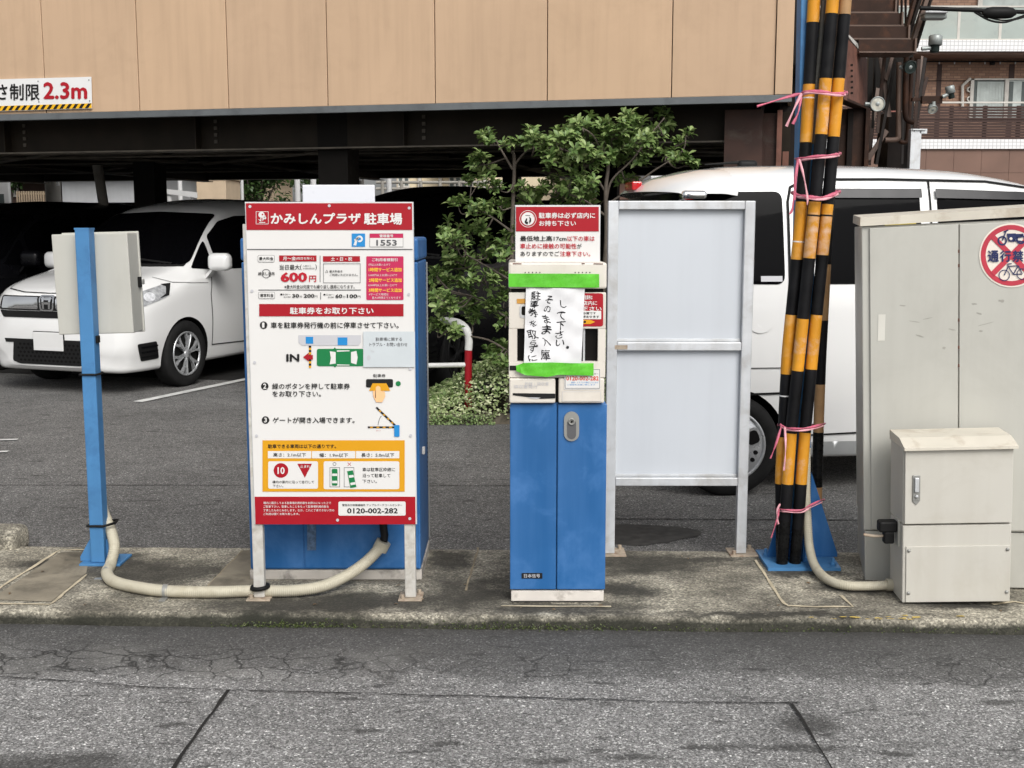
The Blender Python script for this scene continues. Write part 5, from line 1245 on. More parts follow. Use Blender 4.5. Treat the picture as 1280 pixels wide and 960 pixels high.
    mb.build('wiper', root, Vector((0, 0, 0)))
    mb = MB(); mb.box((-1.70, 0, 1.555), (.05, .24, .06), m_plast, .02); mb.build('room_mirror', root, Vector((0, 0, 0)))
    c.patch('rear_window', [(-.60, 1.08), (.60, 1.08), (.54, 1.50), (-.54, 1.50)], 'rear', m_glass, .004, .05, r=.06)
    for q in (-1, 1): c.patch('tail_lamp', [(q*.62, .75), (q*.76, .75), (q*.72, 1.25), (q*.60, 1.25)], 'rear', m_lampr, .006, .05, r=.03)
    return root

a_ = R(20.6)
hd = Vector((-math.sin(a_), -math.cos(a_), 0)); nd = Vector((math.cos(a_), -math.sin(a_), 0)); rz = math.atan2(hd.y, hd.x)
w0 = gr(236, 483, 0)
nose = w0 - nd*.84 + hd*.86
minivan('minivan', 'white minivan parked facing out of the dark garage, behind the grey box', nose, rz, m_paint)
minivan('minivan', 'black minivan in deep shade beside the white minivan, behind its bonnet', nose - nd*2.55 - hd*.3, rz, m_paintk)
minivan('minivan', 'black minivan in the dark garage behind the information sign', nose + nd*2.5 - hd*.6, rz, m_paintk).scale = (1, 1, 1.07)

# ---------------------------------------------------------------- white high-roof van
tv = R(6.0); hv = Vector((math.cos(tv), math.sin(tv), 0)); lv = Vector((-hv.y, hv.x, 0))
wv = gr(911, 621, 0)                            # rear wheel, outer face on the ground (its right-hand side faces the camera)
van_o = wv + lv*.725 + hv*(3.08)
van = thing('van', 'white boxy high roof van parked sideways behind the striped poles', 'van', van_o, tv, None, world=False)
SV = [(0.00, .25, .60, .82, .87, .45, .52, .51, .42), (-.06, .22, .66, .90, .95, .57, .62, .61, .52), (-.25, .2, .80, 1.03, 1.08, .665, .70, .69, .60), (-.6, .19, .96, 1.13, 1.18, .69, .732, .728, .64),
      (-1.05, .19, 1.08, 1.55, 1.60, .69, .736, .732, .62), (-1.35, .19, 1.12, 1.69, 1.76, .69, .737, .733, .61), (-1.8, .19, 1.13, 1.735, 1.825, .69, .737, .733, .605), (-2.4, .19, 1.13, 1.745, 1.845, .69, .737, .733, .605),
      (-3.0, .20, 1.13, 1.735, 1.835, .69, .735, .73, .60), (-3.22, .21, 1.12, 1.70, 1.79, .67, .725, .715, .58), (-3.33, .24, 1.10, 1.62, 1.72, .62, .69, .675, .54), (-3.38, .27, 1.08, 1.55, 1.64, .56, .65, .635, .51), (-3.40, .32, 1.0, 1.46, 1.52, .52, .60, .58, .47)]
v = Car(van, SV, m_paint)
v.wells([(-3.08, .285), (-.50, .285)], .322, .28, .8)
for x in (-3.08, -.50):
    for y in (.728, -.728): v.wheel(x, y, .285, .285, .165, 'slots', .70)
for sd, q in (('right', -1), ('left', 1)):
    v.patch('quarter_window', [(-2.795, 1.175), (-2.795, 1.678), (-3.33, 1.672), (-3.32, 1.30), (-3.24, 1.18)], sd, m_glass, .004, .05, r=.05)
    v.patch('side_window', [(-2.62, 1.175), (-2.62, 1.672), (-2.01, 1.672), (-2.01, 1.175)], sd, m_glass, .004, .05, r=.04)
    v.patch('side_window', [(-1.91, 1.175), (-1.91, 1.672), (-1.36, 1.65), (-.86, 1.22), (-.86, 1.175)], sd, m_glass, .004, .05, r=.05)
    o = v.patch('door_visor', [(-2.64, 1.64), (-2.64, 1.69), (-2.0, 1.69), (-2.0, 1.64)], sd, mat('smoked_visor', (.03, .03, .032, 1), .2, spec=.25), .018, .05)
    v.patch('door_visor', [(-1.92, 1.64), (-1.92, 1.69), (-1.34, 1.67), (-1.36, 1.63)], sd, MATS['smoked_visor'], .018, .05)
    mb = MB()
    v.line('s', [(-2.69, 1.725), (-2.745, 1.70), (-2.765, 1.62), (-2.768, 1.18), (-2.766, .62), (-2.72, .34)], .014, sd, m_seam, mb=mb)
    v.line('s', [(-1.95, 1.70), (-1.95, .36), (-2.70, .335)], .010, sd, m_seam, mb=mb); v.line('s', [(-2.66, 1.742), (-2.2, 1.745), (-1.6, 1.735), (-1.2, 1.68)], .012, sd, m_seam, mb=mb)
    v.line('s', [(-1.95, 1.70), (-1.945, 1.74)], .012, sd, m_seam, mb=mb)
    v.line('s', [(-3.35, .72), (-2.77, .72)], .005, sd, m_seam, mb=mb); v.line('s', [(-3.36, .57), (-3.2, .57), (-2.77, .58)], .012, sd, m_seam, mb=mb)
    mb.build('panel_gaps', van, Vector((0, 0, 0)))
    mb = MB(); v.patch(None, [(-2.93 + .075*math.cos(a), .985 + .075*math.sin(a)) for a in [i*.35 for i in range(18)]], sd, m_paint, .006, .03, mb=mb)
    mb.build('fuel_lid', van, Vector((0, 0, 0)))
    v.patch('side_sill', [(-2.70, .30), (-.86, .30), (-.86, .225), (-2.70, .225)], sd, mat('sill_silver', rgb(176, 178, 178), .35, metal=.3), .010, .05)
    mb = MB(); mb.box((-2.10, q*.752, 1.02), (.20, .03, .035), m_paint, .012); mb.box((-1.80, q*.752, .98), (.20, .03, .035), m_paint, .012); mb.build('door_handle', van, Vector((0, 0, 0)))
    mb = MB(); mb.box((-.98, q*.86, 1.2), (.10, .16, .17), m_paint, .04, seg=4, smooth=True); mb.build('wing_mirror', van, Vector((0, 0, 0)))
    v.patch('tail_lamp', [(q*.55, .78), (q*.66, .78), (q*.62, 1.50), (q*.53, 1.50)], 'rear', m_lampr, .008, .04, r=.02)
    v.patch('headlight', [(q*.36, .70), (q*.60, .74), (q*.60, .92), (q*.40, .86)], 'front', m_lamp, .006, .04, r=.03)
v.patch('rear_window', [(-.52, 1.18), (.52, 1.18), (.50, 1.67), (-.50, 1.67)], 'rear', m_glass, .006, .05, r=.05)
v.patch('windshield', [(-.64, 1.20), (.64, 1.20), (.58, 1.66), (-.58, 1.66)], 'front', m_glass, .004, .05, r=.05)
# roof spoiler over the rear gate
mb = MB(); prof = [(-2.98, 1.842), (-3.22, 1.812), (-3.40, 1.752), (-3.47, 1.695), (-3.475, 1.686), (-3.44, 1.680), (-3.33, 1.68), (-3.25, 1.68), (-2.98, 1.705)]
NS = 30; vs = []
for i in range(NS + 1):
    s_ = math.sin(math.pi/2*(-1 + 2*i/NS)); y0_ = s_*.675; k = abs(s_); dome = (1 - k**5)**.5
    for x, z in prof:
        xx = x + (.10*k**3 if x < -3.2 else 0); zz = 1.676 + (z - 1.676)*dome - .012*k*k
        f_ = max(0, min(1, (x + 3.24)/.26)); y = y0_*(1 - .14*f_); zz -= .016*f_; xx -= .05*(1 - k**3)*(x < -3.3)
        vs.append(Vector((xx, y, zz)))
n = len(prof); mb.add(vs, [(i*n+k, (i+1)*n+k, (i+1)*n+(k+1) % n, i*n+(k+1) % n) for i in range(NS) for k in range(n)], m_paint, True); mb.add(vs[:n], [tuple(range(n))], m_paint); mb.add(vs[-n:], [tuple(range(n))[::-1]], m_paint)
spo = mb.build('roof_spoiler', van, Vector((0, 0, 0)), smooth_angle=50)
mb = MB(); mb.box((-3.505, -.07, 1.722), (.06, .21, .05), m_lampr, .008, None, seg=2); mb.build('brake_light', spo)
mb = MB(); mb.box((-3.30, -.655, 1.655), (.14, .10, .05), m_chrome, .022, None, seg=4, smooth=True); mb.box((-3.27, -.60, 1.66), (.05, .1, .03), m_plast, .004); mb.build('rear_view_mirror', van, Vector((0, 0, 0)))
mb = MB(); mb.tube([(-2.80, 0, 1.85), (-2.86, 0, 1.868), (-2.96, 0, 1.862), (-3.06, 0, 1.855)], [.022, .010, .006, .003], m_plast, 8); mb.box((-2.80, 0, 1.852), (.12, .05, .06), m_plast, .022, seg=3, smooth=True); mb.build('roof_antenna', van, Vector((0, 0, 0)))
v.body.data.name = 'body'
v.patch('window_sticker', [(-2.81, 1.19), (-2.93, 1.19), (-2.93, 1.22), (-2.81, 1.22)], 'right', m_lgrey, .006, .05)
v.patch('window_notice', [(-2.22, 1.38), (-2.04, 1.38), (-2.04, 1.54), (-2.22, 1.54)], 'right', mat('yellow_card', rgb(170, 150, 40), .4), .006, .05)
# ---------------------------------------------------------------- planting bed, shrubs, guard pipe
m_kerb = mat('planter_concrete', rgb(120, 112, 98), .9, var=.15, vs=8, dirt=.8, dcol=(.03, .028, .02, 1), ds=5, bump=.3)
m_soil = mat('soil', (0.030, 0.024, 0.017, 1), .95, var=.3, vs=10)
k0, k1 = gr(536, 531, 0), gr(700, 531, 0)
kd = (k1 - k0).normalized(); kn = Vector((-kd.y, kd.x, 0))
MK = Matrix(((kd.x, kn.x, 0, k0.x), (kd.y, kn.y, 0, k0.y), (0, 0, 1, 0), (0, 0, 0, 1)))
mb = MB(); mb.bb(-.16, 3.0, 0, .10, -.02, .075, m_kerb, .02, MK); mb.bb(-.16, -.06, .105, 1.6, -.02, .075, m_kerb, .02, MK)
tag(mb.build('planter_kerb', None, k0.copy()), 'low mossy concrete kerb in front of the variegated ground cover', 'kerb')
mb = MB(); mb.add([MK @ Vector(p) for p in ((-.05, .11, .05), (3, .11, .05), (3, 1.6, .05), (-.05, 1.6, .05))], [(0, 1, 2, 3)], m_soil); struct(mb, 'planting_soil')

def leafmat(name, c1, c2, c3, tr=.25):
    m, t, b = new_mat(name)
    oi = t.new('ShaderNodeNewGeometry')
    c = t.ramp(oi.outputs['Random Per Island'], [(0.0, c1), (0.55, c2), (1.0, c3)])
    t.link(c, b.inputs['Base Color']); b.inputs['Roughness'].default_value = .42; b.inputs['Specular IOR Level'].default_value = .45
    ts = t.new('ShaderNodeBsdfTranslucent'); t.link(c, ts.inputs['Color'])
    mx = t.new('ShaderNodeMixShader'); mx.inputs[0].default_value = tr; out = t.n['Material Output']
    t.link(b.outputs[0], mx.inputs[1]); t.link(ts.outputs[0], mx.inputs[2]); t.link(mx.outputs[0], out.inputs['Surface']); return m
m_leaf = leafmat('leaf_green', (.085, .155, .042, 1), (.195, .295, .090, 1), (.34, .43, .17, 1))
m_leafd = leafmat('leaf_far', (.025, .055, .014, 1), (.05, .10, .026, 1), (.09, .15, .04, 1))
m_var = leafmat('leaf_variegated', (.26, .36, .14, 1), (.54, .62, .32, 1), (.78, .80, .54, 1), .2)
m_vgreen = leafmat('leaf_bed_green', (.13, .21, .065, 1), (.25, .35, .13, 1), (.40, .49, .22, 1), .2)
m_bark = mat('bark', rgb(92, 84, 76), .85, var=.2, vs=14, dirt=.4, bump=.4, bs=60)

def leaf(mb, p, d, up, L, W, m):
    d = d.normalized(); s = d.cross(up)
    s = s.normalized() if s.length > 1e-3 else d.orthogonal().normalized(); n = s.cross(d)
    f = .22*W; cv = -.12*L
    a = p; m1 = p + d*L*.55 + n*0.02*L; t_ = p + d*L + n*cv
    l1 = p + d*L*.35 - s*W*.36 + n*f; l2 = p + d*L*.72 - s*W*.5 + n*f*.6; r1_ = p + d*L*.35 + s*W*.36 + n*f; r2 = p + d*L*.72 + s*W*.5 + n*f*.6
    mb.add([a, l1, l2, t_, r2, r1_, m1], [(0, 6, 1), (1, 6, 2), (2, 6, 3), (0, 5, 6), (5, 4, 6), (4, 3, 6)], m, True)

def tree(name, label, trunk, limbs, tips, Y0, r0, seed, base, leaf_len=.074, dY=.35, nw=6, group=None):
    q = random.Random(seed); root = thing(name, label, 'tree', base, group=group)
    tb = MB(); segs = []
    def stem(pts, ra, rb):
        P = smooth_path(pts, 6); N = len(P); tb.tube(P, [ra + (rb - ra)*i/(N-1) for i in range(N)], m_bark, 8); segs.extend(P)
    stem(trunk, r0, r0*.45)
    for l in limbs: stem(l, r0*.42, r0*.18)
    cb_ = MB()
    for (px, py, rp, n) in tips:
        c = at(px, py, Y0 + q.uniform(-dY, dY)); rad = rp*c.y/FPX
        near = min(segs, key=lambda s_: (s_ - c).length + (.5 if s_.z > c.z + .05 else 0))
        mid = near.lerp(c, .55) + Vector((q.uniform(-.05, .05), q.uniform(-.05, .05), -.05 + q.uniform(-.03, .03)))
        P = smooth_path([near, mid, c], 6); tb.tube(P, [.007 - .004*i/(len(P)-1) for i in range(len(P))], m_bark, 6)
        for k in range(int(n*1.45)):
            d = Vector((q.gauss(0, 1), q.gauss(0, .8), q.gauss(.25, .75))).normalized()
            e = c + d*rad*q.uniform(.35, 1.0); e.y += q.uniform(-.04, .04)
            j = mid.lerp(c, q.uniform(.3, 1.0)); mm = j.lerp(e, .5) + Vector((0, 0, -.02))
            tb.tube([j, mm, e], [.004, .003, .0022], m_bark, 5, caps=False)
            ax = (e - mm).normalized(); ax = (ax + Vector((0, 0, .5))).normalized()
            o1 = ax.orthogonal().normalized(); o2 = ax.cross(o1); a0 = q.uniform(0, 6.28)
            for w_ in range(nw + q.randint(1, 4)):
                a = a0 + w_*2.4; out = o1*math.cos(a) + o2*math.sin(a); el = q.uniform(.15, .75)
                dd = (out*(1 - el*.5) + ax*el + Vector((0, -.12, -.08))).normalized()
                leaf(cb_, e - ax*q.uniform(0, .05), dd, ax, leaf_len*q.uniform(.65, 1.15), leaf_len*.42*q.uniform(.8, 1.15), m_leaf)
            for w_ in range(3):
                p = j.lerp(e, q.uniform(.3, .9)); dd = Vector((q.gauss(0, 1), q.gauss(-.3, 1), q.gauss(.1, .6))).normalized()
                leaf(cb_, p, dd, Vector((0, 0, 1)), leaf_len*q.uniform(.6, 1.0), leaf_len*.4, m_leaf)
    tb.build('trunk', root); cb_.build('crown', root)
    return root
TYr = gr(640, 531, 0).y + .45
T1 = lambda x, y, dy=0: at(x, y, TYr + dy)
b1 = T1(636, 470); b1.z = .05
tree('shrub_tree', 'small glossy leaved tree with a bare grey stem left of the ticket machine', [b1, T1(636, 470), T1(640, 380), T1(640, 290), T1(643, 205), T1(640, 190)],
     [[T1(641, 212), T1(628, 190), T1(618, 172)], [T1(642, 208), T1(655, 192), T1(668, 184)], [T1(636, 440), T1(610, 425), T1(575, 418), T1(560, 412)], [T1(638, 350), T1(612, 335), T1(582, 318)], [T1(640, 290), T1(620, 275), T1(600, 262)], [T1(638, 400), T1(615, 385), T1(590, 370)]],
     [(615, 172, 16, 5), (640, 178, 14, 4), (660, 168, 15, 5), (672, 180, 16, 5), (602, 205, 20, 7), (590, 225, 14, 4), (612, 232, 18, 6), (625, 255, 16, 5), (598, 262, 20, 6), (572, 252, 14, 4), (660, 235, 20, 6), (668, 252, 14, 4), (655, 260, 12, 3), (585, 290, 20, 6), (560, 285, 16, 4), (568, 300, 18, 5), (610, 300, 16, 4), (595, 320, 20, 6), (560, 335, 18, 5), (628, 315, 14, 4), (572, 350, 22, 7), (545, 345, 12, 3), (605, 350, 20, 6), (630, 345, 14, 4), (555, 375, 20, 6), (585, 380, 20, 7), (615, 380, 18, 5), (555, 402, 20, 7), (628, 400, 14, 4), (588, 396, 14, 4), (612, 445, 12, 4), (628, 452, 10, 3), (545, 345, 12, 3), (600, 280, 14, 4), (570, 412, 10, 3), (620, 430, 16, 5), (634, 436, 10, 3), (548, 408, 14, 4), (545, 368, 12, 4), (632, 372, 12, 4), (565, 322, 14, 4), (632, 300, 12, 4), (648, 285, 12, 4)],
     TYr, .024, 11, tuple(b1))
T2 = lambda x, y, dy=.1: at(x, y, TYr + dy)
b2 = T2(752, 480); b2.z = .05
tree('shrub_tree', 'broad glossy leaved tree above the ticket machine sign, crown under the tan fascia', [b2, T2(752, 400), T2(758, 300), T2(757, 240), T2(760, 205), T2(752, 180)],
     [[T2(758, 250), T2(765, 225), T2(790, 200), T2(812, 170), T2(830, 148)], [T2(757, 240), T2(740, 215), T2(720, 195), T2(700, 185)], [T2(758, 232), T2(762, 200), T2(768, 170)], [T2(760, 255), T2(782, 240), T2(815, 215), T2(852, 190), T2(857, 168)], [T2(757, 270), T2(730, 250), T2(700, 240)], [T2(752, 190), T2(742, 170), T2(728, 160)]],
     [(715, 158, 16, 6), (735, 160, 18, 7), (722, 150, 12, 4), (755, 160, 18, 7), (775, 160, 18, 7), (790, 148, 14, 5), (800, 160, 16, 5), (833, 146, 15, 5), (705, 172, 18, 7), (690, 182, 18, 6), (725, 178, 20, 8), (745, 182, 20, 8), (765, 185, 20, 8), (785, 178, 18, 6), (808, 172, 18, 7), (822, 165, 12, 4), (695, 200, 18, 6), (712, 205, 18, 7), (735, 205, 20, 7), (782, 200, 18, 6), (800, 195, 16, 5), (690, 222, 18, 6), (715, 225, 18, 6), (735, 232, 18, 6), (700, 245, 16, 5), (720, 250, 18, 6), (745, 250, 14, 4), (680, 240, 12, 3), (783, 222, 14, 4), (815, 190, 14, 4), (836, 190, 16, 4), (850, 198, 12, 4), (862, 205, 10, 3), (858, 166, 8, 2), (845, 180, 10, 3), (680, 195, 14, 4), (700, 262, 12, 4)],
     TYr + .1, .024, 23, tuple(b2))

# variegated ground cover, a mound rising towards the tree
q = random.Random(5); gc_ = MB()
def bedz(u, v):                                # u along the kerb, v away from it
    return .07 + .50*max(0, min(1, (u + .05)/.85))**.9*max(0, min(1, (v - .02)/.55))**.8 + .03*math.sin(9*u + 2)*math.sin(8*v)
for i in range(9000):
    u = q.uniform(-.10, 1.9); v_ = q.uniform(.03, 1.25)
    z = bedz(u, v_)*(1 if i % 4 else q.uniform(.5, .95)) + q.uniform(-.02, .03); p = MK @ Vector((u, v_ - (.05 if v_ < .15 else 0), z))
    d = Vector((q.gauss(0, 1), q.gauss(-.5, .9), q.gauss(.15, .6))).normalized(); L = q.uniform(.022, .042)
    nearf = v_ < .45 + q.uniform(-.15, .15)
    leaf(gc_, p, d, Vector((q.gauss(0, .4), q.gauss(-.4, .4), 1)), L, L*.62, m_var if (q.random() < (.75 if nearf else .35)) else m_vgreen)
for i in range(500):                           # creeping shoots hanging over the kerb
    u = q.uniform(-.12, .50); z = q.uniform(.01, .085); p = MK @ Vector((u, -.012 - q.uniform(0, .03), z)); L = q.uniform(.014, .026)
    leaf(gc_, p, Vector((q.gauss(0, 1), -.6, q.gauss(-.2, .6))), Vector((0, -.6, 1)), L, L*.6, m_vgreen)
o = gc_.build('ground_cover', None, k0.copy()); tag(o, 'mound of small variegated leaves behind the low kerb', 'ground cover', kind='stuff')

# litter on the island and moss with weeds at the kerb foot
m_dead = leafmat('leaf_dead', (.10, .06, .03, 1), (.22, .15, .08, 1), (.42, .36, .26, 1), .1)
q = random.Random(9); lt = MB()
for i in range(46):
    p = isl(q.uniform(-.02, 1.02), q.choice([q.uniform(.06, .95), q.uniform(.80, .97), q.uniform(.02, .2)])); p.z = ZI + .004; L = q.uniform(.008, .022)
    leaf(lt, p, Vector((q.gauss(0, 1), q.gauss(0, 1), q.uniform(0, .3))), Vector((q.gauss(0, .3), q.gauss(0, .3), 1)), L, L*.5, m_dead)
tag(lt.build('fallen_leaves', None, isl(.5, .5)), 'small dry leaves and scraps scattered over the concrete island', 'fallen leaves', kind='stuff')
m_moss = leafmat('moss', (.03, .045, .010, 1), (.06, .085, .02, 1), (.11, .13, .04, 1), .1)
ms = MB()
for i in range(900):
    u = min(1.1, max(-.1, q.choice([q.gauss(.29, .035), q.gauss(.52, .05), q.uniform(.25, 1.0)]))); p = isl(u, -.026 - abs(q.gauss(0, .006))); p.z = abs(q.gauss(0, .010)); L = q.uniform(.004, .012)
    leaf(ms, p, Vector((q.gauss(0, 1), q.gauss(-.6, .6), q.uniform(.2, 1.2))), Vector((0, -1, .4)), L, L*.45, m_moss)
tag(ms.build('moss', None, isl(.5, -.02)), 'dark green moss and tiny weeds along the foot of the kerb', 'moss', kind='stuff')

# bent red and white guard pipe
m_gw = mat('guard_white', (.74, .74, .72, 1), .4, var=.05); m_gr_ = mat('guard_red', rgb(160, 24, 36), .4, var=.06)
Yg = TYr + .02
gpz = thing('guard_pipe', 'bent red and white guard pipe behind the small tree', 'guard pipe', (at(586, 470, Yg).x, Yg, 0))
mb = MB(); lo = at(585, 470, Yg); lo2 = lo.copy(); lo2.z = 0
mb.tube([lo2, at(585.5, 437, Yg)], .030, m_gr_, 16); mb.build('red_sleeve', gpz); mb = MB(); mb.tube([at(583, 456, Yg), at(500, 457.5, Yg)], .020, m_gw, 14); mb.build('low_rail', gpz)
mb = MB(); mb.tube(smooth_path([at(585.5, 437.5, Yg), at(586, 425, Yg), at(583, 412, Yg), at(574, 404, Yg + .06), at(563, 401.5, Yg + .16), at(554, 401, Yg + .26)], 6), .031, m_gw, 16); mb.build('hoop', gpz)

# ---------------------------------------------------------------- outdoor steel stair, clutter and floodlights at the garage corner
m_br = mat('stair_brown_paint', rgb(50, 35, 28), .5, var=.16, vs=6, dirt=.4, dcol=rgb(96, 62, 44), ds=7)
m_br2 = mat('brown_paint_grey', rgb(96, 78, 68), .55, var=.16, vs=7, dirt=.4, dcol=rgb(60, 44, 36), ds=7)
m_brd = mat('brown_paint_dark', rgb(24, 18, 15), .5, var=.2, vs=7)
Ys = 11.2
def pbx(m_b, x0, y0, x1, y1, Y, dep, m_, bev=.0):
    a, c_ = at(x0, y0, Y), at(x1, y1, Y); m_b.bb(a.x, c_.x, Y, Y + dep, c_.z, a.z, m_, bev)
ss = thing('steel_stair', 'brown steel outdoor stair seen from below beside the tan garage deck', 'staircase', (at(1100, 130, Ys).x, Ys, 0))
x_r = [1112, 1120, 1128, 1137, 1145]
for i in range(-3, 4):
    y0 = 16.5*i; Y = Ys - .14*i; xr_2 = 1121 + 8.2*i; xl_2 = 1056 + max(0, i - 2)*18
    mb = MB(); pbx(mb, xl_2, y0, xr_2, y0 + 14.5, Y, .012, m_br); pbx(mb, xl_2, y0 + 14.5, xr_2 + 1, y0 + 16.3, Y - .035, .30, m_br2)  # lower lip in lighter brown: the light on it is painted in
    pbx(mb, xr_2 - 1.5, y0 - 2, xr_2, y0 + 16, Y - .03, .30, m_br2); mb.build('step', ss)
mb = MB()
for (xa, ya, xb, yb_, wd, m_) in ((1162, -10, 1141, 56, 4.6, m_br2), (1154, -10, 1136, 46, 3.5, m_brd), (1147, -10, 1133, 40, 3, m_br), (1168, -12, 1146, 60, 2.2, m_brd)):
    A_, B_ = at(xa, ya, Ys - .1), at(xb, yb_, Ys - .1); d = (B_ - A_).normalized(); s_ = Vector((d.z, 0, -d.x))*wd*Ys/FPX/2
    mb.prism([A_ + s_, B_ + s_, B_ - s_, A_ - s_], (0, .08, 0), m_)
mb.build('stringer', ss)
mb = MB()
for x in (1122, 1127, 1132, 1138): a, c_ = at(x, -60, Ys + .2), at(x, 40, Ys + .2); mb.tube([a, c_], .012, m_brd, 8)
mb.build('baluster', ss)
mb = MB(); p4 = [at(1055, 44, Ys - 1.2), at(1084, 74, Ys + .3), at(1084, 137, Ys + .3), at(1055, 124, Ys - 1.2)]
mb.prism(p4, (0.02, .06, 0), m_rust2); mb.prism([at(1053, 123, Ys - 1.25), at(1088, 138, Ys + .3), at(1076, 139, Ys + .5), at(1040, 126, Ys - .9)], (0, 0, .02), m_br)
mb.prism([at(1055, 38, Ys - 1.25), at(1066, 53, Ys - .6), at(1084, 74, Ys + .3), at(1084, 66, Ys + .3), at(1064, 46, Ys - .6)], (0, .05, 0), m_leg)
for i in range(6): pbx(mb, 1064, 80 + i*7, 1066.2, 82.5 + i*7, Ys - .95, .02, m_brd)
mb.build('landing_beam', ss)
mb = MB(); a, c_ = at(1050, 136, Ys + .1), at(1083, 206, Ys + .1); mb.bb(a.x, c_.x, Ys + .1, Ys + .4, 0, a.z, m_br); mb.bb(a.x + .07, a.x + .12, Ys + .06, Ys + .1, 0, a.z, m_brd); mb.bb(c_.x - .04, c_.x + .0, Ys + .04, Ys + .1, 0, a.z, m_br); mb.build('post', ss)
mb = MB(); a, c_ = at(1110, 175, Ys + .9), at(1136, 206, Ys + .9); mb.bb(a.x, c_.x, Ys + .9, Ys + 1.2, 0, at(1110, 140, Ys + .9).z, m_brd)
a, c_ = at(1086, 66, Ys + 1.4), at(1150, 150, Ys + 1.4); mb.bb(a.x, c_.x - .10, Ys + 1.4, Ys + 1.5, c_.z + .1, a.z + .3, m_hole); mb.build('back_panel', ss)
# dark upright zone next to the deck's end
mb = MB(); a, c_ = at(994, -40, Ys - 1.6), at(1002, 206, Ys - 1.6); mb.bb(a.x, c_.x + .12, Ys - 1.2, Ys - .6, 0, a.z, m_brd); mb.build('corner_post', ss)

bars = [(1106, 68, 1097, 166, 4, 0), (1121, 66, 1096, 205, 3.5, 1), (1101, 68, 1112, 146, 5.5, 2), (1117, 66, 1108, 100, 4, 2), (1094, 66, 1091, 160, 2.5, 1), (1109, 163, 1085, 199, 6, 2), (1091, 150, 1086, 206, 5, 0), (1131, 78, 1128, 205, 3, 1),
        (1143, 76, 1138, 160, 6, 1), (1149, 74, 1142, 200, 4, 0), (1157, 72, 1146, 150, 4, 1), (1159, 96, 1140, 170, 4.5, 0), (1153, 70, 1148, 120, 3, 2), (1098, 110, 1089, 168, 5, 2), (1103, 140, 1094, 205, 3.5, 1), (1115, 118, 1118, 160, 10, 3)]
bm_m = [m_br, m_brd, m_br2, mat('pinkish_rust', rgb(170, 110, 100), .7, var=.12)]
for i, (xa, ya, xb, yb_, wd, k) in enumerate(bars):
    Y = Ys + .15 + .09*i; A_, B_ = at(xa, ya, Y), at(xb, yb_, Y - .2); d = (B_ - A_).normalized(); s_ = d.cross(Vector((0, 1, 0))).normalized()*wd*Y/FPX/2
    mb = MB(); mb.prism([A_ + s_, B_ + s_, B_ - s_, A_ - s_], (0, .012, 0), bm_m[k]); mb.prism([A_ + s_, B_ + s_, B_ + s_*.8, A_ + s_*.8], (0, .05, 0), bm_m[k])
    tag(mb.build('steel_bar', None, B_.copy()), 'rusty brown steel bar in the jumble under the outdoor stair', 'steel bar', 'steel bars under the outdoor stair')
def pipe(pts, r, m_, label, Y):
    mb = MB(); mb.tube(smooth_path([at(x, y, Y) for x, y in pts], 5), r, m_, 10)
    tag(mb.build('drain_pipe', None, at(*pts[-1], Y)), label, 'pipe')
pipe([(1124, 78), (1123.5, 120), (1123, 165), (1122, 173), (1116, 175), (1106, 175)], .026, m_br2, 'brown drain pipe turning left above the dark box under the stair', Ys + .05)
pipe([(1133, 70), (1132, 120), (1132, 145), (1136, 151), (1142, 153)], .026, m_br, 'brown drain pipe ending in a short elbow to the right', Ys + .0)
pipe([(1140, 72), (1137, 130), (1134, 172), (1130, 178), (1124, 176)], .022, m_br, 'thin brown drain pipe with a low bend, between the other pipes', Ys + .2)
# grey bracket post
mb = MB(); Y = Ys - .3; a, c_ = at(1139, 161, Y), at(1150, 210, Y); mb.bb(a.x, c_.x, Y, Y + .07, 0, a.z, m_alu, .004); pbx(mb, 1150, 161, 1159, 167, Y, .06, m_alu, .002); pbx(mb, 1141, 161, 1158, 162.5, Y - .02, .1, m_alu)
mb.lathe([(.006, 0), (0, 0)], Matrix.Translation(at(1143, 163.5, Y - .002)) @ Matrix.Rotation(R(90), 4, 'X'), m_hole, 8)
tag(mb.build('bracket_post', None, Vector((a.x, Y, 0))), 'grey steel post with a short bracket on top, behind the van roof', 'post')
# floodlights
m_fl = mat('floodlight_grey', rgb(150, 156, 154), .4, metal=.3, var=.05); m_fld = mat('floodlight_dark', rgb(44, 52, 50), .4, var=.1); m_lens = mat('floodlight_lens', rgb(190, 188, 176), .2, var=.2, vs=20, coat=1)
def flood(px, py, r, dirv, Y, label, body, lens):
    c = at(px, py, Y); d = Vector(dirv).normalized(); M = Matrix.Translation(c) @ d.to_track_quat('Z', 'Y').to_matrix().to_4x4(); r = r*Y/FPX
    o = thing('floodlight', label, 'floodlight', tuple(c), group='floodlights at the garage corner')
    mb = MB(); mb.lathe([(0, -r*1.5), (r*.5, -r*1.45), (r*.62, -r*.9), (r*.95, -r*.5), (r, .0), (r, r*.12), (r*.86, r*.12), (r*.84, 0)], M, body, 24); mb.build('housing', o)
    mb = MB(); mb.lathe([(r*.85, r*.02), (r*.5, r*.08), (0, r*.10)], M, lens, 24); mb.lathe([(r*.3, r*.102), (r*.22, r*.16), (0, r*.17)], M, m_fl, 14); mb.build('lens', o)
    return o, M, r, c
def arm(o, pts, Y):
    mb = MB(); P = [at(x, y, Y) for x, y in pts]; mb.tube(P, .018, m_fl, 8); mb.build('bracket', o)
o, *_ = flood(1097, 130, 9, (-.08, -1, -.12), Ys - 1.2, 'round grey floodlight facing forward beside the rusty beam', m_fl, m_lens); arm(o, [(1081, 130), (1090, 131)], Ys - 1.1)
o, *_ = flood(1138, 84, 8, (.25, -1, -.35), Ys - .4, 'dark round floodlight under the lowest stair step', m_fld, m_fld); arm(o, [(1124, 84), (1132, 84)], Ys - .3)
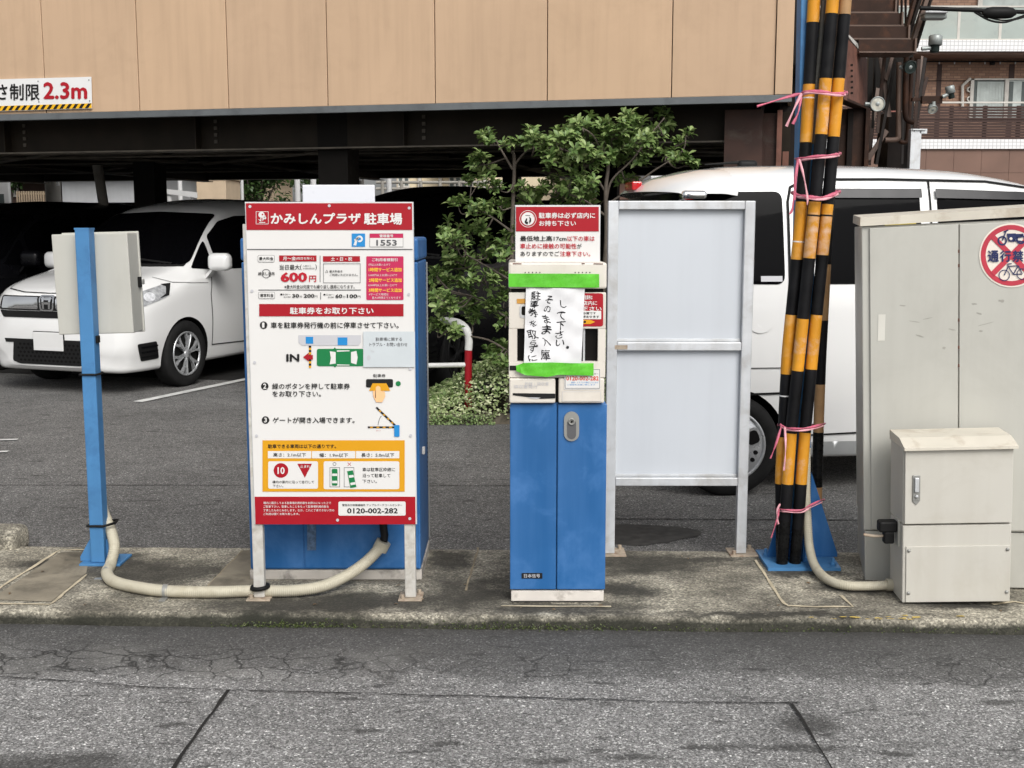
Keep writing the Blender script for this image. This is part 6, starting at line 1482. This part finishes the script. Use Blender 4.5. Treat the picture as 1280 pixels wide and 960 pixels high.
def shade_lamp(px, py, w, h, Y, label, tilt, pts):
    c = at(px, py, Y); o = thing('floodlight', label, 'floodlight', tuple(c), group='floodlights at the garage corner'); w = w*Y/FPX; h = h*Y/FPX
    M = Matrix.Translation(c) @ Matrix.Rotation(R(tilt), 4, 'Y'); mb = MB(); mb.lathe([(0, h*.5), (w*.42, h*.5), (w*.5, h*.42), (w*.5, -h*.2), (w*.46, -h*.2), (w*.44, 0)], M, m_fl, 24); mb.build('hood', o)
    mb = MB(); mb.lathe([(w*.46, -h*.19), (w*.34, -h*.24), (w*.34, -h*.62), (w*.28, -h*.7), (0, -h*.7)], M, m_fld, 20); mb.build('lamp_body', o); arm(o, pts, Y)
shade_lamp(1169, 53, 16, 17, Ys - .3, 'grey hooded floodlight pointing down at the top of the stair clutter', 2, [(1152, 61), (1163, 60)])
shade_lamp(1188, 114, 11, 13, Ys - .3, 'small grey hooded floodlight on the end of the brown arm', -14, [(1178, 121), (1185, 118)])
o, *_ = flood(1166, 137, 6, (.1, -.7, -.6), Ys - .3, 'small round floodlight hanging below the brown arm', m_fl, m_lens); arm(o, [(1167, 127), (1167, 133)], Ys - .28)
mb = MB(); pbx(mb, 1153, 120, 1178, 129, Ys - .28, .05, m_br); pbx(mb, 1141, 122, 1154, 126, Ys - .26, .05, m_br); tag(mb.build('lamp_arm', None, at(1155, 125, Ys - .28)), 'short brown steel arm that carries two small floodlights', 'bracket')
mb = MB(); pbx(mb, 1156, 16, 1184, 23, Ys - .3, .12, m_fl, .01); pbx(mb, 1157, 13.5, 1185, 16, Ys - .34, .18, m_alu, .004); tag(mb.build('junction_box', None, at(1170, 20, Ys - .3)), 'flat grey box hanging under the black overhead cable', 'box')
# overhead cable with splice closure
cab2 = thing('overhead_cable', 'thick black overhead cable with a fat splice case, top right corner', 'cable', tuple(at(1160, 11, Ys - .4)))
mb = MB(); Yc = Ys - .4
mb.tube(smooth_path([at(1150, 10, Yc), at(1200, 12, Yc), at(1240, 13.5, Yc), at(1330, 17, Yc)], 8), .019, m_rubber, 8); mb.tube(smooth_path([at(1218, 15, Yc), at(1236, 25, Yc), at(1254, 28, Yc), at(1270, 24, Yc), at(1300, 16, Yc)], 8), .009, m_rubber, 6); mb.tube(smooth_path([at(1222, 15, Yc), at(1240, 23, Yc), at(1262, 25, Yc), at(1290, 15, Yc)], 8), .007, m_rubber, 6); mb.build('cable', cab2)
mb = MB(); P = [at(x, 16, Yc) for x in (1228, 1233, 1240, 1250, 1258, 1265, 1270)]; mb.tube(P, [.02, .045, .052, .052, .052, .045, .02], m_rubber, 14); mb.build('splice_case', cab2)

# ---------------------------------------------------------------- brick apartment block far behind
Ya = 36.0
m, t, b = new_mat('brick_tile'); vec = t.coord()
sw = t.new('ShaderNodeSeparateXYZ'); t.link(vec, sw.inputs[0]); cmb = t.new('ShaderNodeCombineXYZ'); t.link(sw.outputs[0], cmb.inputs[0]); t.link(sw.outputs[2], cmb.inputs[1])
bk = t.new('ShaderNodeTexBrick'); bk.inputs['Scale'].default_value = 1; bk.inputs['Brick Width'].default_value = .22; bk.inputs['Row Height'].default_value = .085; bk.inputs['Mortar Size'].default_value = .008
bk.inputs['Color1'].default_value = rgb(140, 106, 86); bk.inputs['Color2'].default_value = rgb(172, 136, 112); bk.inputs['Mortar'].default_value = rgb(120, 96, 84); t.link(cmb.outputs[0], bk.inputs['Vector'])
t.link(bk.outputs['Color'], b.inputs['Base Color']); b.inputs['Roughness'].default_value = .7; m_brick = m
m, t, b = new_mat('white_tile'); vec = t.coord(); sw = t.new('ShaderNodeSeparateXYZ'); t.link(vec, sw.inputs[0]); cmb = t.new('ShaderNodeCombineXYZ'); t.link(sw.outputs[0], cmb.inputs[0]); t.link(sw.outputs[2], cmb.inputs[1])
bk = t.new('ShaderNodeTexBrick'); bk.inputs['Brick Width'].default_value = .12; bk.inputs['Row Height'].default_value = .11; bk.offset = 0; bk.inputs['Scale'].default_value = 1; bk.inputs['Mortar Size'].default_value = .010
bk.inputs['Color1'].default_value = (.74, .74, .74, 1); bk.inputs['Color2'].default_value = (.8, .8, .8, 1); bk.inputs['Mortar'].default_value = (.48, .48, .48, 1); t.link(cmb.outputs[0], bk.inputs['Vector']); t.link(bk.outputs['Color'], b.inputs['Base Color']); m_wtile = m
m_btile = mat('brown_wall_tile', rgb(118, 92, 80), .6, var=.08, vs=1.2); m_ws = mat('window_frame_pale', rgb(196, 192, 184), .4); m_frost = mat('frosted_glass', rgb(176, 186, 180), .3, var=.08, vs=.6, alpha=.72); m_cur = mat('curtain', rgb(186, 194, 190), .8, var=.12, vs=2.5); m_cur2 = mat('curtain_dark', rgb(84, 92, 90), .5, var=.15, vs=3); m_slat = mat('brown_slat', rgb(62, 42, 36), .6, var=.1)
ap = thing('apartment_building', 'brown brick apartment block with white tiled balcony edges, far right background', 'building', (at(1280, 100, Ya).x, Ya, 0))
def B_(m_b, x0, y0, x1, y1, dY, dep, m_): a, c_ = at(x0, y0, Ya + dY), at(x1, y1, Ya + dY); m_b.bb(a.x, c_.x, Ya + dY, Ya + dY + dep, c_.z, a.z, m_)
X0, X1 = 1020, 1560
mb = MB(); B_(mb, X0, -220, X1, 190, 1.3, 8, m_brick); mb.build('wall', ap)
mb = MB(); a, c_ = at(X0, 187, Ya), at(X1, 187, Ya); mb.bb(a.x, c_.x, Ya + .1, Ya + 8, 0, a.z, m_btile)
for i in range(14):
    for j in range(4): mb.bb(a.x + i*.85, a.x + i*.85 + .84, Ya + .085, Ya + .1, .1 + j*1.02, .1 + j*1.02 + 1.01, m_btile)
mb.build('ground_wall', ap)
for y0, y1 in ((50, 64), (174, 186), (-75, -62)):
    mb = MB(); B_(mb, X0, y0, X1, y1, 0, 1.3, m_wtile); B_(mb, X0, y1, X1, y1 + 3.5, .15, 1.2, m_btile); mb.build('balcony_edge', ap)
mb = MB()
for i in range(12): B_(mb, X0, 133 + i*3.45, X1, 135.6 + i*3.45, .05, .04, m_slat)
for i in range(14): B_(mb, X0 + i*42, 132, X0 + i*42 + 2.5, 175, .09, .06, m_slat)
B_(mb, X0, 148, X1, 150, .12, .02, m_slat); B_(mb, X0, 127, X1, 129, .04, .06, m_ws); mb.build('slat_fence', ap)
mb = MB()
for i in range(6): B_(mb, 1094 + i*52, 9, 1094 + i*52 + 50.8, 49, .06, .02, m_frost)
mb.build('frosted_panel', ap)
mb = MB(); B_(mb, X0, 7, X1, 9, .04, .06, m_ws); B_(mb, X0, 48.5, X1, 50, .04, .06, m_ws)
for i in range(8): B_(mb, 1042 + i*52 + .2, 7, 1042 + i*52 + 1.4, 50, .05, .05, m_ws)
mb.build('balcony_rail', ap)
f = MB(); B_(f, 1214, 98, 1330, 100, 1.2, .1, m_ws); B_(f, 1214, 98, 1215.5, 150, 1.2, .1, m_ws); B_(f, 1257, 98, 1259, 150, 1.18, .1, m_ws); fo = f.build('window', ap)
mb = MB(); B_(mb, 1215.5, 100, 1257, 150, 1.26, .03, m_cur2)
for i in range(9): B_(mb, 1222 + i*3.8, 102, 1223.6 + i*3.8, 150, 1.24, .02, m_cur)
mb.build('pane', fo)
mb = MB(); B_(mb, 1259, 100, 1330, 150, 1.24, .03, m_cur)
for i in range(8): B_(mb, 1262 + i*5.2, 102, 1264.4 + i*5.2, 150, 1.22, .02, m_cur2 if i % 3 == 0 else m_cur)
mb.build('pane', fo)
f = MB(); B_(f, 1225, -40, 1226, 50, 1.2, .1, m_ws); B_(f, 1225, -42, 1330, -40, 1.2, .1, m_ws); fo = f.build('window', ap); mb = MB(); B_(mb, 1226, -40, 1330, 50, 1.24, .03, m_cur); mb.build('pane', fo)
mb = MB(); mb.tube([at(1213, 98, Ya + 1.2), at(1203, 107, Ya + 1.2), at(1203, 134, Ya + 1.2)], .05, m_ws, 8); mb.build('duct_pipe', ap)
for y in (112, 124):
    mb = MB(); M = Matrix.Translation(at(1211.5, y, Ya + 1.27)) @ Matrix.Rotation(R(90), 4, 'X'); mb.lathe([(.09, 0), (.09, .05), (.05, .05), (.05, .02), (0, .02)], M, m_ws, 16); mb.lathe([(.05, .025), (0, .025)], M, m_hole, 12); mb.build('wall_vent', ap)
mb = MB(); B_(mb, X0, 76, X1, 77.5, 1.2, .05, m_brd)
for i in range(26): B_(mb, 1060 + i*19, 77.5, 1061 + i*19, 80, 1.2, .04, m_alu)
mb.tube([at(1238, 79, Ya + 1.2), at(1243, 79, Ya + 1.2)], .06, m_rubber, 10); mb.build('cable_rail', ap)
mb = MB()
for x in (1172, 1262): B_(mb, x, 80, x + .6, 190, 1.285, .02, m_slat)
B_(mb, X0, 100.5, X1, 101.4, 1.285, .02, m_brd); mb.build('expansion_joint', ap)
mb = MB(); c = at(1185, 45, Ya + .5); mb.box((c.x, c.y + .2, c.z - .05), (.80, .35, .62), m_ws, .03); mb.lathe([(.26, 0), (.24, -.02), (.06, -.02), (.05, 0), (0, 0)], Matrix.Translation((c.x - .1, c.y + .02, c.z - .05)) @ Matrix.Rotation(R(90), 4, 'X'), m_cur2, 24)
tag(mb.build('air_conditioner', None, Vector((c.x, c.y, c.z - .36))), 'outdoor air conditioner unit behind the frosted balcony of the brick apartment', 'air conditioner')

# ---------------------------------------------------------------- things far behind, seen through the open garage
m_shed = mat('shed_wall', rgb(184, 186, 188), .6, var=.04, streak=.1); m_shroof = mat('shed_roof', rgb(140, 146, 150), .5, var=.05); m_beig = mat('beige_wall', rgb(196, 176, 150), .7, var=.05, streak=.06); m_beig2 = mat('cream_wall', rgb(214, 200, 170), .7, var=.04); m_brw = mat('dark_wood_wall', rgb(70, 52, 44), .7, var=.1); m_conc2 = mat('pole_concrete', rgb(150, 146, 138), .8, var=.08, dirt=.4)
def far_building(name, label, x0, x1, ytop, Y, dep, wall, roof, extra=None):
    o = thing(name, label, 'building', (at((x0+x1)/2, 285, Y).x, Y, 0)); a, c_ = at(x0, ytop, Y), at(x1, ytop, Y)
    mb = MB(); mb.bb(a.x, c_.x, Y, Y + dep, 0, a.z, wall); mb.build('wall', o)
    mb = MB(); h = .9; mb.prism([Vector((a.x - .3, Y - .45, a.z + .01)), Vector((a.x - .3, Y + dep/2, a.z + h)), Vector((a.x - .3, Y + dep + .3, a.z + .01))], (c_.x - a.x + .6, 0, 0), roof); mb.bb(a.x - .3, c_.x + .3, Y - .50, Y - .44, a.z - .10, a.z + .03, roof); mb.build('roof', o)
    return o
def fwin(o, x0, y0, x1, y1, Y, m_=None, parts=1):
    f = MB(); a, c_ = at(x0, y0, Y), at(x1, y1, Y); f.bb(a.x, c_.x, Y - .05, Y + .02, c_.z, a.z, m_ws); fo = f.build('window', o); n = 2*parts
    p = MB(); w_ = (c_.x - a.x)/n
    for i in range(n): p.bb(a.x + i*w_ + .04, a.x + (i+1)*w_ - .04, Y - .056, Y - .05, c_.z + .05, a.z - .05, m_ or m_cur2)
    p.build('pane', fo)
o = far_building('storehouse', 'pale grey storehouse with a shallow grey roof beyond the garage, left', 76, 186, 206, 27, 8, m_shed, m_shroof)
o = far_building('wooden_house', 'dark wooden house with a grey roof behind the utility pole', -60, 62, 224, 30, 8, m_brw, m_shroof); fwin(o, 12, 230, 24, 246, 30)
mb = MB()
for i in range(16): a, c_ = at(20 + i*3.0, 239, 25), at(22.6 + i*3.0, 262, 25); mb.bb(a.x, c_.x, 25, 25.04, 0, a.z, m_beig)
a, c_ = at(20, 241, 25), at(68, 243, 25); mb.bb(a.x, c_.x, 25.04, 25.09, c_.z, a.z, m_beig); tag(mb.build('board_fence', None, at(44, 285, 25)), 'low beige board fence in front of the dark wooden house', 'fence')
mb = MB(); a, c_ = at(-30, 227, 24), at(12, 260, 24); mb.bb(a.x, c_.x, 24, 24.12, 0, a.z, m_white, .02); mb.bb(a.x + .1, c_.x - .1, 23.98, 23.999, a.z - .55, a.z - .25, m_cur2); tag(mb.build('white_kiosk', None, Vector((a.x, 24, 0))), 'white box shaped kiosk at the far left edge of the opening', 'kiosk')
up = thing('utility_pole', 'grey concrete utility pole with white tags beyond the garage, left', 'utility pole', (at(69, 285, 23).x, 23, 0))
mb = MB(); x = at(69, 285, 23).x; mb.tube([(x, 23, 0), (x - .02, 23, 9)], [.16, .10], m_conc2, 16); mb.build('pole', up)
mb = MB()
for y0, y1, dx in ((218, 225, -2), (222, 232, 3), (207, 214, 4)): a, c_ = at(67 + dx, y0, 22.8), at(70.5 + dx, y1, 22.8); mb.bb(a.x, c_.x, 22.8, 22.83, c_.z, a.z, m_white)
mb.build('tag_plate', up)
mb = MB(); A_, B2 = at(119, 190, 14.2), at(130.5, 262, 14.2); mb.tube([A_ + (A_ - B2)*.35, B2 + (B2 - A_)*1.6], .06, m_conc2, 12); tag(mb.build('leaning_pipe', None, B2 + (B2 - A_)*1.6), 'grey pipe leaning behind the roof of the white minivan', 'pipe')
o = far_building('beige_house', 'beige house with a dark open ground floor behind the dark garage column', 196, 300, 206, 34, 8, m_beig, m_shroof)
mb = MB(); a, c_ = at(203, 221, 33.9), at(262, 250, 33.9); mb.bb(a.x, c_.x, 33.9, 33.98, 0, a.z, m_brw); mb.build('shutter', o)
mb = MB(); a, c_ = at(245, 224, 28), at(283, 260, 28); mb.bb(a.x, c_.x, 28, 29.5, 0, a.z, m_beig, .02); mb.bb(a.x - .05, c_.x + .05, 27.95, 29.55, a.z + .002, a.z + .10, m_beig, .02); tag(mb.build('block_hut', None, Vector(((a.x+c_.x)/2, 28, 0))), 'small beige block hut in front of the beige house', 'hut')
mb = MB(); x = at(227, 285, 26).x; mb.tube([(x, 26, 0), (x, 26, at(227, 205, 26).z)], .05, m_white, 10); tag(mb.build('white_post', None, Vector((x, 26, 0))), 'thin white post in front of the beige house', 'post')
gr_ = thing('guard_rail', 'white guard rail along the road beyond the garage', 'guard rail', (at(224, 285, 25).x, 25, 0)); mb = MB(); a, c_ = at(204, 236, 25), at(246, 242, 25)
mb.prism([Vector((a.x, 25, a.z)), Vector((c_.x, 25, c_.z + .03)), Vector((c_.x, 25, c_.z - .09)), Vector((a.x, 25, a.z - .10))], (0, .05, 0), m_white); mb.build('rail', gr_)
mb = MB()
for x in (a.x + .1, c_.x - .1): mb.tube([(x, 25.08, 0), (x, 25.08, a.z - .12)], .05, m_white, 8)
mb.build('post', gr_)
def far_sign(px, label, Y, ytop):
    x = at(px, 285, Y).x; o = thing('road_sign', label, 'road sign', (x, Y, 0)); mb = MB(); mb.tube([(x + .12, Y, 0), (x + .12, Y, at(px, ytop, Y).z)], .035, m_white, 8); mb.build('post', o); return o, x
o, x = far_sign(297, 'red triangular stop sign on a white post in front of the far trees', 25, 214)
mb = MB(); z = at(297, 210, 24.94).z; r_ = .22; mb.prism([Vector((x - r_, 24.93, z + .14)), Vector((x + r_, 24.93, z + .14)), Vector((x, 24.93, z - .24))], (0, .02, 0), m_sred)
sb_ = Board(mb, 24.93); sb_.text('止まれ', 292.5, 207.5, 301.5, 210.5, m_white, .02); mb.build('plate', o)
mb = MB(); a, c_ = at(292.5, 217.5, 24.94), at(301.5, 224.5, 24.94); mb.bb(a.x, c_.x, 24.92, 24.94, c_.z, a.z, m_white, .004); mb.bb(a.x + .03, c_.x - .03, 24.915, 24.919, c_.z + .04, a.z - .04, m_lgrey); mb.build('lower_plate', o)
for px, lab in ((373, 'slim white post left of the small grey panel'), (393, 'slim white post right of the small grey panel')):
    mb = MB(); x = at(px, 285, 25).x; mb.tube([(x, 25, 0), (x, 25, 3.6)], .06, m_white, 10); tag(mb.build('white_post', None, Vector((x, 25, 0))), lab, 'post')
mb = MB(); a, c_ = at(376, 211, 25.2), at(390, 224, 25.2); mb.bb(a.x, c_.x, 25.2, 25.25, c_.z, a.z, m_cur, .01); mb.bb(at(382, 0, 25.2).x, at(384, 0, 25.2).x, 25.26, 25.3, 0, a.z, m_alu); tag(mb.build('panel_sign', None, Vector((a.x, 25.2, 0))), 'small grey panel sign between two slim white posts', 'sign')
mb = MB(); x = at(450, 285, 22).x; mb.tube([(x, 22, 0), (x, 22, 4)], .09, m_conc2, 12); a, c_ = at(448, 216, 21.88), at(452, 226, 21.88); mb.bb(a.x, c_.x, 21.87, 21.9, c_.z, a.z, m_white); tag(mb.build('grey_pole', None, Vector((x, 22, 0))), 'grey pole with a white tag beside the black garage column', 'pole')
mb = MB(); x = at(487, 285, 24).x; mb.tube([(x, 24, 0), (x, 24, 3.8)], .055, m_white, 10); tag(mb.build('white_post', None, Vector((x, 24, 0))), 'white post in front of the cream apartment houses', 'post')
o = far_building('cream_house', 'cream apartment house behind the small tree, past the garage', 495, 720, 165, 38, 8, m_beig2, m_shroof); fwin(o, 561, 216, 592, 240, 38, None, 2); fwin(o, 497, 212, 512, 234, 38)
mb = MB(); a, c_ = at(540, 209, 37.9), at(600, 214, 37.9); mb.bb(a.x, c_.x, 37.2, 37.96, c_.z, a.z, m_beig2); mb.build('balcony_slab', o)
mb = MB()
for x in (524, 550, 606): mb.tube([at(x, 190, 37.9), Vector((at(x, 190, 37.9).x, 37.9, 0))], .07, m_ws, 8)
mb.build('downpipe', o)
mb = MB()
for y in (228, 236): mb.tube([at(470, y, 28), at(640, y, 28)], .035, m_conc2, 6)
for x in range(478, 640, 24): p = at(x, 226, 28); mb.tube([p, Vector((p.x, 28, 0))], .045, m_conc2, 6)
tag(mb.build('pipe_railing', None, Vector((at(555, 285, 28).x, 28, 0))), 'grey pipe railing in front of the cream apartment house', 'railing')
o = far_building('pinkish_house', 'house with pinkish brown wall seen through the broad tree', 724, 800, 214, 33, 6, mat('pinkish_wall', rgb(176, 140, 124), .7, var=.05), m_shroof)
o = far_building('white_house', 'white tiled house glimpsed left of the rusty garage column', 815, 912, 160, 30, 6, m_wtile, m_shroof)
mb = MB(); a, c_ = at(870, 188, 29.8), at(912, 260, 29.8); mb.bb(a.x, c_.x, 29.7, 29.8, 0, a.z, mat('dark_shutter', rgb(44, 46, 50), .5)); a, c_ = at(872, 178, 29.7), at(878, 188, 29.7); mb.bb(a.x, c_.x, 29.6, 29.75, 0, a.z, m_conc2); mb.build('shutter', o)
def far_tree(px, py, rp, Y, label, seed, n=2600):
    q = random.Random(seed); c = at(px, py, Y); r_ = rp*Y/FPX; o = thing('tree', label, 'tree', (c.x, Y, 0)); mb = MB(); mb.tube([(c.x, Y, 0), (c.x + .1, Y, c.z*.6), (c.x, Y, c.z)], [.14, .10, .05], m_bark, 8)
    for k in range(7):
        a = k*.9; e = c + Vector((math.cos(a)*r_*.6, math.sin(a)*r_*.5, q.uniform(-.3, .5)*r_)); mb.tube([Vector((c.x, Y, c.z*.55)), e], [.06, .02], m_bark, 6)
    mb.build('trunk', o); mb = MB(); cl = [c + Vector((q.gauss(0, .45), q.gauss(0, .4), q.gauss(0, .35)))*r_ for _ in range(26)]
    for i in range(n):
        k = q.choice(cl); p = k + Vector((q.gauss(0, 1), q.gauss(0, 1), q.gauss(0, .8)))*r_*.17; L = q.uniform(.09, .17)
        leaf(mb, p, Vector((q.gauss(0, 1), q.gauss(0, 1), q.gauss(-.2, .6))), Vector((q.gauss(0, .5), q.gauss(0, .5), 1)), L, L*.5, m_leafd)
    mb.build('crown', o)
far_tree(318, 222, 42, 31, 'leafy green tree behind the red stop sign', 1, 3200)
far_tree(6, 212, 24, 28, 'dark green tree crown at the far left edge under the deck', 2, 1600)
far_tree(398, 226, 26, 33, 'green tree beside the black garage column', 3, 1600)
far_tree(730, 236, 22, 26, 'bushy green tree seen through the broad shrub tree', 4, 1600)
